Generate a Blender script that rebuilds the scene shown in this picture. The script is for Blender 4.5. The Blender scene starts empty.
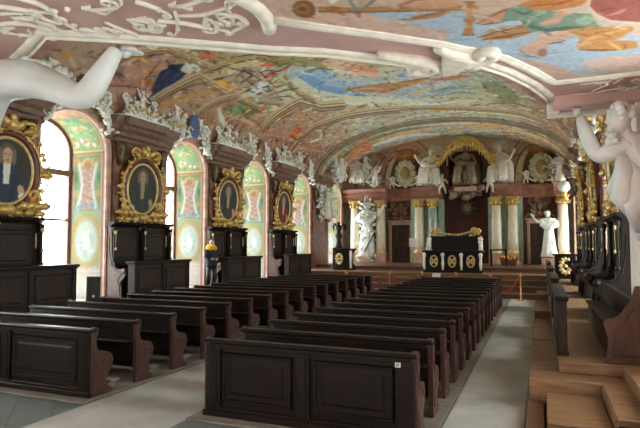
import bpy, bmesh, math, random
import numpy as np
from mathutils import Vector, Matrix, Euler
PI = math.pi
SC = bpy.context.scene
COL = SC.collection
random.seed(7)
V = Vector

# ---------------------------------------------------------------- helpers
def lin(c):
    c = np.asarray(c, float) / 255.0
    return np.where(c <= 0.04045, c / 12.92, ((c + 0.055) / 1.055) ** 2.4)

def L4(c):
    a = lin(c)
    return (float(a[0]), float(a[1]), float(a[2]), 1.0)

class MB:
    """collects faces and links them as one mesh object"""
    def __init__(s):
        s.v = []; s.f = []; s.sm = []
    def add(s, vs, fs, smooth=False, M=None):
        o = len(s.v)
        if M is not None:
            vs = [M @ V(p) for p in vs]
        s.v += [tuple(p) for p in vs]
        s.f += [tuple(i + o for i in f) for f in fs]
        s.sm += [smooth] * len(fs)
        return s
    def box(s, x0, y0, z0, x1, y1, z1, b=0.0, M=None):
        if x0 > x1: x0, x1 = x1, x0
        if y0 > y1: y0, y1 = y1, y0
        if z0 > z1: z0, z1 = z1, z0
        b = min(b, (x1 - x0) * .45, (y1 - y0) * .45, (z1 - z0) * .45)
        if b <= 0:
            vs = [(x, y, z) for z in (z0, z1) for y in (y0, y1) for x in (x0, x1)]
            fs = [(0, 2, 3, 1), (4, 5, 7, 6), (0, 1, 5, 4), (2, 6, 7, 3), (0, 4, 6, 2), (1, 3, 7, 5)]
            return s.add(vs, fs, False, M)
        # chamfered box
        vs = []; idx = {}
        X = (x0, x1); Y = (y0, y1); Z = (z0, z1)
        for i in (0, 1):
            for j in (0, 1):
                for k in (0, 1):
                    dx = b if i == 0 else -b; dy = b if j == 0 else -b; dz = b if k == 0 else -b
                    idx[i, j, k, 0] = len(vs); vs.append((X[i], Y[j] + dy, Z[k] + dz))
                    idx[i, j, k, 1] = len(vs); vs.append((X[i] + dx, Y[j], Z[k] + dz))
                    idx[i, j, k, 2] = len(vs); vs.append((X[i] + dx, Y[j] + dy, Z[k]))
        fs = []
        for i in (0, 1):
            q = [idx[i, 0, 0, 0], idx[i, 1, 0, 0], idx[i, 1, 1, 0], idx[i, 0, 1, 0]]; fs.append(q if i else q[::-1])
            q = [idx[0, i, 0, 1], idx[1, i, 0, 1], idx[1, i, 1, 1], idx[0, i, 1, 1]]; fs.append(q[::-1] if i else q)
            q = [idx[0, 0, i, 2], idx[1, 0, i, 2], idx[1, 1, i, 2], idx[0, 1, i, 2]]; fs.append(q if i else q[::-1])
        for i in (0, 1):
            for j in (0, 1):
                fs.append([idx[i, j, 0, 0], idx[i, j, 1, 0], idx[i, j, 1, 1], idx[i, j, 0, 1]])
                fs.append([idx[i, 0, j, 0], idx[i, 1, j, 0], idx[i, 1, j, 2], idx[i, 0, j, 2]])
                fs.append([idx[0, i, j, 1], idx[1, i, j, 1], idx[1, i, j, 2], idx[0, i, j, 2]])
                for k in (0, 1):
                    fs.append([idx[i, j, k, 0], idx[i, j, k, 1], idx[i, j, k, 2]])
        return s.add(vs, fs, False, M)
    def prism(s, poly, a, b, axis='x', M=None, smooth=False):
        """poly in the two other axes (in xyz order), extruded a..b along axis"""
        def P(p, t):
            if axis == 'x': return (t, p[0], p[1])
            if axis == 'y': return (p[0], t, p[1])
            return (p[0], p[1], t)
        n = len(poly)
        vs = [P(p, a) for p in poly] + [P(p, b) for p in poly]
        fs = [tuple(range(n))[::-1], tuple(range(n, 2 * n))]
        fs += [(i, (i + 1) % n, n + (i + 1) % n, n + i) for i in range(n)]
        return s.add(vs, fs, smooth, M)
    def tube(s, pts, r, n=7, M=None, flat=1.0, up=None, cap=True, smooth=True):
        pts = [V(p) for p in pts]; m = len(pts)
        if not hasattr(r, '__len__'): r = [r] * m
        vs = []; fs = []
        prev = None
        for i, p in enumerate(pts):
            t = (pts[min(i + 1, m - 1)] - pts[max(i - 1, 0)])
            if t.length < 1e-9: t = V((0, 0, 1))
            t.normalize()
            if up is not None:
                a = V(up) - t * t.dot(V(up))
            elif prev is not None:
                a = prev - t * t.dot(prev)
            else:
                a = V((0, 0, 1)) - t * t.z
                if a.length < .1: a = V((1, 0, 0)) - t * t.x
            if a.length < 1e-6: a = t.orthogonal()
            a.normalize(); b = t.cross(a); prev = a
            for k in range(n):
                w = 2 * PI * k / n
                vs.append(p + a * (math.cos(w) * r[i] * flat) + b * (math.sin(w) * r[i]))
        for i in range(m - 1):
            for k in range(n):
                k2 = (k + 1) % n
                fs.append((i * n + k, i * n + k2, (i + 1) * n + k2, (i + 1) * n + k))
        if cap:
            fs.append(tuple(range(n))[::-1]); fs.append(tuple(range((m - 1) * n, m * n)))
        return s.add(vs, fs, smooth, M)
    def lathe(s, prof, c=(0, 0, 0), n=14, M=None, smooth=True):
        vs = []; fs = []
        for r, z in prof:
            for k in range(n):
                w = 2 * PI * k / n
                vs.append((c[0] + r * math.cos(w), c[1] + r * math.sin(w), c[2] + z))
        for i in range(len(prof) - 1):
            for k in range(n):
                k2 = (k + 1) % n
                fs.append((i * n + k, i * n + k2, (i + 1) * n + k2, (i + 1) * n + k))
        fs.append(tuple(range(n))[::-1]); fs.append(tuple(range((len(prof) - 1) * n, len(prof) * n)))
        return s.add(vs, fs, smooth, M)
    def blob(s, c, r, R=None, n=9, m=6, M=None):
        if not hasattr(r, '__len__'): r = (r, r, r)
        vs = [(0, 0, -1)]; fs = []
        for i in range(1, m):
            f = -PI / 2 + PI * i / m
            for k in range(n):
                w = 2 * PI * k / n
                vs.append((math.cos(f) * math.cos(w), math.cos(f) * math.sin(w), math.sin(f)))
        vs.append((0, 0, 1)); e = len(vs) - 1
        for k in range(n):
            k2 = (k + 1) % n
            fs.append((0, 1 + k2, 1 + k)); fs.append((e, e - n + k, e - n + k2))
            for i in range(m - 2):
                a = 1 + i * n
                fs.append((a + k, a + k2, a + n + k2, a + n + k))
        T = Matrix.Translation(V(c)) @ (R.to_4x4() if R is not None else Matrix.Identity(4)) @ Matrix.Diagonal((r[0], r[1], r[2], 1))
        if M is not None: T = M @ T
        return s.add(vs, fs, True, T)
    def build(s, name, mat, parent=None, off=None):
        me = bpy.data.meshes.new(name)
        vs = s.v
        ob_loc = None
        if parent is None and off is None and vs:
            a = np.array(vs); ob_loc = ((a[:, 0].min() + a[:, 0].max()) / 2, (a[:, 1].min() + a[:, 1].max()) / 2, a[:, 2].min())
            off = ob_loc
        if off is not None:
            vs = [(p[0] - off[0], p[1] - off[1], p[2] - off[2]) for p in vs]
        me.from_pydata(vs, [], s.f)
        me.polygons.foreach_set('use_smooth', s.sm)
        me.update()
        bm = bmesh.new(); bm.from_mesh(me); bmesh.ops.recalc_face_normals(bm, faces=bm.faces); bm.to_mesh(me); bm.free()
        me.materials.append(mat)
        o = bpy.data.objects.new(name, me); COL.objects.link(o)
        if parent is not None: o.parent = parent
        elif ob_loc is not None: o.location = ob_loc
        return o

def tag(o, label=None, cat=None, group=None, kind=None):
    if label: o['label'] = label
    if cat: o['category'] = cat
    if group: o['group'] = group
    if kind: o['kind'] = kind
    return o

def thing(name, label, cat, loc=(0, 0, 0), rz=0.0, group=None):
    o = bpy.data.objects.new(name, None); COL.objects.link(o)
    o.empty_display_size = .2
    o.location = loc; o.rotation_euler = (0, 0, rz)
    return tag(o, label, cat, group)

def struct(o, label=None):
    o['kind'] = 'structure'
    if label: o['label'] = label
    return o

def structroot(name, loc, rz=0.0, label=None):
    o = bpy.data.objects.new(name, None); COL.objects.link(o)
    o.location = loc; o.rotation_euler = (0, 0, rz); o['kind'] = 'structure'
    if label: o['label'] = label
    return o

def dup(root, loc, rz=None, label=None, group=None, scale=None):
    """a copy of a thing with copies of its parts and sub-parts"""
    def cp(o, par):
        c = o.copy(); COL.objects.link(c)
        if par is not None: c.parent = par
        for ch in list(o.children): cp(ch, c)
        return c
    r = cp(root, None)
    r.location = loc
    if rz is not None: r.rotation_euler = (0, 0, rz)
    if scale is not None: r.scale = scale
    if label: r['label'] = label
    if group: r['group'] = group
    return r

def RZ(a): return Matrix.Rotation(a, 4, 'Z')
def TR(x, y, z): return Matrix.Translation((x, y, z))

# ---------------------------------------------------------------- painted canvases (frescoes, portraits)
class Canvas:
    def __init__(s, x0, x1, y0, y1, w, h, col):
        s.x0, s.x1, s.y0, s.y1, s.w, s.h = x0, x1, y0, y1, w, h
        s.X, s.Y = np.meshgrid(np.linspace(x0, x1, w), np.linspace(y0, y1, h))
        s.a = np.empty((h, w, 3)); s.a[:] = col
    def win(s, xa, xb, ya, yb):
        fx = (s.w - 1) / (s.x1 - s.x0); fy = (s.h - 1) / (s.y1 - s.y0)
        i0 = max(0, int((xa - s.x0) * fx) - 1); i1 = min(s.w, int((xb - s.x0) * fx) + 3)
        j0 = max(0, int((ya - s.y0) * fy) - 1); j1 = min(s.h, int((yb - s.y0) * fy) + 3)
        if i1 <= i0 or j1 <= j0: return None
        return slice(j0, j1), slice(i0, i1)
    def put(s, w, m, col):
        m = m[..., None]
        s.a[w] = s.a[w] * (1 - m) + np.asarray(col, float) * m
    def ell(s, cx, cy, rx, ry, col, rot=0.0, soft=.2, op=1.0):
        R = max(rx, ry) * 1.3
        w = s.win(cx - R, cx + R, cy - R, cy + R)
        if w is None: return
        dx = s.X[w] - cx; dy = s.Y[w] - cy; c, n = math.cos(rot), math.sin(rot)
        d = np.sqrt(((dx * c + dy * n) / rx) ** 2 + ((-dx * n + dy * c) / ry) ** 2)
        s.put(w, np.clip((1 + soft / 2 - d) / soft, 0, 1) * op, col)
    def ring(s, cx, cy, rx, ry, t, col):
        R = max(rx, ry) + 2 * t
        w = s.win(cx - R, cx + R, cy - R, cy + R)
        if w is None: return
        d = np.sqrt(((s.X[w] - cx) / rx) ** 2 + ((s.Y[w] - cy) / ry) ** 2)
        e = np.abs(d - 1) * min(rx, ry)
        s.put(w, np.clip((t - e) / (t * .5), 0, 1), col)
    def line(s, pts, wd, col, op=1.0, soft=.35, taper=False):
        n = len(pts) - 1
        for k in range(n):
            (ax, ay), (bx, by) = pts[k], pts[k + 1]
            w0 = wd
            w = s.win(min(ax, bx) - w0, max(ax, bx) + w0, min(ay, by) - w0, max(ay, by) + w0)
            if w is None: continue
            dx, dy = bx - ax, by - ay; q = dx * dx + dy * dy + 1e-12
            t = np.clip(((s.X[w] - ax) * dx + (s.Y[w] - ay) * dy) / q, 0, 1)
            d = np.hypot(s.X[w] - ax - t * dx, s.Y[w] - ay - t * dy)
            ww = w0 / 2
            if taper:
                g = (k + t) / n; ww = ww * (1.05 - np.abs(2 * g - 1) ** 2)
            s.put(w, np.clip((ww - d) / (w0 / 2 * soft) + .5, 0, 1) * op, col)
    def poly(s, pts, col, op=1.0):
        xs = [p[0] for p in pts]; ys = [p[1] for p in pts]
        w = s.win(min(xs), max(xs), min(ys), max(ys))
        if w is None: return
        X, Y = s.X[w], s.Y[w]; ins = np.zeros(X.shape, bool)
        for i in range(len(pts)):
            (ax, ay), (bx, by) = pts[i], pts[i - 1]
            cnd = (ay > Y) != (by > Y)
            ins ^= cnd & (X < (bx - ax) * (Y - ay) / ((by - ay) or 1e-9) + ax)
        s.put(w, ins * op, col)
    def blur(s, k=1):
        for _ in range(k):
            p = np.pad(s.a, ((1, 1), (1, 1), (0, 0)), 'edge')
            s.a = (p[1:-1, 1:-1] * 4 + p[:-2, 1:-1] + p[2:, 1:-1] + p[1:-1, :-2] + p[1:-1, 2:]) / 8

def painted_mesh(name, cv, P, mat, parent=None, keep=None):
    """a grid surface carrying the canvas as its painting; P(x, y arrays) -> x, y, z arrays"""
    x, y, z = P(cv.X, cv.Y)
    h, w = cv.h, cv.w
    vs = np.stack([x, y, z], -1).reshape(-1, 3)
    I = np.arange(h * w).reshape(h, w)
    F = np.stack([I[:-1, :-1], I[:-1, 1:], I[1:, 1:], I[1:, :-1]], -1).reshape(-1, 4)
    if keep is not None:
        k = keep(cv.X, cv.Y)
        kk = (k[:-1, :-1] & k[:-1, 1:] & k[1:, 1:] & k[1:, :-1]).reshape(-1)
        F = F[kk]
    me = bpy.data.meshes.new(name)
    me.from_pydata(vs.tolist(), [], F.tolist())
    me.polygons.foreach_set('use_smooth', [True] * len(me.polygons))
    at = me.color_attributes.new('Paint', 'FLOAT_COLOR', 'POINT')
    c = np.ones((h * w, 4)); c[:, :3] = lin(np.clip(cv.a, 0, 255)).reshape(-1, 3)
    at.data.foreach_set('color', c.reshape(-1).astype(np.float32))
    me.update(); me.materials.append(mat)
    o = bpy.data.objects.new(name, me); COL.objects.link(o)
    if parent is not None: o.parent = parent
    return o

# ---------------------------------------------------------------- materials
def nt(name):
    m = bpy.data.materials.new(name); m.use_nodes = True
    t = m.node_tree; b = t.nodes['Principled BSDF']
    return m, t, b

def mat(name, c1, c2=None, rough=.5, metal=0.0, scale=4.0, bump=0.0, bscale=30.0, stretch=(1, 1, 1), spec=.5, coat=0.0):
    m, t, b = nt(name)
    c2 = c2 or tuple(min(255, x * .8) for x in c1)
    tc = t.nodes.new('ShaderNodeTexCoord'); mp = t.nodes.new('ShaderNodeMapping'); mp.inputs['Scale'].default_value = stretch
    t.links.new(tc.outputs['Object'], mp.inputs['Vector'])
    n = t.nodes.new('ShaderNodeTexNoise'); n.inputs['Scale'].default_value = scale; n.inputs['Detail'].default_value = 5
    t.links.new(mp.outputs[0], n.inputs['Vector'])
    r = t.nodes.new('ShaderNodeValToRGB'); r.color_ramp.elements[0].position = .35; r.color_ramp.elements[1].position = .65
    r.color_ramp.elements[0].color = L4(c2); r.color_ramp.elements[1].color = L4(c1)
    t.links.new(n.outputs['Fac'], r.inputs[0]); t.links.new(r.outputs[0], b.inputs['Base Color'])
    b.inputs['Roughness'].default_value = rough; b.inputs['Metallic'].default_value = metal
    b.inputs['Specular IOR Level'].default_value = spec
    if coat: b.inputs['Coat Weight'].default_value = coat
    if bump:
        n2 = t.nodes.new('ShaderNodeTexNoise'); n2.inputs['Scale'].default_value = bscale; n2.inputs['Detail'].default_value = 4
        t.links.new(mp.outputs[0], n2.inputs['Vector'])
        bp = t.nodes.new('ShaderNodeBump'); bp.inputs['Strength'].default_value = bump; bp.inputs['Distance'].default_value = .02
        t.links.new(n2.outputs['Fac'], bp.inputs['Height']); t.links.new(bp.outputs[0], b.inputs['Normal'])
    return m

def paint_mat(name, rough=.75, grain=.18, bump=.15, scale=9):
    m, t, b = nt(name)
    a = t.nodes.new('ShaderNodeAttribute'); a.attribute_name = 'Paint'
    tc = t.nodes.new('ShaderNodeTexCoord')
    n = t.nodes.new('ShaderNodeTexNoise'); n.inputs['Scale'].default_value = scale; n.inputs['Detail'].default_value = 6
    t.links.new(tc.outputs['Object'], n.inputs['Vector'])
    mr = t.nodes.new('ShaderNodeMapRange'); mr.inputs[3].default_value = 1 - grain; mr.inputs[4].default_value = 1 + grain
    mr.inputs[1].default_value = .3; mr.inputs[2].default_value = .7
    t.links.new(n.outputs['Fac'], mr.inputs[0])
    mx = t.nodes.new('ShaderNodeVectorMath'); mx.operation = 'MULTIPLY'
    t.links.new(a.outputs['Color'], mx.inputs[0]); t.links.new(mr.outputs[0], mx.inputs[1])
    t.links.new(mx.outputs[0], b.inputs['Base Color'])
    b.inputs['Roughness'].default_value = rough
    if bump:
        bp = t.nodes.new('ShaderNodeBump'); bp.inputs['Strength'].default_value = bump; bp.inputs['Distance'].default_value = .01
        t.links.new(n.outputs['Fac'], bp.inputs['Height']); t.links.new(bp.outputs[0], b.inputs['Normal'])
    return m

M = {}
M['pew'] = mat('dark_pew_wood', (36, 22, 14), (22, 13, 8), .36, scale=3, stretch=(1, 9, 9), bump=.08, bscale=20, spec=.25)
M['pewend'] = mat('red_brown_pew_wood', (82, 54, 46), (56, 35, 29), .38, scale=3, stretch=(6, 6, 1.2), bump=.1, bscale=18)
M['stall'] = mat('dark_stall_oak', (52, 36, 27), (36, 23, 16), .5, scale=3, stretch=(6, 6, 1), bump=.12, bscale=22, spec=.28)
M['stalldk'] = mat('black_brown_oak', (32, 21, 16), (22, 14, 10), .46, scale=3, stretch=(6, 6, 1), bump=.12, bscale=22, spec=.28)
M['stallred'] = mat('red_brown_oak', (92, 60, 48), (68, 43, 34), .42, scale=3, stretch=(6, 6, 1), bump=.1, bscale=22)
M['plank'] = mat('honey_floor_wood', (138, 104, 72), (108, 78, 51), .5, scale=2.2, stretch=(1, 10, 10), bump=.08, bscale=20)
M['plankdk'] = mat('brown_step_wood', (118, 82, 56), (90, 60, 40), .45, scale=2.2, stretch=(1, 9, 9), bump=.1, bscale=20)
M['palewood'] = mat('pale_board_wood', (134, 124, 110), (108, 98, 86), .6, scale=3, stretch=(1, 8, 8), bump=.1)
M['carpet'] = mat('grey_carpet', (184, 182, 174), (160, 159, 152), .95, scale=1.4, bump=.25, bscale=260, spec=.1)
M['gold'] = mat('gilding', (240, 210, 136), (194, 148, 74), .28, .38, scale=9, bump=.5, bscale=22)
M['goldpale'] = mat('pale_gilding', (236, 214, 160), (206, 178, 118), .38, .4, scale=9, bump=.4, bscale=22)
M['brass'] = mat('brass', (190, 150, 90), (160, 120, 66), .35, .9)
M['redframe'] = mat('red_brown_frame', (116, 58, 40), (84, 40, 28), .35, scale=5, bump=.1)
M['stucco'] = mat('white_stucco', (244, 239, 226), (226, 220, 206), .6, scale=6, bump=.3, bscale=14)
M['stuccob'] = mat('cool_white_stucco', (246, 247, 241), (226, 229, 221), .6, scale=6, bump=.3, bscale=14)
M['statue'] = mat('white_statue_plaster', (226, 228, 228), (210, 210, 207), .42, scale=3, bump=.12, bscale=9)
M['statuebr'] = mat('grey_brown_statue_plaster', (150, 132, 110), (118, 100, 82), .55, scale=4, bump=.2, bscale=14)
M['pink'] = mat('pink_plaster', (212, 178, 172), (202, 166, 160), .8, scale=2.5, bump=.06)
M['pinkwall'] = mat('pink_brown_marbling', (206, 166, 150), (176, 132, 116), .5, scale=3.5, bump=.05)
M['brownwall'] = mat('brown_wall_marbling', (150, 112, 96), (112, 80, 66), .5, scale=4, bump=.06)
M['corn'] = mat('brown_cornice_marbling', (146, 114, 98), (106, 78, 66), .5, scale=6, stretch=(3, 1, 5), bump=.1)
M['redmarble'] = mat('red_marbling', (176, 124, 104), (142, 94, 78), .4, scale=3.2, bump=.05)
M['darkred'] = mat('dark_red_wall', (86, 44, 38), (64, 30, 27), .6, scale=2.5, bump=.05)
M['cream'] = mat('cream_marbling', (244, 236, 220), (226, 208, 180), .35, scale=3, stretch=(2, 2, .6))
M['green'] = mat('green_marbling', (176, 194, 180), (132, 160, 146), .3, scale=4, stretch=(2, 2, .6))
M['pinkstone'] = mat('pinkish_stone', (206, 168, 148), (186, 146, 126), .5, scale=4, bump=.05)
M['door'] = mat('brown_door_wood', (72, 42, 28), (52, 29, 19), .4, scale=3, stretch=(6, 6, 1), bump=.1)
M['frame'] = mat('brown_window_frame', (142, 104, 92), (122, 86, 76), .5)
M['white'] = mat('white_plaster_wall', (236, 228, 220), (226, 216, 208), .75, scale=2)
M['black'] = mat('black_plastic', (20, 20, 22), (15, 15, 17), .45)
M['paper'] = mat('white_paper', (240, 238, 232), (232, 230, 224), .7)
M['rope'] = mat('red_rope', (170, 30, 34), (130, 20, 26), .7, scale=20, bump=.3, bscale=60)
M['blue'] = mat('slate_blue_panel', (92, 112, 158), (72, 92, 138), .6, scale=4)
M['olive'] = mat('bronzed_olive', (112, 96, 62), (72, 60, 38), .4, .4, scale=8, bump=.3)
M['shell'] = mat('cream_green_shell', (206, 202, 172), (180, 172, 140), .5, scale=5)
M['ochre'] = mat('ochre_field', (176, 152, 98), (146, 120, 72), .5, scale=6)
M['rib'] = mat('painted_rib_stone', (176, 166, 138), (150, 134, 106), .6, scale=3)
M['fresco'] = paint_mat('fresco_paint', .8, .12, .1, 14)
M['oil'] = paint_mat('oil_paint', .6, .08, .05, 20)
M['yellow'] = mat('yellow_cloth', (232, 176, 40), (214, 150, 26), .8, scale=20)
M['navy'] = mat('dark_navy_cloth', (40, 44, 58), (28, 30, 42), .85, scale=20)
M['skin'] = mat('skin', (214, 168, 142), (200, 150, 124), .55)
M['greyhair'] = mat('greyish_pink_hair', (190, 160, 156), (166, 140, 138), .8, scale=20)
# tile floor
def tile_mat():
    m, t, b = nt('stone_floor_tiles')
    tc = t.nodes.new('ShaderNodeTexCoord')
    mp = t.nodes.new('ShaderNodeMapping'); mp.inputs['Rotation'].default_value = (0, 0, PI / 4); mp.inputs['Scale'].default_value = (2.2, 2.2, 2.2)
    t.links.new(tc.outputs['Object'], mp.inputs[0])
    br = t.nodes.new('ShaderNodeTexBrick'); br.offset = 0; br.inputs['Scale'].default_value = 1
    br.inputs['Brick Width'].default_value = 1; br.inputs['Row Height'].default_value = 1; br.inputs['Mortar Size'].default_value = .012
    br.inputs['Color1'].default_value = L4((112, 120, 112)); br.inputs['Color2'].default_value = L4((92, 100, 96)); br.inputs['Mortar'].default_value = L4((66, 68, 64))
    t.links.new(mp.outputs[0], br.inputs[0]); t.links.new(br.outputs[0], b.inputs['Base Color'])
    b.inputs['Roughness'].default_value = .5
    return m
M['tiles'] = tile_mat()

def glass_mat():
    m = bpy.data.materials.new('window_glass'); m.use_nodes = True
    t = m.node_tree; t.nodes.clear()
    o = t.nodes.new('ShaderNodeOutputMaterial'); tr = t.nodes.new('ShaderNodeBsdfTransparent'); g = t.nodes.new('ShaderNodeBsdfGlossy')
    n = t.nodes.new('ShaderNodeTexNoise'); n.inputs['Scale'].default_value = 3
    r = t.nodes.new('ShaderNodeMapRange'); r.inputs[3].default_value = .9; r.inputs[4].default_value = .97
    t.links.new(n.outputs['Fac'], r.inputs[0]); t.links.new(r.outputs[0], tr.inputs[0])
    g.inputs['Roughness'].default_value = .08
    mx = t.nodes.new('ShaderNodeMixShader'); mx.inputs[0].default_value = .05
    t.links.new(tr.outputs[0], mx.inputs[1]); t.links.new(g.outputs[0], mx.inputs[2]); t.links.new(mx.outputs[0], o.inputs[0])
    return m
M['glass'] = glass_mat()

# ---------------------------------------------------------------- ornament
def scroll(p0, ang, length, turns, r, n=None, side=1, bend=0.0):
    """2D path: a gently bent stem that winds into a spiral; returns points and radii"""
    pts = []; rad = []
    x, y = p0; a = ang
    k = 7
    for i in range(k):
        pts.append((x, y)); rad.append(r * (.55 + .45 * i / k))
        a += side * bend / k; x += math.cos(a) * length / k; y += math.sin(a) * length / k
    R = length * .32; tot = turns * 2 * PI; m = max(8, int(turns * 12)); st = tot / m
    for i in range(m + 1):
        pts.append((x, y)); rad.append(r * (1 - .55 * i / m))
        q = R * (1 - .8 * i / m)
        x += math.cos(a) * q * st; y += math.sin(a) * q * st; a += side * st
    return pts, rad

def curl(mb, plane, p0, ang, length, turns=1.0, r=.03, side=1, bend=.4, n=6, flat=1.0):
    """plane: function (a, b) -> 3D point"""
    pts, rad = scroll(p0, ang, length, turns, r, side=side, bend=bend)
    mb.tube([plane(*p) for p in pts], rad, n)
    q = pts[-1]
    mb.blob(plane(*q), r * .9, n=6, m=4)

def leaf(mb, plane3, c, ang, ln, wd, th=.03, lift=.0):
    """a curled acanthus leaf lying in the plane: plane3(a, b, h) -> 3D"""
    ca, sa = math.cos(ang), math.sin(ang)
    K = 6; vs = []; fs = []
    for i in range(K + 1):
        t = i / K
        w = wd * math.sin(PI * min(1, t * .88 + .12)) ** .8 * (1 + .18 * math.sin(t * 16))
        h = lift + th * (math.sin(PI * t) + .9 * t * t * t)
        for sgn in (-1, 0, 1):
            a = c[0] + ca * ln * t - sa * w * sgn; b = c[1] + sa * ln * t + ca * w * sgn
            vs.append(plane3(a, b, h + (th * .9 if sgn == 0 else 0)))
    for i in range(K):
        for s_ in (0, 1):
            fs.append((i * 3 + s_, i * 3 + s_ + 1, (i + 1) * 3 + s_ + 1, (i + 1) * 3 + s_))
    # thickness: underside
    o = len(vs)
    for i in range(K + 1):
        for sgn in (-1, 1):
            a, b = vs[i * 3 + (0 if sgn < 0 else 2)][0:2], 0
        vs.append(plane3(c[0] + ca * ln * i / K, c[1] + sa * ln * i / K, lift - th * .25))
    for i in range(K):
        fs.append((i * 3, (i + 1) * 3, o + i + 1, o + i)); fs.append((i * 3 + 2, o + i, o + i + 1, (i + 1) * 3 + 2))
    mb.add(vs, fs, True)

# ---------------------------------------------------------------- figures
def skin_mesh(vs, es, rs, lev=1, root=0):
    me = bpy.data.meshes.new('skin_tmp'); me.from_pydata(vs, es, []); me.update()
    o = bpy.data.objects.new('skin_tmp', me); COL.objects.link(o)
    md = o.modifiers.new('Skin', 'SKIN'); md.use_smooth_shade = True; md.branch_smoothing = .6
    if not me.skin_vertices:
        bpy.context.view_layer.objects.active = o
        me.attributes  # layer is created with the modifier below
    sl = me.skin_vertices[0] if me.skin_vertices else None
    if sl is None:
        bm = bmesh.new(); bm.from_mesh(me); bm.verts.layers.skin.verify(); bm.to_mesh(me); bm.free(); sl = me.skin_vertices[0]
    for i, r in enumerate(rs):
        rr = r if hasattr(r, '__len__') else (r, r)
        sl.data[i].radius = rr; sl.data[i].use_root = (i == root)
    if lev:
        sb = o.modifiers.new('Sub', 'SUBSURF'); sb.levels = lev; sb.render_levels = lev
    bpy.context.view_layer.update()
    dg = bpy.context.evaluated_depsgraph_get(); ev = o.evaluated_get(dg); m2 = ev.to_mesh()
    V_ = [tuple(v.co) for v in m2.vertices]; F_ = [tuple(p.vertices) for p in m2.polygons]
    ev.to_mesh_clear(); bpy.data.objects.remove(o); bpy.data.meshes.remove(me)
    return V_, F_

def figure(pose, slim=1.0, lev=1, hair=True):
    """a human figure about 1.8 tall facing -Y; pose overrides joints"""
    J = dict(pel=(0, 0, .95), waist=(0, 0, 1.12), chest=(0, 0, 1.34), neck=(0, 0, 1.5), head=(0, -.02, 1.6), top=(0, -.02, 1.71),
             shL=(-.19, 0, 1.43), elL=(-.26, .02, 1.15), wrL=(-.27, -.08, .92), haL=(-.27, -.11, .82),
             shR=(.19, 0, 1.43), elR=(.26, .02, 1.15), wrR=(.27, -.08, .92), haR=(.27, -.11, .82),
             hiL=(-.1, 0, .88), knL=(-.12, -.03, .5), anL=(-.12, .02, .09), toL=(-.13, -.14, .04),
             hiR=(.1, 0, .88), knR=(.12, -.03, .5), anR=(.12, .02, .09), toR=(.13, -.14, .04))
    J.update(pose)
    R = dict(pel=.135, waist=.115, chest=.15, neck=.055, head=.09, top=.07, shL=.07, elL=.05, wrL=.034, haL=.035, shR=.07, elR=.05, wrR=.034, haR=.035,
             hiL=.098, knL=.066, anL=.044, toL=.035, hiR=.098, knR=.066, anR=.044, toR=.035)
    ks = list(J); ix = {k: i for i, k in enumerate(ks)}
    E = [('pel', 'waist'), ('waist', 'chest'), ('chest', 'neck'), ('neck', 'head'), ('head', 'top'),
         ('chest', 'shL'), ('shL', 'elL'), ('elL', 'wrL'), ('wrL', 'haL'), ('chest', 'shR'), ('shR', 'elR'), ('elR', 'wrR'), ('wrR', 'haR'),
         ('pel', 'hiL'), ('hiL', 'knL'), ('knL', 'anL'), ('anL', 'toL'), ('pel', 'hiR'), ('hiR', 'knR'), ('knR', 'anR'), ('anR', 'toR')]
    vs, fs = skin_mesh([J[k] for k in ks], [(ix[a], ix[b]) for a, b in E], [R[k] * slim for k in ks], lev)
    mb = MB(); mb.add(vs, fs, True)
    h = V(J['head']); u = (V(J['top']) - h).normalized()
    mb.blob(h + u * .03 + V((0, -.01, 0)), (.085, .1, .12))            # skull
    mb.blob(h + V((0, -.105, .015)), (.016, .03, .03))                 # nose
    for sx in (-1, 1):
        mb.blob(h + V((.075 * sx, -.0, .02)), (.02, .03, .035), n=6, m=4)
    if hair:
        for i in range(9):
            a = i / 9 * 2 * PI
            mb.blob(h + u * .1 + V((math.cos(a) * .075, math.sin(a) * .08 + .015, -.02)), .042, n=6, m=4)
    for k in ('L', 'R'):                                                # fingers
        w = V(J['wr' + k]); g = V(J['ha' + k]); d = (g - w).normalized(); sd = d.cross(V((0, 1, .2))).normalized()
        for q, ln in ((-.027, .075), (-.009, .088), (.009, .083), (.027, .065)):
            mb.tube([g + sd * q - d * .01, g + sd * q + d * ln * .55, g + sd * q * 1.1 + d * ln], [.012, .011, .008], 5)
        mb.tube([w + d * .03 + sd * .03, w + d * .07 + sd * .06, w + d * .1 + sd * .062], [.014, .012, .009], 5)
    return mb

def robe(mb, z0, z1, r0, r1, n=22, seed=0, lean=(0, 0), fold=.18, cx=0, cy=0):
    """falling folded drapery"""
    rg = random.Random(seed); ph = [rg.random() * 6 for _ in range(3)]
    vs = []; fs = []; K = 7
    for i in range(K + 1):
        t = i / K; z = z0 + (z1 - z0) * t; r = r0 + (r1 - r0) * t ** .8
        for k in range(n):
            w = 2 * PI * k / n
            f = 1 + fold * (1 - t) * (math.sin(w * 5 + ph[0] + t * 2) * .6 + math.sin(w * 8 + ph[1]) * .4)
            vs.append((cx + lean[0] * (1 - t) + r * f * math.cos(w), cy + lean[1] * (1 - t) + r * f * .85 * math.sin(w), z))
    for i in range(K):
        for k in range(n):
            k2 = (k + 1) % n
            fs.append((i * n + k, i * n + k2, (i + 1) * n + k2, (i + 1) * n + k))
    fs.append(tuple(range(n))[::-1]); fs.append(tuple(range(K * n, K * n + n)))
    mb.add(vs, fs, True)

def swag(mb, pts, r, seed=0):
    """a flying piece of cloth"""
    rg = random.Random(seed)
    pts = [V(p) for p in pts]; k = len(pts)
    for o in (-.8, 0, .8):
        mb.tube([p + V((rg.uniform(-.02, .02), o * r * .6, o * r * .5)) for p in pts], [r * (.45 + .55 * math.sin(PI * (i + .4) / k)) for i in range(k)], 7)

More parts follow.
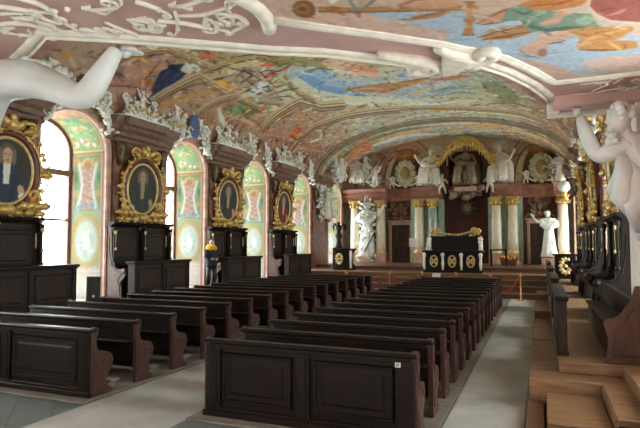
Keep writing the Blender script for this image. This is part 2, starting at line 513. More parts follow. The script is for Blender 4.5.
STAND = figure(dict(elR=(.38, -.1, 1.3), wrR=(.52, -.16, 1.5), haR=(.57, -.17, 1.58), elL=(-.33, -.02, 1.2), wrL=(-.2, -.2, 1.1), haL=(-.12, -.24, 1.1), knL=(-.14, -.14, .52), head=(.03, -.04, 1.6), top=(.05, -.04, 1.7)))
robe(STAND, .02, 1.16, .3, .15, seed=1); swag(STAND, [(-.3, .02, 1.3), (-.2, -.14, 1.2), (.05, -.18, 1.12), (.24, -.1, 1.25), (.25, .1, 1.4)], .09, 1)
SIT = figure(dict(pel=(0, .1, .55), waist=(0, .08, .74), chest=(0, .03, .97), neck=(0, .0, 1.13), head=(.02, -.03, 1.23), top=(.03, -.04, 1.33),
                  shL=(-.19, .02, 1.06), elL=(-.38, -.06, .86), wrL=(-.5, -.18, 1.02), haL=(-.54, -.2, 1.1), shR=(.19, .02, 1.06), elR=(.32, -.05, .8), wrR=(.22, -.28, .7), haR=(.16, -.34, .68),
                  hiL=(-.1, .06, .52), knL=(-.2, -.36, .55), anL=(-.22, -.34, .12), toL=(-.23, -.5, .07), hiR=(.1, .06, .52), knR=(.18, -.38, .5), anR=(.2, -.3, .05), toR=(.2, -.46, .0)))
for sx, kn, an in ((-1, (-.2, -.36, .56), (-.24, -.36, .12)), (1, (.18, -.38, .51), (.22, -.32, .06))):
    SIT.tube([(.1 * sx, .08, .54), (.15 * sx, -.16, .58), kn, (an[0], an[1] - .03, .34), an], [.16, .15, .13, .12, .15], 10)
    SIT.tube([(.2 * sx, .14, 1.0), (.3 * sx, .16, .7), (.34 * sx, .1, .35), (.36 * sx, .02, .05)], [.07, .12, .13, .1], 8)
SIT.tube([(0, -.1, .52), (0, -.28, .4), (.02, -.26, .12)], [.14, .13, .12], 8)
SIT.box(-.3, 0, 0, .3, .3, .45, .08)
swag(SIT, [(-.34, .1, .9), (-.16, -.1, .75), (.1, -.2, .68), (.3, -.1, .74)], .1, 2)
RECL = figure(dict(pel=(0, 0, .26), waist=(-.14, 0, .38), chest=(-.32, -.02, .52), neck=(-.44, -.03, .62), head=(-.5, -.06, .7), top=(-.54, -.07, .79),
                   shL=(-.44, -.14, .5), elL=(-.62, -.2, .3), wrL=(-.5, -.3, .16), haL=(-.42, -.33, .14), shR=(-.24, .1, .6), elR=(-.02, .14, .72), wrR=(.16, .04, .86), haR=(.22, .02, .93),
                   hiL=(.06, -.1, .22), knL=(.42, -.2, .34), anL=(.7, -.14, .06), toL=(.82, -.18, .04), hiR=(.06, .1, .24), knR=(.4, .04, .5), anR=(.58, .04, .12), toR=(.7, .0, .06)))
swag(RECL, [(-.3, -.1, .3), (0, -.2, .26), (.3, -.12, .24), (.6, .02, .2), (.8, .1, .1)], .14, 3)
PUTTO = figure(dict(pel=(0, 0, .5), waist=(0, 0, .62), chest=(0, 0, .78), neck=(0, 0, .9), head=(0, -.03, 1.0), top=(0, -.03, 1.1),
                    shL=(-.14, 0, .84), elL=(-.3, -.04, .94), wrL=(-.42, -.1, 1.08), haL=(-.45, -.11, 1.14), shR=(.14, 0, .84), elR=(.26, -.06, .68), wrR=(.3, -.18, .6), haR=(.3, -.24, .58),
                    hiL=(-.09, 0, .44), knL=(-.16, -.14, .26), anL=(-.14, .0, .05), toL=(-.16, -.1, .02), hiR=(.09, 0, .44), knR=(.16, -.04, .22), anR=(.18, .14, .04), toR=(.2, .05, .02)), slim=1.05)

def put(mb, fig, x, y, z, s=1.0, rz=0.0, mirror=False, tilt=0.0):
    T = TR(x, y, z) @ RZ(rz) @ Matrix.Rotation(tilt, 4, 'Y') @ Matrix.Diagonal((-s if mirror else s, s, s, 1))
    o = len(mb.v)
    mb.add(fig.v, fig.f, True, T)

# ---------------------------------------------------------------- panels and frames
def panel_frame(mb, u0, u1, v0, v1, P, w=.05, d=.02):
    """a raised moulding running round a rectangle; P(u, v, h) -> 3D"""
    prof = [(0, 0), (w * .3, d), (w * .7, d), (w, .003)]
    ring = []
    for o, h in prof:
        ring.append([P(u0 + o, v0 + o, h), P(u1 - o, v0 + o, h), P(u1 - o, v1 - o, h), P(u0 + o, v1 - o, h)])
    vs = [p for r in ring for p in r]; fs = []
    for i in range(len(prof) - 1):
        for k in range(4):
            fs.append((i * 4 + k, i * 4 + (k + 1) % 4, (i + 1) * 4 + (k + 1) % 4, (i + 1) * 4 + k))
    b = len(prof) - 1
    fs.append((b * 4, b * 4 + 1, b * 4 + 2, b * 4 + 3))
    # raised field
    o = w * 2.2
    if (u1 - u0) > 2.4 * o and (v1 - v0) > 2.4 * o:
        k = len(vs)
        for oo, h in ((o, .004), (o + .03, d * .7)):
            vs += [P(u0 + oo, v0 + oo, h), P(u1 - oo, v0 + oo, h), P(u1 - oo, v1 - oo, h), P(u0 + oo, v1 - oo, h)]
        for q in range(4):
            fs.append((k + q, k + (q + 1) % 4, k + 4 + (q + 1) % 4, k + 4 + q))
        fs.append((k + 4, k + 5, k + 6, k + 7))
    mb.add(vs, fs)
# ---------------------------------------------------------------- room
XL, XR, YB, YF = -11.3, 1.7, -3.0, 32.1
XC, VA, VB, ZS = -4.8, 6.5, 2.65, 5.6
HW, SPR, RISE = 1.1, 4.67, .9
BAY = 4.84
WY = [10.7 + BAY * k for k in range(-2, 5)]                # window centres along the hall
PY = [10.7 + BAY * (k + .5) for k in range(-2, 4)]          # pier centres: PY[1] = 8.28 is the nearest one in view

def arch_pts(h, zs, rise, z0, n=16):
    p = [(-h, z0)]
    for i in range(n + 1):
        a = PI - PI * i / n
        p.append((h * math.cos(a), zs + rise * math.sin(a)))
    p.append((h, z0))
    return p

def arch_band(mb, h, zs, rise, z0, w, x0, x1, n=18):
    a = arch_pts(h, zs, rise, z0, n); b = arch_pts(h + w, zs, rise + w, z0, n)
    m = len(a)
    vs = [(x, p[0], p[1]) for x in (x0, x1) for q in (a, b) for p in q]
    fs = []
    for i in range(m - 1):
        fs.append((2 * m + i, 2 * m + i + 1, 3 * m + i + 1, 3 * m + i))
        fs.append((i, i + 1, m + i + 1, m + i))
        fs.append((i, i + 1, 2 * m + i + 1, 2 * m + i)); fs.append((m + i, m + i + 1, 3 * m + i + 1, 3 * m + i))
    for i in (0, m - 1):
        fs.append((i, m + i, 3 * m + i, 2 * m + i))
    mb.add(vs, fs)

def side_wall(name, x, sg, material):
    mb = MB(); xo = x - sg * 1.4; top = 6.4
    ys = [YB - .4] + [e for y in WY for e in (y - HW, y + HW)] + [YF + .4]
    for i in range(0, len(ys), 2):
        mb.box(x, ys[i], 0, xo, ys[i + 1], top)
    for y in WY:
        mb.box(x, y - HW, 0, xo, y + HW, .5)
        a = arch_pts(HW, SPR, RISE, SPR, 16)[1:-1]
        n = len(a)
        vs = [(xx, y + p[0], p[1]) for xx in (x, xo) for p in a] + [(xx, y + p[0], top) for xx in (x, xo) for p in a]
        fs = []
        for i in range(n - 1):
            fs.append((i, i + 1, 2 * n + i + 1, 2 * n + i)); fs.append((n + i, n + i + 1, 3 * n + i + 1, 3 * n + i))
            fs.append((i, i + 1, n + i + 1, n + i))
        mb.add(vs, fs)
    return struct(mb.build(name, material))

fl = MB().box(XL - 1.5, YB - .5, -.2, XR + 1.5, YF + .5, 0); struct(fl.build('floor', M['tiles']), 'grey green stone tile floor of the hall')
side_wall('wall_left', XL, 1, M['pinkwall'])
side_wall('wall_right', XR, -1, M['pinkwall'])
struct(MB().box(XL - 1.4, YF, 0, XR + 1.4, YF + .4, 9).build('wall_far', M['redmarble']))
bw = MB(); BWX = [-8.4, -3.4]; BH = .8  # rear wall, with openings for windows added to brighten the near end
ex = [XL - 1.4] + [e for x in BWX for e in (x - BH, x + BH)] + [XR + 1.4]
for i in range(0, len(ex), 2): bw.box(ex[i], YB - .4, 0, ex[i + 1], YB, 9)
for x in BWX: bw.box(x - BH, YB - .4, 0, x + BH, YB, 1.2); bw.box(x - BH, YB - .4, 3.8, x + BH, YB, 9)
struct(bw.build('wall_back', M['white']))

# painted window niches ---------------------------------------------------
def jamb_canvas(seed):
    rg = random.Random(seed)
    c = Canvas(0, 1.2, .5, SPR, 62, 200, (226, 208, 190))
    c.poly([(.08, 1.45), (1.12, 1.45), (1.12, 4.6), (.08, 4.6)], (176, 192, 142))
    c.poly([(.1, 3.0), (1.1, 3.0), (1.1, 4.58), (.1, 4.58)], (132, 168, 108))
    c.poly([(.3, 3.05), (.9, 3.05), (.78, 3.75), (.9, 4.4), (.3, 4.4), (.42, 3.75)], (206, 160, 146))
    for q in range(7):
        c.line([(.34, 3.1 + .2 * q), (.86, 3.3 + .2 * q)], .03, (226, 196, 150)); c.line([(.86, 3.1 + .2 * q), (.34, 3.3 + .2 * q)], .03, (176, 124, 108))
    for i in range(26): c.ell(rg.uniform(.4, .8), rg.uniform(3.1, 4.3), .03, .04, rg.choice([(196, 120, 104), (232, 222, 200), (206, 166, 96)]), 0, .5, .8)
    for sx in (-1, 1):
        c.line([(.6 + sx * q, z) for q, z in ((.36, 4.42), (.27, 4.1), (.2, 3.75), (.27, 3.4), (.36, 3.08))], .13, (232, 228, 214)); c.line([(.6 + sx * q, z) for q, z in ((.4, 4.35), (.31, 4.05), (.25, 3.75), (.31, 3.45), (.4, 3.15))], .03, (170, 176, 160))
        c.ell(.6 + .4 * sx, 3.5, .09, .12, (210, 172, 96)); c.ell(.6 + .4 * sx, 4.44, .1, .1, (206, 166, 92)); c.ell(.6 + .42 * sx, 3.95, .06, .14, (96, 136, 84))
    for i in range(9):
        a = PI * i / 8; c.ell(.6 + .2 * math.cos(a), 4.33 + .14 * math.sin(a), .075, .055, (214, 168, 84) if i % 2 else (232, 196, 120), a, .3)
    c.ell(.6, 4.3, .13, .1, (190, 140, 64))
    for i in range(40):
        a = rg.uniform(0, PI); c.ell(.6 + .45 * math.cos(a), 3.0 + .16 * math.sin(a), .06, .05, rg.choice([(150, 176, 196), (214, 224, 222), (120, 150, 170)]), rg.random() * 3, .5)
    c.ell(.6, 2.15, .54, .75, (200, 152, 66)); c.ell(.6, 2.15, .48, .68, (240, 220, 150)); c.ell(.6, 2.15, .45, .64, (190, 150, 80)); c.ell(.6, 2.15, .42, .6, (214, 226, 212))
    for i in range(26):
        a = rg.random() * 6.3; r = rg.random() ** .6
        c.ell(.6 + .26 * r * math.cos(a), 2.08 + .4 * r * math.sin(a), rg.uniform(.05, .12), rg.uniform(.03, .07), rg.choice([(244, 244, 236), (186, 206, 204), (226, 232, 222), (200, 212, 190)]), rg.random() * 3, .6)
    c.ell(.6, 2.45, .08, .1, (236, 228, 212)); c.ell(.62, 2.15, .13, .28, (246, 244, 236), .2)
    c.poly([(0, .5), (1.2, .5), (1.2, 1.38), (0, 1.38)], (240, 226, 214))
    c.line([(.0, 1.4), (1.2, 1.4)], .06, (220, 196, 180)); c.line([(0, 1.25), (1.2, 1.25)], .025, (212, 188, 172))
    for i in range(26):
        c.line([(rg.uniform(.1, 1.1), rg.uniform(.55, 1.2)), (rg.uniform(.1, 1.1), rg.uniform(.55, 1.2))], .03, rg.choice([(234, 216, 204), (246, 236, 226)]), .6)
    for x in (.035, 1.165):
        c.line([(x, .5), (x, SPR)], .07, (196, 148, 130))
    for x in (.1, 1.1):
        c.line([(x, 1.45), (x, 4.6)], .035, (222, 186, 110))
    c.line([(.1, 4.6), (1.1, 4.6)], .035, (222, 186, 110)); c.line([(0, 4.645), (1.2, 4.645)], .05, (190, 140, 122))
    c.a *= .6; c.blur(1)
    return c

def arch_canvas(seed):
    rg = random.Random(seed + 50)
    c = Canvas(0, 1.2, 0, PI, 50, 120, (118, 152, 100))
    for f in (1, -1):
        Y = lambda t: t if f == 1 else PI - t
        c.ell(.6, Y(.62), .42, .4, (142, 172, 120), 0, .6)
        for i in range(60):
            c.ell(rg.uniform(.15, 1.05), Y(rg.uniform(.1, 1.15)), rg.uniform(.025, .06), rg.uniform(.02, .05), rg.choice([(196, 206, 160), (90, 124, 80), (210, 176, 100), (214, 190, 172), (150, 180, 130)]), rg.random() * 3, .5, .85)
        for k in range(8):
            c.ell(.25 + k * .1, Y(.3 + .08 * math.sin(k * .9)), .07, .055, (196, 130, 110) if k % 2 else (220, 214, 196), k, .4)
        c.ell(.6, Y(.75), .1, .08, (204, 160, 84)); c.ell(.45, Y(.8), .12, .04, (214, 200, 160), .5); c.ell(.75, Y(.8), .12, .04, (214, 200, 160), -.5)
        c.ell(.2, Y(1.05), .1, .1, (206, 166, 92)); c.ell(1.0, Y(1.05), .1, .1, (206, 166, 92))
        c.line([(0, Y(.03)), (1.2, Y(.03))], .06, (214, 176, 100))
    c.poly([(0, 1.22), (1.2, 1.22), (1.2, PI - 1.22), (0, PI - 1.22)], (206, 142, 112))
    for i in range(30):
        c.ell(rg.uniform(.1, 1.1), rg.uniform(1.25, PI - 1.25), .06, .06, rg.choice([(222, 170, 130), (186, 116, 92), (214, 180, 110)]), rg.random(), .5)
    for x in (.035, 1.165): c.line([(x, 0), (x, PI)], .07, (196, 148, 128))
    for x in (.1, 1.1): c.line([(x, 0), (x, PI)], .03, (222, 186, 110))
    c.a *= .78; c.blur(1)
    return c

GX = -1.25
def make_window(name, x, y, rz, seed, detailed):
    r = structroot(name, (x, y, 0), rz)
    p = MB(); a = arch_pts(HW - .02, SPR, RISE - .02, .5, 16); p.prism(a, GX - .006, GX + .006, 'x'); struct(p.build('pane', M['glass'], r))
    f = MB(); arch_band(f, HW - .1, SPR, RISE - .1, .5, .12, GX - .05, GX + .05, 16)
    f.box(GX - .05, -.035, .5, GX + .05, .035, SPR + RISE - .08)
    for z in (1.45, 2.75): f.box(GX - .04, -HW, z - .03, GX + .04, HW, z + .03)
    f.box(GX - .07, -HW, 4.0, GX + .08, HW, 4.16); f.box(GX - .06, -HW, .5, GX + .08, HW, .6)
    struct(f.build('frame', M['frame'], r))
    s = MB(); s.box(-1.22, -HW, .5, .04, HW, .53); struct(s.build('sill', M['white'], r))
    b = MB(); arch_band(b, HW, SPR, RISE, .57, .2, .0, .07); arch_band(b, HW + .02, SPR, RISE + .02, .57, .05, .07, .1); struct(b.build('architrave', M['pinkwall'], r))
    if detailed:
        for sg in (1, -1):
            cv = jamb_canvas(seed)
            struct(painted_mesh('painted_jamb', cv, lambda u, v, sg=sg: (-1.2 + u, u * 0 + sg * (HW - .008), v + .03 * (v < .55)), M['fresco'], r))
        cv = arch_canvas(seed)
        struct(painted_mesh('painted_arch', cv, lambda u, v: (-1.2 + u, (HW - .008) * np.cos(v), SPR + (RISE - .008) * np.sin(v)), M['fresco'], r))
    return r
n = 0
for k, y in enumerate(WY):
    n += 1; make_window('window_%d' % n, XL, y, 0, k, k >= 2)
for k, y in enumerate(WY):
    n += 1; make_window('window_%d' % n, XR, y, PI, k + 20, k >= 2)

for x in BWX:                                            # unseen windows added behind the camera to light the soffit and near statues
    n += 1; r = structroot('window_%d' % n, (x, YB - .2, 0))
    p = MB(); p.box(-BH + .02, -.006, 1.22, BH - .02, .006, 3.78); struct(p.build('pane', M['glass'], r))
    f = MB()
    for q in (-BH, -.03, BH - .06): f.box(q, -.04, 1.2, q + .06, .04, 3.8)
    for z in (1.2, 2.4, 3.74): f.box(-BH, -.04, z, BH, .04, z + .06)
    struct(f.build('frame', M['frame'], r))
# pier pilasters and cornices ------------------------------------------------
CP = [(0, 5.02), (.16, 5.02), (.2, 5.12), (.3, 5.16), (.34, 5.26), (.48, 5.34), (.52, 5.42), (.66, 5.46), (.7, 5.6), (.72, 5.66), (0, 5.7)]
CP2 = [(x * .8, z) for x, z in CP]
tn = 0
def pier_trim(x, y, rz):
    global tn
    tn += 1
    r = structroot('trim_%d' % tn, (x, y, 0), rz)
    c = MB(); c.prism(CP, -1.12, .62, 'y'); c.prism([(q * .93, z) for q, z in CP2], .64, 1.42, 'y'); c.prism([(q * .93, z) for q, z in CP2], -1.4, -1.14, 'y')
    struct(c.build('cornice', M['corn'], r))
    p = MB(); p.box(.0, -1.1, .57, .09, 1.1, 5.03); p.box(.09, -1.1, 2.66, .14, -.86, 5.02); p.box(.09, .86, 2.66, .14, 1.1, 5.02)
    struct(p.build('pilaster', M['brownwall'], r))
    g = MB()
    for sy in (-.92, .92):
        g.blob((.22, sy, 4.8), (.14, .14, .16)); g.blob((.2, sy, 4.55), (.1, .1, .12)); g.lathe([(.02, 4.3), (.08, 4.42), (.12, 4.6), (.17, 4.82), (.2, 4.98), (.14, 5.0)], (.2, sy, 0), 10)
        for i in range(4): g.blob((.3, sy - .1 + .07 * i, 4.7 + .05 * (i % 2)), .05, n=6, m=4)
    struct(g.build('bracket', M['olive'], r))
for y in PY[1:]:
    pier_trim(XL, y, 0)
for y in PY[1:]:
    pier_trim(XR, y, PI)
# last half pier of the left wall beside the far corner
# ---------------------------------------------------------------- floors on the floor
tag(MB().box(-5.5, 4.22, 0, -3.95, 21.6, .012).build('carpet', M['carpet']), 'grey carpet runner down the middle aisle between the two blocks of pews', 'carpet')
tag(MB().box(-1.08, 4.22, 0, -.22, 21.6, .012).build('carpet', M['carpet']), 'grey carpet strip in the right aisle beside the wooden steps', 'carpet')
tag(MB().box(-5.5, -2.6, 0, -.22, 4.2, .012).build('carpet', M['carpet']), 'grey carpet in front of the nearest pews, at the bottom of the photo', 'carpet')
tag(MB().box(-9.0, 5.5, 0, -5.55, 20.0, .03, .008).build('pew_floor', M['palewood']), 'low pale wooden floor under the left block of pews', 'floor board')
tag(MB().box(-3.95, 5.5, 0, -1.1, 20.0, .03, .008).build('pew_floor', M['palewood']), 'low pale wooden floor under the right block of pews', 'floor board')

# ---------------------------------------------------------------- pews
END = [(0, 0), (0, .87), (.015, .915), (.05, .93), (.1, .915), (.115, .88), (.1, .83), (.07, .78), (.075, .7), (.1, .63), (.16, .59), (.25, .575), (.33, .55), (.38, .5), (.4, .43),
       (.385, .37), (.34, .31), (.29, .25), (.27, .19), (.285, .13), (.33, .08), (.38, .05), (.39, 0)]
PZ = .03
def pew(length, front, label, loc, group):
    t = thing('church_pew', label, 'pew', loc, 0, group)
    h = length / 2
    for sx in (-1, 1):
        e = MB(); e.prism(END, sx * h - .03, sx * h + .03, 'x')
        line = [(sx * h + sx * .034, .05, .12), (sx * h + sx * .034, .06, .3), (sx * h + sx * .034, .22, .42), (sx * h + sx * .034, .3, .47), (sx * h + sx * .034, .12, .52), (sx * h + sx * .034, .05, .6), (sx * h + sx * .034, .05, .84)]
        e.tube(line, .009, 5)
        e.build('end_panel', M['pewend'], t)
    l = h - .032
    r = MB(); r.box(-h - .05, -.05, .86, h + .05, .085, .91, .018); r.box(-l, -.02, .81, l, .05, .86, .006); r.build('top_rail', M['pew'], t)
    s = MB(); s.box(-l, .06, .415, l, .4, .45, .01); s.build('seat', M['pew'], t)
    b = MB(); b.box(-l, .012, .3 if not front else .03, l, .05, .83); bk = b.build('backrest', M['pew'], t)
    k = MB(); k.box(-l, .12, .2, l, .16, .28); k.build('stretcher', M['pew'], t)
    if not front:
        k = MB(); k.box(-l, -.16, .6, l, .01, .625, .006); k.build('book_ledge', M['pew'], t)
    else:
        for sx in (-1, 1):
            m = MB(); a, b_ = (.13, h - .22) if sx > 0 else (-h + .22, -.13)
            panel_frame(m, a, b_, .17, .76, lambda u, v, d: (u, .0 - d, v), .045, .026)
            m.build('panel', M['pew'], bk)
        for q in (-h + .1, 0, h - .1):
            m = MB(); w = .1 if abs(q) > .1 else .085
            m.box(q - w, -.028, .06, q + w, .012, .83, .008); m.box(q - w * .55, -.04, .12, q + w * .55, -.028, .78, .006); m.build('stile', M['pew'], t)
        m = MB(); m.box(-h - .03, -.05, 0, h + .03, .012, .07, .008); m.box(-h + .02, -.034, .07, h - .02, .012, .11, .008); m.build('plinth', M['pew'], t)
    m = MB(); m.box(-l, .42, .1, l, .6, .13, .008)
    for q in (-l + .1, 0, l - .1): m.box(q - .02, .44, 0, q + .02, .58, .1)
    m.build('kneeler', M['palewood'], t)
    return t
ordn = ['', 'second', 'third', 'fourth', 'fifth', 'sixth', 'seventh', 'eighth', 'ninth', 'tenth', 'eleventh', 'twelfth', 'thirteenth', 'fourteenth', 'fifteenth']
SP = .866
LL, RLn = 3.15, 2.55
lx, rx = -5.65 - LL / 2, -1.25 - RLn / 2
ly, ry = 5.72, 5.72
pew(LL, True, 'nearest dark wooden pew of the left block, with raised panels on its tall back', (lx, ly, PZ), 'pews of the left block')
p0 = None
for i in range(1, 16):
    lb = ('last dark wooden pew of the left block, nearest the podium' if i == 15 else '%s dark wooden pew from the front of the left block' % ordn[i])
    lb = lb.replace('front', 'near end')
    if p0 is None: p0 = pew(LL, False, lb, (lx, ly + SP * i, PZ), 'pews of the left block')
    else: dup(p0, (lx, ly + SP * i, PZ), label=lb)
fp = pew(RLn, True, 'nearest dark wooden pew of the right block, long panelled back with a small white tag', (rx, ry, PZ), 'pews of the right block')
h = RLn / 2
m = MB(); m.box(h - .2, -.046, .765, h - .14, -.029, .815, .002); tg = m.build('tag', M['paper'], fp)
m = MB()
for a in (-1, 1): m.tube([(h - .17 - .014 * a, -.048, .778), (h - .17 + .014 * a, -.048, .802)], .003, 4)
m.build('tag_mark', M['black'], tg)
p0 = None
for i in range(1, 16):
    lb = ('last dark wooden pew of the right block, nearest the podium' if i == 15 else '%s dark wooden pew from the near end of the right block' % ordn[i])
    if p0 is None: p0 = pew(RLn, False, lb, (rx, ry + SP * i, PZ), 'pews of the right block')
    else: dup(p0, (rx, ry + SP * i, PZ), label=lb)

# ---------------------------------------------------------------- wall platforms
PH = .57
pl = thing('wooden_platform', 'long wooden platform carrying the stalls along the left wall', 'platform', (-10.3, 16, 0))
MB().box(XL + .01, YB, 0, -9.7, 24.42, PH, .01).build('deck', M['plank'], pl, (-10.3, 16, 0))
MB().box(-9.7, YB, 0, -9.35, 24.42, .29, .01).build('step', M['plank'], pl, (-10.3, 16, 0))
pr = thing('wooden_platform', 'honey coloured wooden platform with stepped edge along the right wall', 'platform', (1.0, 14, 0))
o = (1.0, 14, 0)
mb = MB(); mb.box(.18, 7.82, .42, XR, 27.2, PH, .012); mb.box(.92, 3.0, .42, XR, 7.82, PH, .012); mb.build('deck', M['plank'], pr, o)
mb = MB(); mb.box(-.18, 7.4, 0, XR, 10.3, .42, .015); mb.box(.64, 6.0, 0, XR, 7.4, .42, .015); mb.box(.2, 10.3, 0, XR, 27.2, .42, .01); mb.build('lower_deck', M['plank'], pr, o)
for i, (a, b) in enumerate([(10.75, 13.1), (15.2, 17.4), (20.0, 21.7)]):
    mb = MB(); mb.box(-.18, a, 0, .2, b, .36, .012); mb.build('step', M['plankdk'], pr, o)
for a, b in [(10.31, 10.74), (13.11, 15.19), (17.41, 19.99)]:
    mb = MB(); mb.box(-.18, a, 0, .2, b, .18, .012); mb.build('step', M['plankdk'], pr, o)
bx = thing('step_box', 'square honey wooden step box in the right foreground corner', 'step', (.3, 6.75, 0))
mb = MB(); mb.box(-.28, -.62, 0, .33, .6, .27, .012); mb.build('box', M['plank'], bx)
bx = thing('step_box', 'low wooden step beside the square step box and the carpet', 'step', (-.1, 6.8, 0))
mb = MB(); mb.box(-.1, -1.1, 0, .1, .58, .15, .01); mb.build('box', M['plankdk'], bx)
bx = thing('step_box', 'dark stained wooden box at the right edge of the foreground', 'step', (.95, 5.3, 0))
mb = MB(); mb.box(-.3, -.6, 0, .6, .68, .36, .012); mb.build('box', M['stalldk'], bx)

# ---------------------------------------------------------------- stalls and their desks
WING = [(.02, 0), (.64, 0), (.62, .3), (.58, .42), (.62, .5), (.72, .58), (.78, .68), (.77, .78), (.7, .84), (.6, .82), (.52, .8), (.43, .83), (.36, .92), (.31, 1.06), (.27, 1.3), (.25, 1.98), (.02, 1.98)]
def stall(label, loc, rz, group, w=1.22):
    t = thing('choir_stall', label, 'stall', loc, rz, group)
    b = MB(); b.box(.1, -w, 0, .16, w, 2.05); bk = b.build('back', M['stall'], t)
    for a, c in ((-w + .1, -.08), (.08, w - .1)):
        f = MB(); panel_frame(f, a, c, 1.0, 1.86, lambda u, v, d: (.16 + d, u, v), .05, .03); f.build('back_panel', M['stall'], bk)
    for q in (-w + .05, 0, w - .05):
        f = MB(); f.box(.16, q - .05, .5, .2, q + .05, 1.95, .008); st_ = f.build('stile', M['stall'], t)
        g = MB()
        for i in range(5): g.blob((.22, q, 1.72 - .07 * i), (.02, .035 - .004 * i, .045), n=6, m=4)
        g.build('gilt_drop', M['goldpale'], st_)
    c = MB(); c.prism([(.08, 1.98), (.24, 1.98), (.3, 2.04), (.36, 2.06), (.38, 2.12), (.08, 2.14)], -w - .08, w + .08, 'y'); c.build('cornice', M['stalldk'], t)
    s = MB(); s.box(.16, -w + .04, .4, .6, w - .04, .45, .01); s.box(.5, -w + .04, 0, .56, w - .04, .4); s.build('seat', M['stalldk'], t)
    for q in (-w, 0, w):
        e = MB(); e.prism(WING, q - .045, q + .045, 'y')
        for sy in (-1, 1):
            y = q + sy * .05
            e.tube([(.1, y, .1), (.58, y, .12), (.56, y, .38), (.5, y, .5), (.6, y, .66), (.66, y, .74), (.52, y, .74), (.38, y, .8), (.28, y, .95), (.2, y, 1.3), (.18, y, 1.7)], .012, 5)
        e.tube([(.71, q - .055, .75), (.71, q + .055, .75)], .07, 10)
        c = MB(); c.lathe([(.06, 1.0), (.06, 1.06), (.035, 1.1), (.045, 1.3), (.05, 1.36), (.03, 1.42), (.04, 1.72), (.03, 1.78), (.07, 1.9), (.07, 1.98)], (.33, q, 0), 10)
        c.box(.25, q - .05, .9, .4, q + .05, 1.0, .01); c.build('colonnette', M['stalldk'], t)
        c = MB(); c.blob((.37, q, 1.84), (.03, .06, .07), n=6, m=4); c.blob((.38, q, 1.36), (.025, .04, .05), n=6, m=4); c.tube([(.38, q, 1.86), (.37, q, 1.34)], .008, 4); c.build('gilt_ornament', M['goldpale'], t)
        e.build('side_wing', M['stallred'] if q == -w else M['stalldk'], t)
    return t
def desk(label, loc, rz, group, w=1.24, hh=1.03):
    t = thing('stall_desk', label, 'desk', loc, rz, group)
    b = MB(); b.box(-.2, -w, 0, 0, w, hh - .06); bk = b.build('body', M['stall'], t)
    tp = MB(); tp.box(-.25, -w - .06, hh - .06, .08, w + .06, hh, .015); tp.box(-.23, -w - .03, hh - .1, .05, w + .03, hh - .06, .01); tp.build('desk_top', M['stalldk'], t)
    for a, c in ((-w + .1, -.07), (.07, w - .1)):
        f = MB(); panel_frame(f, a + .04, c - .04, .16, hh - .2, lambda u, v, d: (.0 + d, u, v), .045, .03); f.build('panel', M['stall'], bk)
    for q in (-w + .06, 0, w - .06):
        f = MB(); f.box(0, q - .06, .08, .035, q + .06, hh - .1, .008); f.build('pilaster', M['stalldk'], t)
    f = MB(); f.box(-.22, -w - .03, 0, .05, w + .03, .08, .01); f.build('plinth', M['stalldk'], t)
    return t
st = None
L1 = ['high dark oak choir stall under the oval portrait at the left edge', 'high dark oak choir stall right of the black loudspeaker', 'high dark oak choir stall behind the person with the yellow scarf', 'high dark oak choir stall on the left wall nearest the podium']
for y, lb in zip(PY[1:5], L1):
    if st is None: st = stall(lb, (XL, y, PH), 0, 'stalls along the left wall')
    else: dup(st, (XL, y, PH), 0, lb)
L2 = ['panelled dark desk front left of the black loudspeaker', 'panelled dark desk front in front of the stall right of the loudspeaker', 'panelled dark desk front right beside the person with the yellow scarf', 'panelled dark desk front on the left side nearest the podium']
dk = None
for y, lb in zip((8.62, 13.1, 17.8, 22.85), L2):
    if dk is None: dk = desk(lb, (-10.24, y, PH), 0, 'desk fronts along the left stalls')
    else: dup(dk, (-10.24, y, PH), 0, lb)
R1 = ['dark choir stall with scrolled wings on the right wall, just beyond the white pillar', 'second dark choir stall beyond the white pillar on the right wall', 'farthest dark choir stall on the right wall, towards the podium']
for y, lb in zip((PY[2], PY[3], PY[4]), R1):
    dup(st, (XR, y, PH), PI, lb, 'stalls along the right wall')
nb = thing('bench', 'wooden bench with a carved red-brown end panel beside the white pillar on the right', 'bench', (.95, 9.8, PH))
e = MB(); e.prism([(-.2, 0), (.2, 0), (.2, .98), (.15, .98), (.1, .8), (-.02, .62), (-.1, .56), (-.17, .55), (-.22, .5), (-.2, .4), (-.17, .3)], -1.85, -1.77, 'y')
e.tube([(.14, -1.86, .1), (-.12, -1.86, .1), (-.1, -1.86, .3), (-.13, -1.86, .42), (-.02, -1.86, .5), (.05, -1.86, .6), (.14, -1.86, .7)], .012, 5)
e.box(-.24, -1.9, 0, .24, -1.72, .06, .01)
e.build('end_panel', M['stallred'], nb)
e = MB(); e.box(-.18, -1.77, .4, .2, 1.9, .44, .008); e.build('seat', M['stalldk'], nb)
e = MB(); e.box(.14, -1.77, 0, .2, 1.9, .78, .008); e.build('backrest', M['stall'], nb)
e = MB(); e.box(-.14, -1.77, 0, -.1, 1.9, .4); e.build('seat_front', M['stallred'], nb)
R2 = ['dark carved desk front standing nearest on the right platform', 'second dark desk front from the camera on the right platform', 'third dark desk front from the camera on the right platform', 'farthest dark desk front on the right platform, towards the gilt emblem desk']
for y, lb in zip((9.45, 13.6, 18.3, 23.1), R2):
    dup(dk, (.2, y, PH), PI, lb, 'desk fronts along the right stalls', scale=(.55, 1, .78))

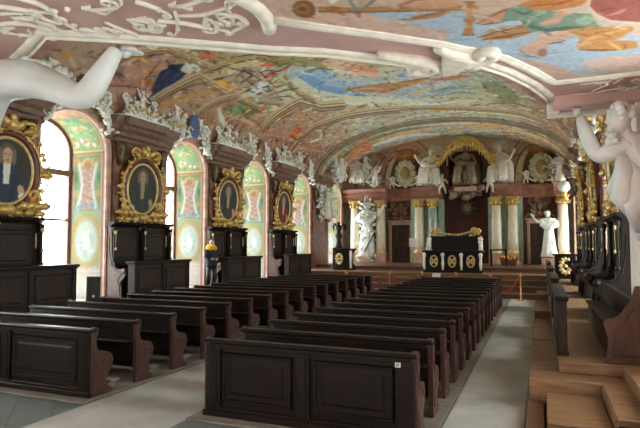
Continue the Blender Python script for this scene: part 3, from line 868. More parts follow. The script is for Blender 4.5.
# loudspeaker
sp = thing('loudspeaker', 'black box loudspeaker with a small white badge by the left window', 'speaker', (-10.78, 10.95, PH), -.7)
b = MB(); b.box(-.16, -.17, 0, .16, .17, .66, .015); b.build('cabinet', M['black'], sp)
g = MB(); g.box(.16, -.15, .04, .172, .15, .62, .004); g.build('grille', M['black'], sp)
w = MB(); w.tube([(.172, .0, .17), (.18, .0, .17)], .035, 12); w.build('badge', M['paper'], sp)
# ---------------------------------------------------------------- oval portraits
def oil(kind):
    c = Canvas(-.68, .68, -.52, .86, 90, 104, (46, 44, 38))
    rg = random.Random(kind + 3)
    for i in range(60):
        c.ell(rg.uniform(-1, 1), rg.uniform(-1, 1), .3, .2, rg.choice([(56, 52, 42), (38, 38, 36), (66, 60, 48), (44, 46, 44)]), rg.random() * 3, 1.0, .5)
    coat, skin, trim = [((40, 50, 74), (206, 160, 130), (226, 222, 214)), ((50, 58, 48), (176, 146, 116), (150, 140, 110)), ((58, 52, 44), (186, 146, 116), (170, 150, 120)), ((128, 40, 34), (190, 150, 122), (200, 180, 150))][kind % 4]
    dk_ = tuple(x * .7 for x in coat)
    c.poly([(-.62, -1), (-.55, -.2), (-.34, .2), (-.12, .32), (.12, .32), (.34, .2), (.55, -.25), (.66, -1)], coat)
    c.poly([(-.6, -1), (-.5, -.3), (-.3, -.35), (-.2, -1)], dk_); c.poly([(.3, -1), (.3, -.4), (.5, -.25), (.62, -1)], dk_)
    c.line([(-.3, .2), (-.1, -.5), (-.2, -1)], .06, dk_); c.line([(.3, .2), (.1, -.5), (.2, -1)], .06, dk_)
    c.poly([(-.1, .34), (.1, .34), (.07, -.1), (-.07, -.1)], trim)
    c.ell(0, .52, .15, .2, skin); c.ell(0, .62, .19, .15, (90, 76, 62)); c.ell(0, .5, .125, .17, skin)
    c.ell(-.17, .48, .06, .17, (120, 106, 90)); c.ell(.17, .48, .06, .17, (120, 106, 90))
    for sx in (-1, 1):
        c.ell(.05 * sx, .53, .02, .014, (50, 36, 28))
        c.ell(.4 * sx, -.3 + .1 * sx, .09, .12, skin, .5 * sx); c.ell(.42 * sx, -.42 + .1 * sx, .1, .06, trim, .4)
    c.line([(0, .5), (.02, .44)], .025, tuple(x * .8 for x in skin)); c.line([(-.04, .4), (.04, .4)], .02, (150, 80, 70))
    c.poly([(-.9, -1), (-.5, -.8), (-.2, -.75), (.3, -.8), (.6, -1)], (84, 40, 30) if kind % 2 == 0 else (60, 54, 40))
    c.blur(1)
    return c
def oval(a, b, n=48, ph=0): return [(a * math.cos(2 * PI * i / n + ph), b * math.sin(2 * PI * i / n + ph)) for i in range(n)]
def oval_sweep(mb, a, b, prof, P, n=56):
    k = len(prof); vs = []; fs = []
    for i in range(n):
        w = 2 * PI * i / n; ca, sa = math.cos(w), math.sin(w)
        for o, h in prof: vs.append(P((a + o) * ca, (b + o) * sa, h))
    for i in range(n):
        j = (i + 1) % n
        for q in range(k - 1): fs.append((i * k + q, j * k + q, j * k + q + 1, i * k + q + 1))
    mb.add(vs, fs, True)
def portrait(label, loc, rz, kind, group):
    t = thing('oval_portrait', label, 'painting', loc, rz, group)
    CZ, A, B = .95, .66, .74
    lean = .05
    def P(u, v, h): return V((.2 + h + lean * (v + B), u, CZ + v))
    cv = oil(kind)
    cvs = painted_mesh('canvas', cv, lambda u, v: (.2 + lean * ((v - .17) / .69 * B + B), u / .68 * A, CZ + (v - .17) / .69 * B), M['oil'], t, keep=lambda u, v: (u / .68) ** 2 + ((v - .17) / .69) ** 2 <= 1.0)
    m = MB(); oval_sweep(m, A - .03, B - .03, [(0, -.01), (.01, .04), (.045, .05), (.07, .02)], P); im = m
    m = MB(); oval_sweep(m, A + .04, B + .04, [(0, -.16), (0, .02), (.05, .06), (.13, .06), (.2, .02), (.22, -.16)], P); fb = m.build('frame_band', M['redframe'], t); im.build('inner_moulding', M['goldpale'], fb)
    g = MB(); rg = random.Random(kind * 7 + 1)
    for i in range(26):
        w = 2 * PI * i / 26
        a0 = (A + .2) * math.cos(w), (B + .2) * math.sin(w)
        out = math.atan2(math.sin(w) / B, math.cos(w) / A)
        if i % 2 == 0:
            leaf(g, P, a0, out + rg.uniform(-.5, .5), rg.uniform(.16, .27), .06, .05, .03)
        else:
            curl(g, lambda x, y: P(x, y, .06), a0, out + rg.choice([-1, 1]) * rg.uniform(.7, 1.1), rg.uniform(.16, .24), .9, .024, rg.choice([-1, 1]), .8, 5)
        g.blob(P(a0[0] * .99, a0[1] * .99, .05), (.035, .035, .035), n=6, m=4)
    g.tube([P(p[0], p[1], .03) for p in oval(A + .21, B + .21, 40) + oval(A + .21, B + .21, 40)[:1]], .04, 6)
    for sx in (-1, 1):
        leaf(g, P, (sx * (A + .2), 0), 0 if sx > 0 else PI, .28, .1, .07, .05)
        for q in (-.5, .5): g.blob(P(sx * (A + .26), q * B, .05), (.05, .065, .065))
    g.build('gilded_carving', M['gold'], t)
    c = MB()
    for sx in (-1, 1):
        curl(c, lambda x, y: P(x, y, .08), (0.05 * sx, B + .25), PI / 2 - sx * .9, .42, 1.1, .05, -sx, .5, 6)
        leaf(c, P, (.1 * sx, B + .2), PI / 2 - sx * .6, .3, .1, .08, .08)
        leaf(c, P, (.3 * sx, B + .16), PI / 2 - sx * 1.2, .3, .1, .08, .06)
    c.box(-.02 + .3, -.26, CZ + B + .2, .44, .26, CZ + B + .36, .03); c.blob(P(0, B + .3, .1), (.1, .2, .14)); c.blob(P(0, B + .46, .1), (.08, .1, .1))
    c.build('crest', M['gold'], t)
    b = MB()
    for sx in (-1, 1):
        curl(b, lambda x, y: P(x, y, .05), (.1 * sx, -B - .1), PI / 2 - sx * 1.6, .6, 1.1, .06, sx, .4, 6)
        curl(b, lambda x, y: P(x, y, .07), (.3 * sx, -B - .05), PI / 2 - sx * 1.5, .5, .9, .045, -sx, .3, 6)
        for k in range(4):
            leaf(b, P, ((.25 + .2 * k) * sx, -B - .08 + .02 * k), PI / 2 - sx * (1.1 + .12 * k), .3, .1, .06, .06)
    b.blob(P(0, -B - .12, .1), (.12, .2, .12))
    for i in range(7): b.blob(P(-.9 + .3 * i, -B - .18, .04), (.1, .16, .07), n=7, m=5)
    b.build('base_scroll', M['gold'], t)
    return t
Lp = ['gold framed oval portrait of a man in a blue coat at the left edge', 'gold framed oval portrait hanging right of the tall bright window', 'gold framed oval portrait above the person in the yellow scarf', 'gold framed oval portrait with red robe, farthest on the left wall']
for i, (y, lb) in enumerate(zip((8.62, PY[2], PY[3], PY[4]), Lp)):
    portrait(lb, (XL, y, 2.76), 0, i, 'oval portraits of the left wall')
Rp = ['gold framed oval portrait on the right wall nearest the white pillar, seen edge on', 'second gold framed oval portrait from the white pillar on the right wall, edge on', 'farthest gold framed oval portrait on the right wall, edge on']
for i, (y, lb) in enumerate(zip(PY[2:5], Rp)):
    portrait(lb, (XR, y, 2.76), PI, i + 1, 'oval portraits of the right wall')

# ---------------------------------------------------------------- white stucco on cornices and over arches
def frill(s, P, P3, rg, pts, size, n):
    """crowded little leaves, curls and drops along points"""
    for i in range(n):
        x, y = rg.choice(pts); x += rg.gauss(0, size); y += rg.gauss(0, size)
        k = rg.random()
        if k < .45: leaf(s, P3, (x, y), rg.uniform(0, 2 * PI), size * rg.uniform(1.2, 2.0), size * .62, size * .6, rg.uniform(0, .1))
        elif k < .56: curl(s, P, (x, y), rg.uniform(0, 2 * PI), size * rg.uniform(1.5, 2.6), 1.0, size * .3, rg.choice((-1, 1)), rg.uniform(-.5, .5), 5)
        else: s.blob(P(x, y), size * rg.uniform(.45, .95), n=7, m=4)
def crest_group(seed):
    """a fan of stucco foliage with a small figure"""
    rg = random.Random(seed); s = MB()
    P = lambda a, b: V((.36 + rg.uniform(-.06, .06), a, b)); P3 = lambda a, b, h: V((.36 + h, a, b))
    s.box(.1, -.85, 0, .56, .85, .06)
    for i in range(9):
        a = PI * (i + .5) / 9
        leaf(s, P3, (.4 * math.cos(a), .05), a, .22 + .3 * math.sin(a), .08, .07, .0)
    for sx in (-1, 1): curl(s, P, (.3 * sx, .1), PI / 2 - sx * 1.1, .5, 1.1, .05, sx, .5, 6)
    pts = [(-.75 + .1 * i, .1) for i in range(16)] + [(-.5 + .1 * i, .25) for i in range(11)] + [(-.25 + .1 * i, .45) for i in range(6)] + [(0, .62), (.05, .75)]
    frill(s, P, P3, rg, pts, .085, 90)
    return s
def arch_group(seed, ext=False):
    rg = random.Random(seed); s = MB()
    P = lambda a, b: V((.24 + rg.uniform(-.04, .06), a, b)); P3 = lambda a, b, h: V((.24 + h, a, b))
    pts = []
    for sx in (-1, 1):
        curl(s, P, (.42 * sx, .0), PI / 2 + sx * .15, .7, 1.1, .07, sx, -.5, 7)
        curl(s, P, (.66 * sx, -.1), PI / 2 - sx * .9, .5, 1.1, .06, sx, .4, 6)
        pts += [((.44 + .05 * k) * sx, .75 - .12 * k) for k in range(10)] + [((.6 + .07 * k) * sx, .2 - .1 * k) for k in range(8)]
    if not ext: s.tube([P(a, b) for a, b in [(-1.15, -.45), (-.9, -.15), (-.66, .3), (-.42, .78), (0, .92), (.42, .78), (.66, .3), (.9, -.15), (1.15, -.45)]], .09, 7)
    if ext: s.tube([P(a, b) for a, b in [(-1.8, .05), (-1.3, .1), (-.9, .1), (-.62, .35), (-.42, .75), (0, .92), (.42, .78), (.66, .3), (.9, -.15), (1.15, -.45)]], .09, 7)
    if ext: pts += [(-1.75 + .11 * k, .02 + .14 * j) for k in range(13) for j in range(3)] + [(-1.2 + .1 * k, .5) for k in range(6)]
    pts += [(-.4 + .1 * k, .92 - .02 * abs(k - 4)) for k in range(9)]
    frill(s, P, P3, rg, pts, .085, 260 if ext else 150)
    return s
CR = ['fan of white gilt-touched stucco on the cornice above the portrait at the left edge', 'fan of white stucco foliage on the cornice right of the raised white arm', 'fan of white stucco on the cornice above the portrait near the person', 'fan of white stucco on the left cornice nearest the podium']
c0 = None
for i, (y, lb) in enumerate(zip(PY[1:5], CR)):
    if c0 is None:
        c0 = thing('stucco_crest', lb, 'stucco ornament', (XL, y - .3, 5.7), 0, 'stucco fans on the left cornice')
        crest_group(4).build('foliage', M['stuccob'], c0)
        f = MB(); put(f, PUTTO, .42, 0, .2, .62, PI / 2); f.build('cherub', M['stucco'], c0)
        g = MB()
        g.tube([(.48 + .02 * (k % 2), -.5 + .09 * k, .3 + .1 * math.sin(k * 1.3)) for k in range(12)], [.02 + .025 * (k % 2) for k in range(12)], 6)
        g.build('gilt_touches', M['goldpale'], c0)
    else: dup(c0, (XL, y - .3, 5.7), 0, lb)
for i, (y, lb) in enumerate(zip(PY[2:5], ['fan of white stucco on the right cornice nearest the right atlas figure', 'second fan of white stucco on the right cornice', 'farthest fan of white stucco on the right cornice'])):
    dup(c0, (XR, y + .3, 5.7), PI, lb, 'stucco fans on the right cornice')
AG = ['white stucco scrollwork over the first window arch, behind the raised white arm', 'white stucco scrollwork around a blue oval over the second window arch', 'white stucco scrollwork around a brown oval over the third window arch', 'white stucco scrollwork over the fourth window arch, towards the podium']
a0 = None
for i, (y, lb) in enumerate(zip(WY[2:6], AG)):
    g = thing('stucco_cartouche', lb, 'stucco ornament', (XL, y, 5.72), 0, 'stucco scrollwork over the left arches')
    arch_group(41 + 3 * i, True).build('scrollwork', M['stuccob'], g)
    m = MB(); m.blob((.36, 0, .38), (.1, .32, .42)); m.build('oval_panel', M['blue'] if i == 1 else M['brownwall'], g)
    m = MB(); put(m, PUTTO, .4, -1.05, .3, .62, PI / 2); m.build('cherub', M['stucco'], g)
    m = MB(); m.tube([(.4 + .03 * (k % 2), -1.6 + .11 * k, .22 + .1 * math.sin(k * 1.7)) for k in range(14)], [.02 + .025 * (k % 2) for k in range(14)], 6); m.build('gilt_touches', M['goldpale'], g)
for i, (y, lb) in enumerate(zip(WY[3:6], ['white stucco scrollwork over the nearest arch of the right wall', 'white stucco scrollwork over the second arch of the right wall', 'white stucco scrollwork over the farthest arch of the right wall'])):
    g = thing('stucco_cartouche', lb, 'stucco ornament', (XR, y, 5.72), PI, 'stucco scrollwork over the right arches')
    arch_group(31 + i).build('scrollwork', M['stucco'], g)
    m = MB(); m.blob((.16, 0, .42), (.1, .36, .48)); m.build('oval_panel', M['brownwall'], g)
    m = MB()
    m.tube([(.42, .95 * math.cos(q * .35), -.25 + 1.15 * math.sin(q * .35)) for q in range(10)], [.05 + .05 * (q % 2) for q in range(10)], 6)
    m.build('gilt_touches', M['gold'], g)
# ---------------------------------------------------------------- podium
PD = .95
pod = thing('podium', 'raised podium deck under the columns at the far end of the hall', 'stage', (-4.6, 29.5, 0))
o = (-4.6, 24.4, 0)
pst = thing('podium_steps', 'broad wooden steps rising to the podium behind the rope barrier', 'steps', o)
for i, (y, z) in enumerate([(21.75, .19), (22.6, .38), (23.5, .57), (24.4, .76)]):
    mb = MB(); mb.box(-9.34, y, 0 if i == 0 else z - .19, .19, 26.6, z - .03); mb.box(-9.34, y - .04, z - .04, .19, 26.6, z, .01); mb.build('step', M['plankdk'] if i < 3 else M['plank'], pst, o)
mb = MB(); mb.box(XL, 24.46, .0, -9.35, 27.2, .73); mb.box(XL, 24.44, .72, -9.35, 27.2, .76, .01); mb.build('side_floor', M['plank'], pst, o)
mb = MB(); mb.box(-9.34, 26.6, 0, .19, 27.2, PD - .05); mb.build('riser', M['redmarble'], pst, o)
mb = MB(); mb.box(-9.34, 26.5, PD - .1, .19, 27.2, PD, .02); mb.build('top_step', M['plankdk'], pst, o)
o = (-4.6, 29.5, 0); pod.location = o
mb = MB(); mb.box(XL, 27.22, 0, XR, YF, PD - .1); mb.build('base', M['redmarble'], pod, o)
mb = MB(); mb.box(XL, 27.2, PD - .1, XR, YF, PD, .01); mb.build('deck', M['plankdk'], pod, o)

# ---------------------------------------------------------------- painted far wall
def far_canvas():
    rg = random.Random(5)
    c = Canvas(XL, XR, PD, 8.3, 434, 246, (168, 116, 98))
    c.poly([(XL, 5.25), (XR, 5.25), (XR, 8.3), (XL, 8.3)], (196, 170, 140))
    for i in range(150):
        c.ell(rg.uniform(XL, XR), rg.uniform(1, 5.2), rg.uniform(.1, .5), rg.uniform(.05, .2), rg.choice([(166, 112, 92), (130, 80, 64), (156, 104, 86)]), rg.random() * 3, .9, .5)
    for a, b in ((-7.0, -5.1), (-2.55, -.75), (-11.3, -8.5), (.75, 1.7)):
        c.poly([(a, .95), (b, .95), (b, 4.5), (a, 4.5)], (118, 140, 130))
        for i in range(40): c.ell(rg.uniform(a, b), rg.uniform(1, 4.4), .06, .5, rg.choice([(140, 160, 148), (96, 122, 116), (170, 170, 150)]), rg.gauss(0, .2), .8, .5)
    c.poly([(-5.15, .95), (-2.5, .95), (-2.5, 6.6), (-3.2, 7.4), (-4.5, 7.4), (-5.15, 6.6)], (84, 44, 38))
    for i in range(60): c.ell(rg.uniform(-5.1, -2.5), rg.uniform(1, 7), .2, .4, rg.choice([(96, 52, 42), (66, 34, 32), (76, 50, 44)]), rg.random(), .9, .5)
    for cx in (-7.75, -.04):
        c.poly([(cx - .85, .95), (cx + .95, .95), (cx + .95, 5.2), (cx - .85, 5.2)], (134, 90, 74))
        c.poly([(cx - .8, 3.5), (cx + .85, 3.5), (cx + .85, 5.0), (cx - .8, 5.0)], (112, 62, 50))
        for i in range(40):
            c.ell(cx + rg.gauss(0, .28), rg.uniform(3.5, 4.9), rg.uniform(.04, .13), rg.uniform(.04, .13), rg.choice([(190, 150, 110), (206, 186, 156), (150, 104, 62), (120, 110, 96), (166, 126, 70)]), rg.random() * 3, .5, .9)
        c.ell(cx, 4.75, .1, .22, (176, 130, 62)); c.ell(cx, 4.2, .22, .26, (190, 164, 132)); c.ell(cx, 4.2, .16, .2, (150, 100, 66))
        x = cx + .36
        c.ell(x, 6.1, 1.05, 1.5, (70, 52, 44), 0, .06); c.ell(x, 6.1, .98, 1.42, (126, 98, 78), 0, .06); c.ell(x, 6.0, .8, 1.1, (98, 76, 62))
        c.ell(x + .1, 7.3, .7, .3, (176, 116, 54), .2, .5); c.ell(x, 7.35, .3, .15, (200, 140, 70))
    for sx in (-1, 1):
        c.line([(-3.85 + sx * 1.2, 5.4), (-3.85 + sx * 1.75, 6.5), (-3.85 + sx * 1.5, 7.4), (-3.85 + sx * 2.0, 7.8)], .28, (214, 200, 172))
        c.line([(-3.85 + sx * 2.9, 5.5), (-3.85 + sx * 2.45, 6.4), (-3.85 + sx * 2.2, 7.2), (-3.85 + sx * 2.8, 7.8)], .2, (196, 176, 146))
        c.ell(-3.85 + sx * 2.1, 6.4, .3, .8, (168, 112, 92), -.3 * sx); c.ell(-3.85 + sx * 1.8, 7.55, .45, .3, (206, 206, 190))
        c.line([(-3.85 + sx * 1.6, 5.4), (-3.85 + sx * 2.2, 6.3), (-3.85 + sx * 2.0, 7.3)], .05, (70, 54, 46))
    for i in range(50): c.ell(rg.uniform(-11.2, -8.6), rg.uniform(5.3, 7.6), rg.uniform(.1, .35), rg.uniform(.05, .2), rg.choice([(206, 192, 168), (150, 110, 86), (186, 104, 76), (128, 96, 74), (166, 160, 140)]), rg.random() * 3, .6, .8)
    for i in range(40): c.ell(rg.uniform(.6, 1.7), rg.uniform(5.3, 7.2), rg.uniform(.1, .35), rg.uniform(.05, .2), rg.choice([(196, 176, 146), (160, 120, 96), (180, 130, 70), (128, 96, 74)]), rg.random() * 3, .6, .8)
    for cx in (-7.39, .1):                                   # scrolled marbling round the lunettes
        for k, (w_, col) in enumerate([(.3, (222, 208, 178)), (.08, (96, 74, 60)), (.2, (190, 140, 118)), (.06, (80, 62, 52))]):
            R = 1.2 + .2 * k
            c.line([(cx + R * math.cos(q), 5.7 + R * 1.45 * math.sin(q)) for q in [PI * i / 16 for i in range(17)]], w_, col, .9)
        c.ell(cx, 6.1, .95, 1.4, (112, 86, 70), 0, .06); c.ell(cx, 7.35, .75, .32, (168, 112, 56), .1, .5); c.ell(cx - .1, 7.4, .4, .16, (206, 150, 80), .1, .5)
    for i in range(160):
        x, y = rg.uniform(XL, XR), rg.uniform(5.5, 8.1)
        if abs(x + 3.85) < 1.2: continue
        c.line([(x, y), (x + rg.uniform(-.4, .4), y + rg.uniform(-.2, .2))], rg.uniform(.04, .1), rg.choice([(226, 214, 188), (90, 70, 56), (190, 140, 96), (206, 190, 160), (150, 104, 84)]), .7)
    c.blur(1)
    return c
cv = far_canvas()
struct(painted_mesh('wall_far_painting', cv, lambda u, v: (u, u * 0 + YF - .012, v), M['fresco'], None,
       keep=lambda u, v: (v < ZS) | (((u - XC) / VA) ** 2 + ((v - ZS) / VB) ** 2 < 1.02)))
# side doors
def door(n, x0, x1):
    r = structroot('door_%d' % n, ((x0 + x1) / 2, YF, PD))
    w = (x1 - x0) / 2; H = 2.22
    l = MB(); l.box(-w, -.06, 0, w, -.02, H)
    for a, b in ((.15, 1.0), (1.12, 2.08)):
        for s0, s1 in ((-w + .08, -.04), (.04, w - .08)): panel_frame(l, s0, s1, a, b, lambda u, v, d: (u, -.06 - d, v), .04, .02)
    struct(l.build('leaf', M['door'], r))
    f = MB(); f.box(-w - .16, -.14, 0, -w, 0, H + .02, .01); f.box(w, -.14, 0, w + .16, 0, H + .02, .01); f.box(-w - .2, -.18, H, w + .2, 0, H + .2, .02); f.box(-w - .28, -.24, H + .2, w + .28, 0, H + .28, .02)
    struct(f.build('frame', M['pinkstone'], r))
    k = MB(); k.blob((w - .12, -.1, 1.05), .035); struct(k.build('handle', M['brass'], r))
    g = MB(); P3 = lambda a, b, h: V((a, -.16 - h, b)); P = lambda a, b: V((a, -.18, b))
    for sx in (-1, 1):
        curl(g, P, (.08 * sx, H + .4), PI / 2 - sx * 1.2, .5, 1.0, .05, -sx, .5, 6); curl(g, P, (.2 * sx, H + .7), PI / 2 - sx * .4, .5, 1.1, .05, sx, -.4, 6)
        for q in range(3): leaf(g, P3, (.2 * sx, H + .35 + .2 * q), PI / 2 - sx * (1.3 - .3 * q), .35, .1, .06)
    g.blob((0, -.1, H + 1.0), (.2, .1, .26))
    struct(g.build('overdoor_carving', M['statuebr'], r))
door(1, -8.31, -7.21); door(2, -.54, .47)
# entablature blocks
tn += 1
er = structroot('trim_%d' % tn, (-4.8, YF, 0))
EP = [(0, 4.62), (-.55, 4.62), (-.58, 4.8), (-.66, 4.84), (-.66, 5.08), (-.78, 5.14), (-.86, 5.26), (-.9, 5.32), (0, 5.34)]
for a, b in ((-11.25, -8.45), (-6.95, -5.2), (-2.55, -.95), (.68, 1.65)):
    e = MB(); e.prism(EP, a + 4.8, b + 4.8, 'x'); struct(e.build('entablature', M['redmarble'], er))
e = MB()
for a, b in ((-8.45, -6.95), (-.95, .68)): e.prism([(y * .35, z) for y, z in EP], a + 4.8, b + 4.8, 'x')
struct(e.build('entablature_band', M['redmarble'], er))

# columns
def column(label, x, y, shaft, group):
    t = thing('column', label, 'column', (x, y, PD), 0, group)
    p = MB(); p.box(-.36, -.36, 0, .36, .36, .12, .01); p.box(-.31, -.31, .12, .31, .31, .5, .01); p.box(-.35, -.35, .5, .35, .35, .58, .015); p.build('pedestal', M['pinkstone'], t)
    b = MB(); b.lathe([(.33, .58), (.34, .62), (.31, .67), (.28, .69), (.31, .73), (.29, .77), (.26, .78)], n=20); b.build('base', M['goldpale'], t)
    s = MB(); s.lathe([(.285, .78), (.28, 1.4), (.27, 2.2), (.24, 3.18)], n=24); s.build('shaft', shaft, t)
    c = MB(); c.lathe([(.215, 3.16), (.25, 3.19), (.22, 3.23), (.21, 3.3), (.23, 3.45), (.31, 3.6)], n=18)
    for i in range(8):
        a = 2 * PI * i / 8
        P3 = lambda u, v, h, a=a: V(((.22 + h) * math.cos(a) - u * math.sin(a), (.22 + h) * math.sin(a) + u * math.cos(a), v))
        leaf(c, P3, (0, 3.22), PI / 2, .26, .08, .07)
        if i % 2: c.blob((.34 * math.cos(a), .34 * math.sin(a), 3.56), .06, n=7, m=5)
    c.box(-.33, -.33, 3.6, .33, .33, 3.68, .01); c.build('capital', M['gold'], t)
    return t
CC = [(-10.45, 31.5, 'cream', 'cream column left of the pale blue statue, at the far left corner'), (-8.84, 31.5, 'cream', 'cream column between the pale blue statue and the left door'),
      (-6.5, 31.35, 'cream', 'cream column right of the left door, beside the white sign'), (-5.72, 31.35, 'green', 'green veined column just left of the dark throne niche'),
      (-2.24, 31.35, 'cream', 'cream column just right of the dark throne niche'), (-1.4, 31.35, 'cream', 'cream column left of the right door'),
      (1.1, 31.4, 'cream', 'bright cream column right of the right door, beside the globe')]
for x, y, s_, lb in CC: column(lb, x, y, M[s_], 'gilt capital columns of the far wall')
tn += 1
er = structroot('trim_%d' % tn, (-4.8, YF, 0))
for x in (-6.1, -6.9, -5.3, -2.55, -1.85, -1.05):
    e = MB(); e.box(x - .15 + 4.8, -.5, PD, x + .15 + 4.8, 0, 4.62, .01); struct(e.build('pilaster', M['green'], er))
# transverse arch ribs of the ceiling
def rib(y, w, d, m_):
    global tn
    tn += 1
    vs = []; fs = []; n = 48; sec = [(-w, 0), (-w, d * .6), (-w * .4, d), (w * .4, d), (w, d * .6), (w, 0)]
    k = len(sec)
    for i in range(n + 1):
        a = PI * i / n
        for q, h in sec: vs.append((XC - (VA - h) * math.cos(a), y + q, ZS + (VB - h) * math.sin(a)))
    for i in range(n):
        for q in range(k - 1): fs.append((i * k + q, i * k + q + 1, (i + 1) * k + q + 1, (i + 1) * k + q))
    struct(MB().add(vs, fs, True).build('trim_%d' % tn, m_))
rib(26.9, .14, .09, M['rib']); rib(27.25, .05, .05, M['corn']); rib(27.6, .1, .07, M['rib'])

# ---------------------------------------------------------------- statues of the far end
def statue(name, label, loc, rz, fig, s, m_, group=None, pedestal=None, extra=None, mirror=False):
    t = thing(name, label, 'statue', loc, rz, group)
    b = MB(); z = 0
    if pedestal:
        q = MB(); q.box(-pedestal[0], -pedestal[0] * .8, 0, pedestal[0], pedestal[0] * .8, pedestal[1], .03); q.build('pedestal', M['pinkstone'], t); z = pedestal[1]
    put(b, fig, 0, 0, z, s, 0, mirror); b.build('figure', m_, t)
    if extra: extra(t, z)
    return t
def staff(t, z):
    m = MB(); m.tube([(.55, -.42, z + 1.5), (-.1, -.46, z + .3)], .035, 6); m.build('staff', M['stalldk'], t)
    c = MB(); P = lambda u, v: V((u, -.2, v)); P3 = lambda u, v, h: V((u, -.2 - h, v)); rg = random.Random(41)
    frill(c, P, P3, rg, [(-.3 + .1 * i, z + .1 + .5 * k) for i in range(7) for k in range(7)], .12, 130)
    c.build('drapery', M['stuccob'], t)
statue('statue', 'tall pale statue in folded robes between the two left cream columns', (-9.66, 31.4, PD), .1, STAND, 1.9, M['stuccob'], None, (.42, .3), staff)
statue('statue', 'pale standing statue beside the cream column right of the right door', (.4, 31.0, PD), -.1, STAND, 1.4, M['stuccob'], None, (.36, .4), None, True)
statue('statue', 'white seated allegorical statue above the columns left of the throne canopy', (-5.85, 31.55, 5.34), .2, SIT, 1.6, M['stucco'], 'seated figures beside the canopy')
statue('statue', 'white seated allegorical statue above the columns right of the throne canopy', (-2.05, 31.55, 5.34), -.2, SIT, 1.6, M['stucco'], 'seated figures beside the canopy', None, None, True)
def throne(t, z):
    m = MB(); m.box(-.8, .1, z - .5, .8, .55, z + .25, .05)
    for i in range(16): m.blob((random.uniform(-.9, .9), random.uniform(-.3, .3), z - .3 + random.uniform(-.3, .3)), random.uniform(.15, .28), n=8, m=5)
    m.build('cloud_seat', M['statuebr'], t)
    m = MB(); m.tube([(-.98, -.4, z + 1.2), (-1.0, -.5, z + 2.4)], .04, 6); m.build('sceptre', M['gold'], t)
statue('statue', 'grey brown statue of an enthroned ruler under the gilded canopy', (-3.85, 31.5, 5.0), 0, SIT, 1.75, M['statuebr'], None, (.6, .25), throne)
for i, (x, z, mr, lb) in enumerate([(-5.15, 4.9, False, 'white cherub hanging at the left edge of the throne niche'), (-2.55, 4.9, True, 'white cherub hanging at the right edge of the throne niche')]):
    statue('cherub', lb, (x, 31.3, z), 0, PUTTO, 1.0, M['stucco'], 'cherubs of the throne niche', None, None, mr)
def cluster(name, label, loc, rz, pts, seed, figs, group=None, size=.14, n=120):
    t = thing(name, label, 'statue group', loc, rz, group); rg = random.Random(seed)
    c = MB(); P = lambda u, v: V((u, rg.uniform(-.12, .06), v)); P3 = lambda u, v, h: V((u, -h, v))
    frill(c, P, P3, rg, pts, size, n); c.build('foliage', M['stuccob'], t)
    for fg, x, y, z, s_, r, mr in figs:
        b = MB(); put(b, fg, x, y, z, s_, r, mr); b.build('figure', M['stucco'], t)
    return t
cluster('statue_group', 'white plaster figures clinging to the far left corner above the dark lamp', (-11.05, 28.0, 3.3), PI / 2, [(-.9 + .2 * i, .3 + .25 * k) for i in range(10) for k in range(7)], 3,
        [(STAND, -.35, -.25, .1, 1.0, .4, False), (STAND, .45, -.25, .2, .95, -.5, True)])
cluster('statue_group', 'white figure with draperies climbing the foot of the ceiling arch at the far left', (-10.75, 29.2, 5.72), PI / 2, [(-.5 + .15 * i, .1 + .2 * k) for i in range(8) for k in range(8)], 4,
        [(STAND, 0, -.2, .1, .95, .3, False), (PUTTO, .5, -.2, 0, .8, 0, True)]).scale = (1.3, 1, 1.3)
cluster('statue_group', 'cascade of white stucco figures over the far left column, beside the left shield', (-9.5, 31.6, 5.36), 0, [(-1.2 + .22 * i, .9 - .12 * i + .22 * k) for i in range(8) for k in range(5)], 5,
        [(SIT, -.7, -.2, .3, .95, .4, False), (PUTTO, .35, -.25, .1, .85, -.3, True), (PUTTO, -.2, -.2, .9, .8, .3, False)]).scale = (1.15, 1, 1.2)
cluster('statue_group', 'white winged figure above the entablature at the far right corner', (1.0, 31.4, 5.36), 0, [(-.3 + .12 * i, .1 + .2 * k) for i in range(6) for k in range(7)], 6,
        [(STAND, 0, -.25, .0, .85, -.4, True)], None, .11, 70)
# shields
for x, lb in ((-7.39, 'cream shell shaped shield over the left door'), (.1, 'cream shell shaped shield over the right door')):
    t = thing('cartouche', lb, 'shield', (x, YF - .3, 5.36), 0, 'shields over the side doors')
    b = MB(); b.blob((0, 0, .85), (.52, .2, .7), n=18, m=10)
    for i in range(12):
        a = 2 * PI * i / 12; b.blob((.5 * math.cos(a), -.02, .85 + .66 * math.sin(a)), (.17, .14, .2), n=10, m=6)
    b.build('shell', M['shell'], t)
    f = MB(); f.blob((0, -.14, .85), (.3, .14, .42), n=14, m=8); f.build('field', M['ochre'], t)
    for sx in (-1, 1):
        b = MB(); curl(b, lambda u, v: V((u, -.1, v)), (.3 * sx, .1), PI / 2 - sx * 1.3, .55, 1.0, .07, sx, .4, 6); put(b, PUTTO, .8 * sx, -.1, 0, .6, 0, sx > 0)
        b.build('supporter', M['stucco'], t)
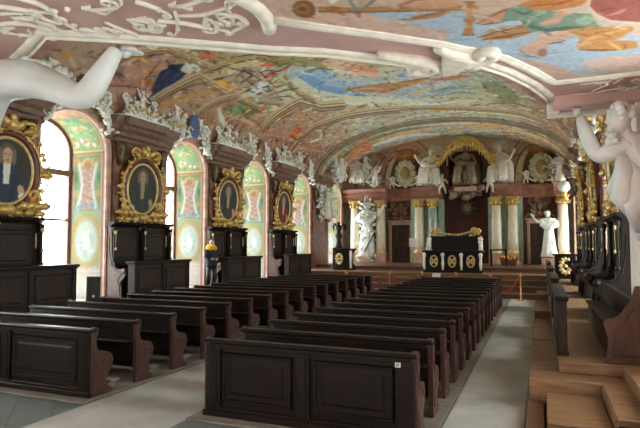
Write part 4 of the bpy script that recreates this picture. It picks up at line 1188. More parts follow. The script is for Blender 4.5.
# canopy with gilded lambrequin
t = thing('canopy', 'gilded scalloped canopy over the enthroned statue', 'canopy', (-3.85, 31.3, 6.6), 0)
def cz(x): return .18 + 1.05 * max(0, math.cos(x / 1.25 * PI / 2)) ** .7 if abs(x) < 1.25 else .18 - .1 * (abs(x) - 1.25)
g = MB(); xs = [-1.5 + 3.0 * i / 20 for i in range(21)]
for i, x in enumerate(xs):
    d = .55 * (1 - (x / 1.7) ** 2)
    z = cz(x); s_ = x / 1.5
    g.tube([(x * .9, .2, z + .12), (x, -.3 * d, z + .1), (x * 1.02 + .05 * s_, -.6 * d - .1, z - .1), (x * 1.02 + .08 * s_, -.7 * d - .12, z - .34 - .05 * (i % 2))], [.09, .11, .1, .06], 7)
    g.blob((x * 1.02 + .08 * s_, -.7 * d - .12, z - .42 - .05 * (i % 2)), (.035, .035, .07), n=6, m=4)
g.tube([(x * .95, -.2 * (1 - (x / 1.7) ** 2), cz(x) + .18) for x in xs], .1, 8)
for sx in (-1, 1): curl(g, lambda u, v: V((u, -.2, v)), (1.3 * sx, .2), PI / 2 - sx * 1.2, .4, 1.0, .07, sx, .3, 6)
g.build('lambrequin', M['gold'], t)
for sx in (-1, 1):
    g = MB()
    for q in range(4): g.tube([(sx * (.9 + .12 * q), .1, .55 - .12 * q), (sx * (1.05 + .1 * q), .0, -.1), (sx * (.95 + .08 * q), .05, -.9), (sx * (1.05 + .06 * q), .1, -1.5)], [.09, .12, .1, .11], 7)
    g.build('curtain', M['darkred'], t)
# trophy under the throne
t = thing('wall_trophy', 'dark carved trophy on the wall under the enthroned statue', 'ornament', (-3.85, YF - .12, 3.55), 0)
b = MB(); P3 = lambda u, v, h: V((u, -.04 - h, v))
for i in range(12): leaf(b, P3, (0.12 * math.cos(i), .55 + .12 * math.sin(i)), 2 * PI * i / 12, .5, .14, .1)
b.build('foliage', M['olive'], t)
b = MB(); b.blob((0, -.12, .55), (.26, .14, .34)); b.build('bust', M['statuebr'], t)
# globe and vase
t = thing('globe', 'pale globe standing high beside the far right column', 'globe', (1.15, 30.6, 4.7), 0)
b = MB(); b.blob((0, 0, .3), .3, n=18, m=12); b.build('ball', M['stuccob'], t)
b = MB(); b.lathe([(.26, -.42), (.14, -.3), (.1, -.1), (.16, .02), (.1, .06)], n=12); b.prism([(-.1, -.42), (.0, -.42), (.1, -.12), (-.1, -.12)], .1, .9, 'y'); b.box(-.3, -.3, -.5, .3, 1.0, -.42, .01); b.build('bracket', M['gold'], t)
# ---------------------------------------------------------------- podium furniture
t = thing('throne_desk', 'wide dark tiered desk with white and gold ornaments in front of the throne niche', 'desk', (-3.75, 25.22, .76), 0)
b = MB(); b.box(-1.25, 0, 0, 1.25, .6, .92, .015); b.box(-1.32, -.05, 0, 1.32, .65, .1, .015); b.build('front', M['stalldk'], t)
b = MB(); b.box(-1.36, -.1, .92, 1.36, .7, 1.0, .02); b.build('ledge', M['stalldk'], t)
b = MB(); b.box(-1.05, .72, 0, 1.12, 1.2, 1.6, .02); b.box(-1.12, .68, 1.58, 1.18, 1.25, 1.66, .015); b.build('high_back', M['stalldk'], t)
for x in (-.82, 0, .82):
    f = MB(); panel_frame(f, x - .3, x + .3, .16, .86, lambda u, v, d: (u, -d, v), .04, .02)
    f.build('panel', M['stalldk'], t)
    g = MB(); P3 = lambda u, v, h: V((u, -.025 - h, v))
    g.tube([(x + .16 * math.cos(2 * PI * i / 20), -.03, .51 + .25 * math.sin(2 * PI * i / 20)) for i in range(21)], .036, 7)
    for i in range(4): leaf(g, P3, (x, .51), PI / 4 + PI / 2 * i, .24, .06, .03)
    g.build('gilt_cartouche', M['goldpale'], t)
for x in (-1.25, -.41, .41, 1.25):
    g = MB(); g.tube([(x, -.06, .12), (x, -.1, .4), (x, -.06, .6), (x, -.1, .86)], [.04, .07, .05, .08], 8)
    g.blob((x, -.1, .8), (.09, .07, .1)); g.build('white_term', M['stucco'], t)
g = MB()
for sx in (-1, 1):
    g.tube([(sx * 1.18, .7, .95), (sx * 1.22, .66, 1.2), (sx * 1.16, .7, 1.6)], [.1, .07, .1], 8)
    for i in range(7): g.blob((sx * 1.2 + random.uniform(-.08, .08), .66, .6 + .15 * i), random.uniform(.05, .1), n=7, m=5)
g.build('side_carving', M['stucco'], t)
t = thing('garland', 'gilt garland slung between two gold bouquets on top of the dark desk', 'garland', (-3.75, 26.18, 2.42), 0)
for sx in (-1, 1):
    g = MB()
    for i in range(22): g.blob((sx * .92 + random.gauss(0, .14), random.gauss(0, .05), .18 + random.gauss(0, .09)), random.uniform(.05, .09), n=7, m=5)
    for i in range(5): leaf(g, lambda u, v, h: V((u, -.05 - h, v)), (sx * .92, .12), PI * (i + .5) / 5, .3, .07, .05)
    g.build('bouquet', M['gold'], t)
g = MB(); pts = [(-.85 + 1.7 * i / 24, 0, .06 + .2 * (2 * i / 24 - 1) ** 2) for i in range(25)]
for i, p in enumerate(pts): g.blob(p, .045 if i % 2 else .06, n=6, m=4)
g.tube(pts, .03, 6); g.build('festoon', M['goldpale'], t)
def emblem_desk(label, loc, rz, w=.42):
    t = thing('lectern', label, 'lectern', loc, rz)
    b = MB(); b.box(-w, 0, 0, w, .5, .98, .015); b.box(-w - .06, -.05, 0, w + .06, .55, .1, .01); b.build('body', M['stalldk'], t)
    b = MB(); b.box(-w - .08, -.08, .98, w + .08, .58, 1.06, .02); b.build('top', M['stalldk'], t)
    return t
def gilt(t, x, y, z, s=1.0, side=False):
    g = MB(); P3 = (lambda u, v, h: V((x + h, y + u, v))) if side else (lambda u, v, h: V((u + x, y - h, v)))
    for i in range(12): leaf(g, P3, (.06 * s * math.cos(2 * PI * i / 12), z + .14 * s * math.sin(2 * PI * i / 12)), 2 * PI * i / 12, .17 * s, .07 * s, .03)
    g.blob(P3(0, z, .02), (.07 * s,) * 3); g.build('gilt_emblem', M['goldpale'], t)
t = emblem_desk('dark lectern with a gilt emblem at the far end of the right stalls', (.95, 25.6, PH), 0); gilt(t, 0, -.01, .55, 1.3)
t = emblem_desk('dark lectern with white gilt panels on the left of the podium, under the dark lamp', (-9.15, 25.7, .76), 0, .44)
gilt(t, -.2, -.01, .55); gilt(t, .44 + .01, .25, .55, 1, True)
g = MB(); g.tube([(.42, -.06, .1), (.42, -.1, .5), (.42, -.06, .96)], [.06, .05, .07], 7); g.build('white_term', M['stucco'], t)
t = thing('standing_lamp', 'dark carved eagle lamp rising behind the left lectern', 'lamp', (-9.75, 26.7, .76), 0)
b = MB(); b.box(-.28, -.2, 0, .28, .2, 1.1, .02); b.build('pedestal', M['stalldk'], t)
b = MB(); b.lathe([(.22, 1.1), (.16, 1.2), (.12, 1.5), (.2, 1.7), (.12, 1.85), (.1, 2.0)], n=12); b.build('stem', M['stalldk'], t)
b = MB(); b.blob((0, 0, 2.12), (.16, .12, .2)); b.blob((.02, -.1, 2.36), (.08, .1, .09)); b.tube([(.02, -.18, 2.36), (.02, -.27, 2.31)], [.04, .01], 6)
for sx in (-1, 1): b.tube([(.08 * sx, .04, 2.15), (.25 * sx, .06, 2.35), (.34 * sx, .08, 2.2), (.3 * sx, .08, 1.98)], [.08, .1, .08, .03], 7, flat=.5)
b.build('eagle', M['stalldk'], t)
t = thing('sign_stand', 'white sign on a post left of the wide dark desk', 'sign', (-6.15, 28.0, PD), 0)
b = MB(); b.box(-.2, -.01, .95, .2, .01, 1.4, .004); b.build('sign', M['paper'], t); b = MB(); b.tube([(0, .02, 0), (0, .02, 1.2)], .02, 8); b.lathe([(.18, 0), (.18, .02), (.03, .04)], n=12); b.build('post', M['brass'], t)
t = thing('card_stand', 'small white card on a stand between the rope posts', 'sign', (-3.65, 20.6, 0), 0)
b = MB(); b.box(-.15, -.01, .78, .15, .01, .98, .004); b.build('card', M['paper'], t); b = MB(); b.tube([(0, .02, 0), (0, .02, .8)], .015, 8); b.lathe([(.14, 0), (.14, .02), (.02, .04)], n=12); b.build('post', M['brass'], t)
t = thing('flower_box', 'red box of yellow and red flowers at the foot of the right columns', 'flower box', (-1.55, 29.6, PD), 0)
b = MB(); b.box(-.4, -.15, 0, .4, .15, .3, .02); b.build('box', M['redframe'], t)
for nm, c_, k in (('yellow_flowers', 'gold', 30), ('red_flowers', 'rope', 14)):
    b = MB()
    for i in range(k): b.blob((random.uniform(-.42, .42), random.uniform(-.15, .15), .3 + random.uniform(0, .18)), random.uniform(.04, .07), n=6, m=4)
    b.build(nm, M['yellow'] if c_ == 'gold' else M[c_], t)
t = thing('side_table', 'small dark table right of the wide dark desk', 'table', (-1.95, 28.3, PD), 0)
b = MB(); b.box(-.4, -.3, .78, .4, .3, .84, .01); b.build('table_top', M['stalldk'], t)
for sx in (-1, 1):
    for sy in (-1, 1): b = MB(); b.box(sx * .35 - .03, sy * .25 - .03, 0, sx * .35 + .03, sy * .25 + .03, .78); b.build('leg', M['stalldk'], t)
# rope barrier
px_ = [(-7.25, 20.75), (-5.55, 21.0), (-4.25, 21.0), (-3.0, 21.0), (-1.75, 21.0), (-.72, 21.15)]
lbs = ['brass rope post at the left end of the rope barrier', 'brass rope post at the top of the middle aisle', 'third brass rope post from the left of the barrier', 'brass rope post just right of the small white card', 'second brass rope post from the right end of the barrier', 'brass rope post at the end of the right aisle carpet']
s0 = None
for (x, y), lb in zip(px_, lbs):
    if s0 is None:
        s0 = thing('rope_post', lb, 'rope post', (x, y, 0), 0, 'rope barrier posts')
        b = MB(); b.lathe([(.15, 0), (.15, .02), (.05, .05), (.025, .08), (.025, .88)], n=14); b.build('pole', M['brass'], s0)
        b = MB(); b.lathe([(.025, .86), (.05, .88), (.05, .92), (.03, .93)], n=12); b.blob((0, 0, .97), .045); b.build('finial', M['brass'], s0)
        for sx in (-1, 1): b = MB(); b.tube([(.03 * sx, 0, .9), (.08 * sx, 0, .93), (.09 * sx, 0, .88)], .012, 6); b.build('hook', M['brass'], s0)
    else: dup(s0, (x, y, 0), 0, lb)
for i in range(5):
    (ax, ay), (bx_, by) = px_[i], px_[i + 1]
    pts = [(ax + (bx_ - ax) * (.06 + .88 * k / 12), ay + (by - ay) * k / 12, .88 - .55 * (1 - (2 * k / 12 - 1) ** 2)) for k in range(13)]
    tag(MB().tube(pts, .03, 7).build('barrier_rope', M['rope']), ['red rope slung at the left end of the barrier', 'red rope slung right of the middle aisle post', 'red rope slung behind the small white card', 'red rope slung right of the small white card', 'red rope slung to the post at the right aisle carpet'][i], 'rope', 'red barrier ropes')
# the visitor
pm = thing('person', 'person in a dark jacket and yellow scarf standing among the left stalls', 'person', (-10.72, 16.32, PH), PI * .35)
vis = figure(dict(elL=(-.24, -.02, 1.16), wrL=(-.14, -.22, 1.06), haL=(-.08, -.26, 1.08), elR=(.24, -.02, 1.16), wrR=(.16, -.22, 1.06), haR=(.1, -.26, 1.08), head=(0, -.05, 1.6), top=(0, -.05, 1.7)), lev=1, hair=False)
b = MB(); put(b, vis, 0, 0, 0, .9); b.build('body', M['skin'], pm)
b = MB(); b.tube([(0, 0, .72), (0, 0, .9), (0, 0, 1.08), (0, 0, 1.24), (0, 0, 1.35)], [.2, .19, .18, .19, .11], 14)
for sx in (-1, 1): b.tube([(.16 * sx, 0, 1.28), (.22 * sx, -.02, 1.04), (.14 * sx, -.19, .96)], [.085, .075, .055], 9)
b.build('jacket', M['navy'], pm)
b = MB()
for sx in (-1, 1): b.tube([(.09 * sx, 0, .8), (.11 * sx, -.03, .45), (.11 * sx, .02, .08)], [.11, .085, .075], 9); b.blob((.115 * sx, -.06, .04), (.055, .13, .045))
b.build('trousers', M['black'], pm)
b = MB(); b.tube([(.12 * math.cos(a), .12 * math.sin(a) - .01, 1.36 + .02 * math.sin(3 * a)) for a in [2 * PI * i / 14 for i in range(15)]], .085, 9)
b.tube([(.05, .13, 1.36), (.04, .18, 1.2), (.06, .19, 1.1)], [.08, .075, .04], 8); b.blob((0, .06, 1.42), (.14, .12, .1)); b.build('scarf', M['yellow'], pm)
b = MB(); b.blob((0, -.03, 1.55), (.095, .11, .1))
b.build('hair', M['greyhair'], pm)
VAULT_STROKES = '''150 160 158 21.27,8.76 22.72,8.02 23.06,6.65 21.79,5.22 19.62,4.27 17.66,3.96 16.43,4.17 16.01,4.81 16.26,5.79 17.04,6.91 18.19,7.98 19.62,8.68
140 160 176 19.75,6.57 20.58,6.08 20.83,5.29 20.31,4.5 19.25,3.96 18.12,3.77 17.26,3.94 16.82,4.39 16.79,5.03 17.14,5.73 17.81,6.32 18.73,6.64
134 156 176 19.17,5.44 19.56,5.16 19.64,4.76 19.35,4.36 18.81,4.09 18.21,3.99 17.72,4.09 17.44,4.34 17.42,4.7 17.65,5.08 18.07,5.37 18.62,5.51
104 134 168 18.63,4.83 18.86,4.63 18.84,4.4 18.57,4.22 18.15,4.13 17.71,4.15 17.36,4.26 17.17,4.44 17.2,4.65 17.42,4.84 17.79,4.94 18.24,4.94
104 134 168 20.26,5.29 20.4,5.09 20.19,4.74 19.68,4.39 19.04,4.09 18.46,3.96 18.1,4 18.04,4.17 18.26,4.47 18.71,4.81 19.28,5.13 19.84,5.3
160 164 156 19.75,8.47 20.38,8.07 20.51,7.32 19.96,6.47 18.96,5.81 17.92,5.48 17.18,5.55 16.87,5.93 16.98,6.55 17.43,7.29 18.11,7.97 18.92,8.42
160 162 156 21.29,10.64 22.51,10.23 23.23,9.38 22.94,8.39 21.79,7.6 20.37,7.23 19.21,7.32 18.53,7.78 18.35,8.48 18.6,9.3 19.2,10.05 20.11,10.55
150 158 158 22.22,10.58 23.11,10.18 23.87,9.18 23.92,7.88 23.16,6.71 22.09,6.02 21.25,5.92 20.87,6.37 20.87,7.27 21.07,8.41 21.31,9.53 21.63,10.33
146 142 112 18.56,8.18 18.95,7.79 18.83,7 18.12,6.09 17.07,5.36 16.11,4.98 15.52,4.98 15.4,5.34 15.72,5.96 16.34,6.77 17.11,7.54 17.88,8.07
140 128 90 17.09,6.29 17.32,5.98 17.11,5.44 16.49,4.86 15.68,4.42 14.96,4.21 14.52,4.25 14.43,4.53 14.69,4.97 15.2,5.5 15.87,5.99 16.55,6.29
206 196 164 18,6.65 18.2,6.49 18.26,6.23 18.13,5.93 17.86,5.68 17.53,5.56 17.25,5.57 17.09,5.73 17.07,5.98 17.19,6.27 17.42,6.51 17.71,6.65
176 168 150 19.16,8.31 19.5,8.13 19.68,7.79 19.63,7.38 19.36,7.03 18.97,6.84 18.59,6.84 18.32,7.02 18.22,7.35 18.27,7.73 18.48,8.07 18.79,8.28
150 152 132 21.97,11.43 22.84,11.14 23.13,10.6 22.63,9.99 21.57,9.51 20.39,9.3 19.46,9.36 18.95,9.66 18.91,10.11 19.28,10.63 19.99,11.09 20.93,11.4
120 122 94 22.4,11.65 22.97,11.46 23.14,11.14 22.81,10.8 22.1,10.51 21.29,10.39 20.61,10.43 20.21,10.61 20.15,10.89 20.41,11.21 20.95,11.48 21.65,11.65
166 160 132 22.58,10.94 23.36,10.63 24.01,9.89 24.1,8.92 23.55,8.04 22.7,7.51 21.95,7.43 21.5,7.78 21.36,8.47 21.44,9.33 21.64,10.17 21.99,10.76
190 160 132 18.12,6.79 18.31,6.5 18.02,6.05 17.39,5.68 16.77,5.56 16.45,5.72 16.54,6.06 16.97,6.48 17.58,6.77
186 128 100 18.66,7.07 18.89,6.84 18.77,6.47 18.35,6.15 17.86,6.03 17.54,6.15 17.52,6.45 17.78,6.81 18.22,7.06
196 176 150 18.57,6.58 18.77,6.39 18.74,6.09 18.47,5.81 18.12,5.7 17.86,5.8 17.79,6.04 17.94,6.35 18.24,6.56
206 160 128 19.16,6.94 19.29,6.78 19.2,6.53 18.91,6.3 18.59,6.22 18.38,6.3 18.38,6.5 18.57,6.74 18.87,6.92
104 134 168 19.36,7.89 19.58,7.81 19.75,7.64 19.79,7.48 19.67,7.4 19.47,7.43 19.27,7.57 19.16,7.74 19.2,7.86
90 112 150 21.29,5.77 21.41,5.66 21.38,5.49 21.2,5.35 20.97,5.29 20.8,5.35 20.76,5.49 20.87,5.65 21.08,5.77
150 112 70 20.06,5.25 20.85,6.14 21.1,7.03 20.38,8.36 20.06,8.41 20.18,7.22 19.98,6.38 19.77,5.34
176 116 78 20.22,5.4 21.12,6.16 21.65,6.91 21.55,6.94 20.86,6.25 20.14,5.43
170 120 64 20.48,7.17 20.72,7.91 20.1,8.6 19.88,8.63 20.07,8.02 20.26,7.22
160 104 76 20.35,8.55 20.31,9.3 19.8,10.09 19.62,10.11 19.79,9.37 20.16,8.58
158 62 44 21.2,6.36 21.2,6.86 21.01,6.9 21.02,6.41
190 150 90 20.52,7.35 20.69,7.79 20.55,7.82 20.38,7.39
110 130 146 22.06,8.23 21.74,9.09 21.18,9.93 20.98,9.95 21.15,9.16 21.85,8.26
128 146 158 22.91,7 22.41,8.58 21.48,9.7 21.33,9.72 21.95,8.64 22.75,7.03
186 184 160 17.58,3.99 20.15,4.12 21.58,4.7 24.48,7.32 23.34,7.77 20.77,5.21 19.06,4.49 17.12,4.44
176 172 146 17.39,3.46 17.91,4.24 20.54,4.41 21.08,3.35 19.07,3.02
150 146 120 17.52,3.73 19.6,3.3 19.59,3.33 17.51,3.74
206 200 172 17.9,3.78 19.94,3.38 19.92,3.4 17.89,3.8
150 146 120 18.3,3.84 20.28,3.46 20.26,3.49 18.29,3.86
206 200 172 18.71,3.91 20.62,3.53 20.61,3.56 18.7,3.93
150 146 120 19.14,3.97 20.98,3.62 20.96,3.65 19.13,4
206 200 172 19.58,4.05 21.34,3.7 21.33,3.74 19.57,4.07
150 146 120 20.03,4.12 21.71,3.8 21.7,3.82 20.02,4.14
206 200 176 18.28,4.07 20.86,4.27 23.26,5.77 24.21,8.27 23.29,10.08 23.16,10.09 23.85,8.33 22.95,5.86 20.66,4.38 18.24,4.09
154 122 108 10.41,1.93 11.7,2.86 13.41,2.95 14.12,1.56 13.47,0.64 11.76,0.23
150 128 94 11.4,2.75 13.04,3.74 14.35,3.62 15.02,2.39 13.27,2.28
186 164 124 11.67,2.94 13.23,2.71 13.22,2.73 11.67,2.95
96 78 56 11.74,2.98 13.31,2.76 13.3,2.78 11.74,3
186 164 124 11.89,3 13.48,2.74 13.47,2.76 11.88,3.02
96 78 56 11.95,3.05 13.56,2.8 13.56,2.81 11.95,3.06
186 164 124 12.1,3.07 13.74,2.78 13.73,2.8 12.1,3.09
96 78 56 12.17,3.12 13.83,2.84 13.82,2.84 12.17,3.14
186 164 124 12.33,3.15 14.01,2.81 14,2.84 12.32,3.17
96 78 56 12.39,3.2 14.1,2.87 14.09,2.89 12.39,3.21
186 164 124 12.55,3.21 14.28,2.86 14.28,2.89 12.54,3.23
96 78 56 12.62,3.27 14.37,2.91 14.37,2.93 12.62,3.29
186 164 124 12.78,3.3 14.57,2.9 14.56,2.92 12.77,3.32
96 78 56 12.85,3.35 14.66,2.96 14.65,2.97 12.85,3.37
190 170 132 11.46,1.57 11.86,2.37 12.49,2.97 13.7,3.12 13.66,3.15 12.38,3.08 11.74,2.44 11.42,1.6
76 54 42 11.55,1.47 11.96,2.26 12.62,2.89 13.64,2.97 13.63,2.98 12.58,2.92 11.91,2.3 11.53,1.47
186 136 62 11.48,2.21 11.56,2.05 11.5,1.89 11.32,1.78 11.12,1.78 11,1.87 11,2.05 11.11,2.2 11.3,2.26
216 170 90 11.28,2.11 11.33,2.01 11.29,1.93 11.2,1.91 11.08,1.93 11.01,2.01 11,2.11 11.07,2.16 11.18,2.16
176 128 60 10.79,1.82 11.83,2.03 12.27,1.95 12.26,1.99 11.75,2.17 10.76,1.85
160 126 112 11.44,1.75 12.15,1.91 12.4,1.51 12.02,1.28
136 104 92 11.07,1.5 11.39,1.72 11.99,1.12 11.6,0.92
160 116 92 11.45,0.98 12.18,1.18 12.83,1.32 12.8,1.36 12.09,1.3 11.42,1.02
76 54 42 11.52,0.88 12.25,1.1 12.93,1.21 12.92,1.22 12.21,1.15 11.5,0.9
160 116 98 11.73,0.82 12.05,0.36 12.08,0.37 11.75,0.83
84 56 46 11.89,0.87 12.24,0.4 12.26,0.41 11.91,0.88
160 116 98 12.05,0.92 12.42,0.44 12.45,0.45 12.07,0.94
84 56 46 12.21,0.98 12.61,0.5 12.63,0.5 12.23,0.99
160 116 98 12.38,1.03 12.8,0.54 12.82,0.55 12.4,1.04
84 56 46 12.55,1.08 12.99,0.59 13.01,0.6 12.57,1.1
176 130 96 12.13,1.44 12.64,1.74 12.69,2.24 12.59,2.28 12.39,1.89 12.07,1.49
150 100 58 12.89,1.54 12.91,1.43 12.79,1.33 12.6,1.28 12.44,1.3 12.36,1.38 12.41,1.49 12.56,1.57 12.75,1.59
166 146 114 13.89,1.61 14.61,2.35 15.13,3.33 14.97,3.42 14.23,2.55 13.77,1.67
76 54 42 13.98,1.5 14.65,2.28 15.3,3.23 15.27,3.24 14.57,2.32 13.96,1.52
96 76 58 13.56,1.71 14.16,2.56 14.72,3.43 14.69,3.44 14.09,2.6 13.54,1.71
168 130 78 13.77,0.9 14.78,1.47 15.27,2.09 15.15,2.15 14.5,1.66 13.7,0.95
160 126 92 15.2,1.35 15.57,2.03 15.66,2.68 15.55,2.73 15.26,2.16 15.1,1.38
34 40 66 13.21,0.82 13.01,1.33 12.75,1.93 12.81,2.35 13.14,2.56 13.61,2.26 13.68,1.76 13.48,1.41 13.53,0.95 13.47,0.64
52 66 112 13.11,1.71 13.04,1.97 13.04,2.26 12.99,2.27 12.9,1.99 13.06,1.71
56 72 120 13.44,1.74 13.46,2.01 13.44,2.24 13.38,2.26 13.31,2.05 13.39,1.76
54 70 116 13.1,1.52 13.07,2.07 13.03,2.07 13.07,1.52
46 56 92 13.45,0.83 13.4,1.26 13.51,1.59 13.46,1.6 13.26,1.29 13.4,0.85
186 194 180 13.27,2.28 13.11,2.65 13.46,2.99 13.85,2.86 13.89,2.51 13.61,2.26
222 222 206 13.52,2.78 13.61,2.69 13.62,2.56 13.55,2.46 13.43,2.44 13.33,2.49 13.29,2.6 13.32,2.73 13.41,2.79
206 160 128 13.36,2.44 13.85,2.17 13.85,1.97 13.9,1.95 13.96,2.2 13.37,2.46
184 140 108 13.68,3.14 13.76,3.04 13.75,2.96 13.66,2.92 13.52,2.95 13.41,3.03 13.38,3.12 13.43,3.18 13.55,3.2
96 70 50 13.44,2.94 13.5,3.18 13.77,3.05 13.78,3.08 13.37,3.29 13.38,2.97
206 160 128 13.09,1.21 13.01,1.07 13,1.03 13.03,0.99 13.16,1 13.15,1.2
176 104 72 13.63,3.39 13.67,3.27 13.56,3.15 13.36,3.08 13.16,3.08 13.06,3.15 13.1,3.27 13.26,3.39 13.46,3.43
150 112 80 14.08,3.27 14.16,3.15 14.11,3.03 13.96,2.96 13.77,2.97 13.64,3.06 13.62,3.2 13.72,3.3 13.9,3.33
176 124 52 15.84,2.48 15.9,2.28 15.71,2.16 15.36,2.17 15.02,2.31 14.85,2.5 14.9,2.68 15.17,2.74 15.54,2.66
206 156 80 15.47,2.56 15.58,2.44 15.54,2.31 15.38,2.26 15.18,2.31 15.02,2.42 14.98,2.56 15.07,2.64 15.26,2.64
156 118 92 16.38,2.01 16.68,1.72 16.69,1.52 16.44,1.51 16.05,1.67 15.69,1.95 15.51,2.2 15.6,2.32 15.94,2.26
176 124 52 12.47,0.8 12.44,0.74 12.36,0.71 12.25,0.72 12.17,0.77 12.16,0.83 12.22,0.88 12.32,0.9 12.42,0.86
206 156 80 12.34,0.85 12.35,0.8 12.31,0.77 12.25,0.76 12.2,0.78 12.17,0.82 12.19,0.86 12.24,0.88 12.3,0.87
156 118 92 12.53,0.65 12.55,0.56 12.51,0.5 12.44,0.5 12.36,0.55 12.31,0.64 12.31,0.72 12.36,0.76 12.45,0.74
176 124 52 17.21,2.4 17.26,2.26 17.11,2.17 16.85,2.18 16.59,2.28 16.45,2.42 16.49,2.54 16.7,2.58 16.98,2.53
206 156 80 16.89,2.46 16.98,2.37 16.95,2.28 16.83,2.26 16.67,2.28 16.55,2.37 16.52,2.46 16.59,2.53 16.74,2.53
156 118 92 17.63,2.07 17.86,1.87 17.89,1.72 17.7,1.71 17.39,1.82 17.11,2.02 16.97,2.2 17.03,2.28 17.29,2.24
176 124 52 20.07,2.64 20.16,2.46 19.98,2.37 19.63,2.37 19.29,2.49 19.1,2.65 19.13,2.78 19.39,2.84 19.76,2.78
206 156 80 19.65,2.71 19.78,2.6 19.76,2.5 19.6,2.46 19.4,2.5 19.23,2.58 19.18,2.7 19.26,2.76 19.45,2.78
156 118 92 20.65,2.26 20.99,2.01 21.04,1.85 20.79,1.84 20.38,1.97 19.99,2.2 19.78,2.4 19.86,2.5 20.2,2.44
176 124 52 23.14,2.73 23.25,2.56 23.07,2.46 22.7,2.48 22.33,2.58 22.11,2.73 22.14,2.86 22.41,2.91 22.81,2.86
206 156 80 22.67,2.78 22.81,2.68 22.79,2.6 22.63,2.56 22.41,2.6 22.23,2.68 22.17,2.78 22.25,2.84 22.45,2.86
156 118 92 23.79,2.37 24.17,2.13 24.23,1.99 23.98,1.97 23.53,2.09 23.1,2.3 22.86,2.5 22.93,2.6 23.29,2.54
176 124 52 21.4,2.58 21.47,2.46 21.34,2.39 21.08,2.4 20.82,2.48 20.67,2.58 20.7,2.68 20.89,2.73 21.17,2.68
206 156 80 21.04,2.64 21.13,2.56 21.12,2.49 21,2.46 20.85,2.49 20.72,2.56 20.68,2.63 20.75,2.68 20.89,2.68
156 118 92 21.83,2.32 22.09,2.15 22.14,2.03 21.96,2.01 21.65,2.11 21.35,2.26 21.19,2.42 21.24,2.49 21.5,2.44
146 130 88 13.91,3.05 14.62,3.64 15.54,4.22 16.25,5 16.01,5.1 14.97,4.55 14.11,3.94 13.75,3.15
176 156 112 14.57,3 14.86,3.51 15.23,4.11 15.12,4.16 14.55,3.66 14.47,3.04
110 84 60 15.44,3 15.3,3.4 15.69,3.62 15.61,3.67 15.04,3.52 15.35,3.01
76 54 42 15.92,2.84 15.87,3.4 15.23,3.67 15.22,3.64 15.69,3.42 15.85,2.87
126 112 72 15.1,4.16 15.85,4.26 15.82,4.84 15.66,4.9 15.44,4.47 14.99,4.24
172 78 52 15.4,3.73 15.53,4.03 15.81,4.24 15.7,4.3 15.19,4.2 15.28,3.77
158 62 44 16.35,3.58 16.35,3.84 16.29,4.08 16.18,4.12 16.05,3.93 16.24,3.62
150 56 40 16.28,4.09 16.34,4.45 16.12,4.78 16.04,4.79 16.11,4.52 16.19,4.12
172 172 132 16.99,3.15 16.99,3.7 17.08,4.31 16.93,4.38 16.59,3.84 16.85,3.18
134 140 92 16.11,3.95 16.04,4.75 16.02,5.33 15.91,5.36 15.74,4.84 16.01,3.97
196 204 204 17.02,2.53 16.91,3.21 17.27,3.29 17.15,3.4 16.38,3.42 16.83,2.58
172 182 180 16.73,2.15 16.97,2.73 17.19,3.27 17.08,3.32 16.67,2.86 16.63,2.19
220 222 214 16.53,2.89 16.54,3.39 16.46,3.42 16.45,2.92
50 66 70 16.96,3.15 17.06,3.3 17.5,3.17 17.51,3.2 16.92,3.45 16.88,3.18
76 54 42 15.59,3.74 16.38,3.6 17.43,3.46 17.41,3.49 16.33,3.69 15.57,3.78
126 108 78 17.47,3.12 17.53,3.8 19.58,3.67 19.53,3.74 17.31,3.92 17.39,3.15
96 84 60 18.07,2.97 18.67,3.45 19.83,3.43 19.8,3.46 18.52,3.53 18.01,3
104 148 92 17.4,1.89 17.5,2.19 18.09,2.17 18.03,2.27 17.12,2.44 17.24,1.95
110 150 100 17.46,1.46 17.56,1.95 17.61,2.24 17.43,2.31 17.03,2.11 17.28,1.49
80 110 72 17.93,1.51 18.29,1.93 18.31,2.28 18.19,2.32 17.97,2.03 17.83,1.54
172 96 70 18.39,2.03 18.61,2.35 18.32,2.76 18.2,2.78 18.26,2.44 18.27,2.07
190 200 180 16.29,1.54 16.95,1.1 17.56,0.9 17.63,0.96 17.14,1.25 16.35,1.59
196 186 150 18.66,2.15 19.29,2.66 21.12,2.73 21.05,2.78 19.07,2.81 18.58,2.2
206 206 186 19.97,1.91 20.11,2.26 19.9,2.32 19.78,1.97
196 196 176 19.78,1.46 20.21,1.74 20.85,1.78 20.77,1.87 19.84,1.97 19.64,1.52
188 92 64 22.27,1.49 22.59,1.88 22.33,2.28 22.05,2.35 21.79,2.07 22.01,1.56
206 120 84 22.83,1.38 23.25,1.78 23.09,1.84 22.69,1.44
150 64 48 22.84,2.01 22.5,2.41 22.38,2.41 22.72,2.01
170 170 130 22.13,2.58 22.25,3.09 22,3.56 21.78,3.62 21.63,3.24 21.92,2.63
206 206 180 24.28,1.74 24.7,2.05 24.47,2.13 24.07,1.83
150 118 84 24.05,2.6 23.77,3.21 23.04,3.96 22.8,3.99 23.1,3.3 23.81,2.63
166 124 86 25.43,2.48 24.9,3.15 24.54,3.2 25.07,2.53
140 134 92 23.04,3.94 23.01,4.57 22.54,5.44 22.29,5.49 22.3,4.73 22.8,4
160 78 56 22.75,4.62 22.73,5.29 22.53,5.33 22.55,4.67
172 164 128 23.17,5.34 23.41,6.2 24.04,6.95 23.8,7.01 22.78,6.36 22.96,5.39
108 92 62 22.33,5.66 23.49,5.68 23.34,5.76 22.19,5.73
206 150 120 22.69,4.3 22.75,4.8 23.4,4.86 23.3,4.92 22.33,4.95 22.55,4.34
196 140 56 25.23,7.63 25.42,8.29 25,8.36 24.83,7.71
214 214 196 24.53,7.23 23.92,7.63 23.76,7.63 24.36,7.24
190 186 166 24.59,8.65 23.81,9.61 23.56,9.64 24.33,8.68
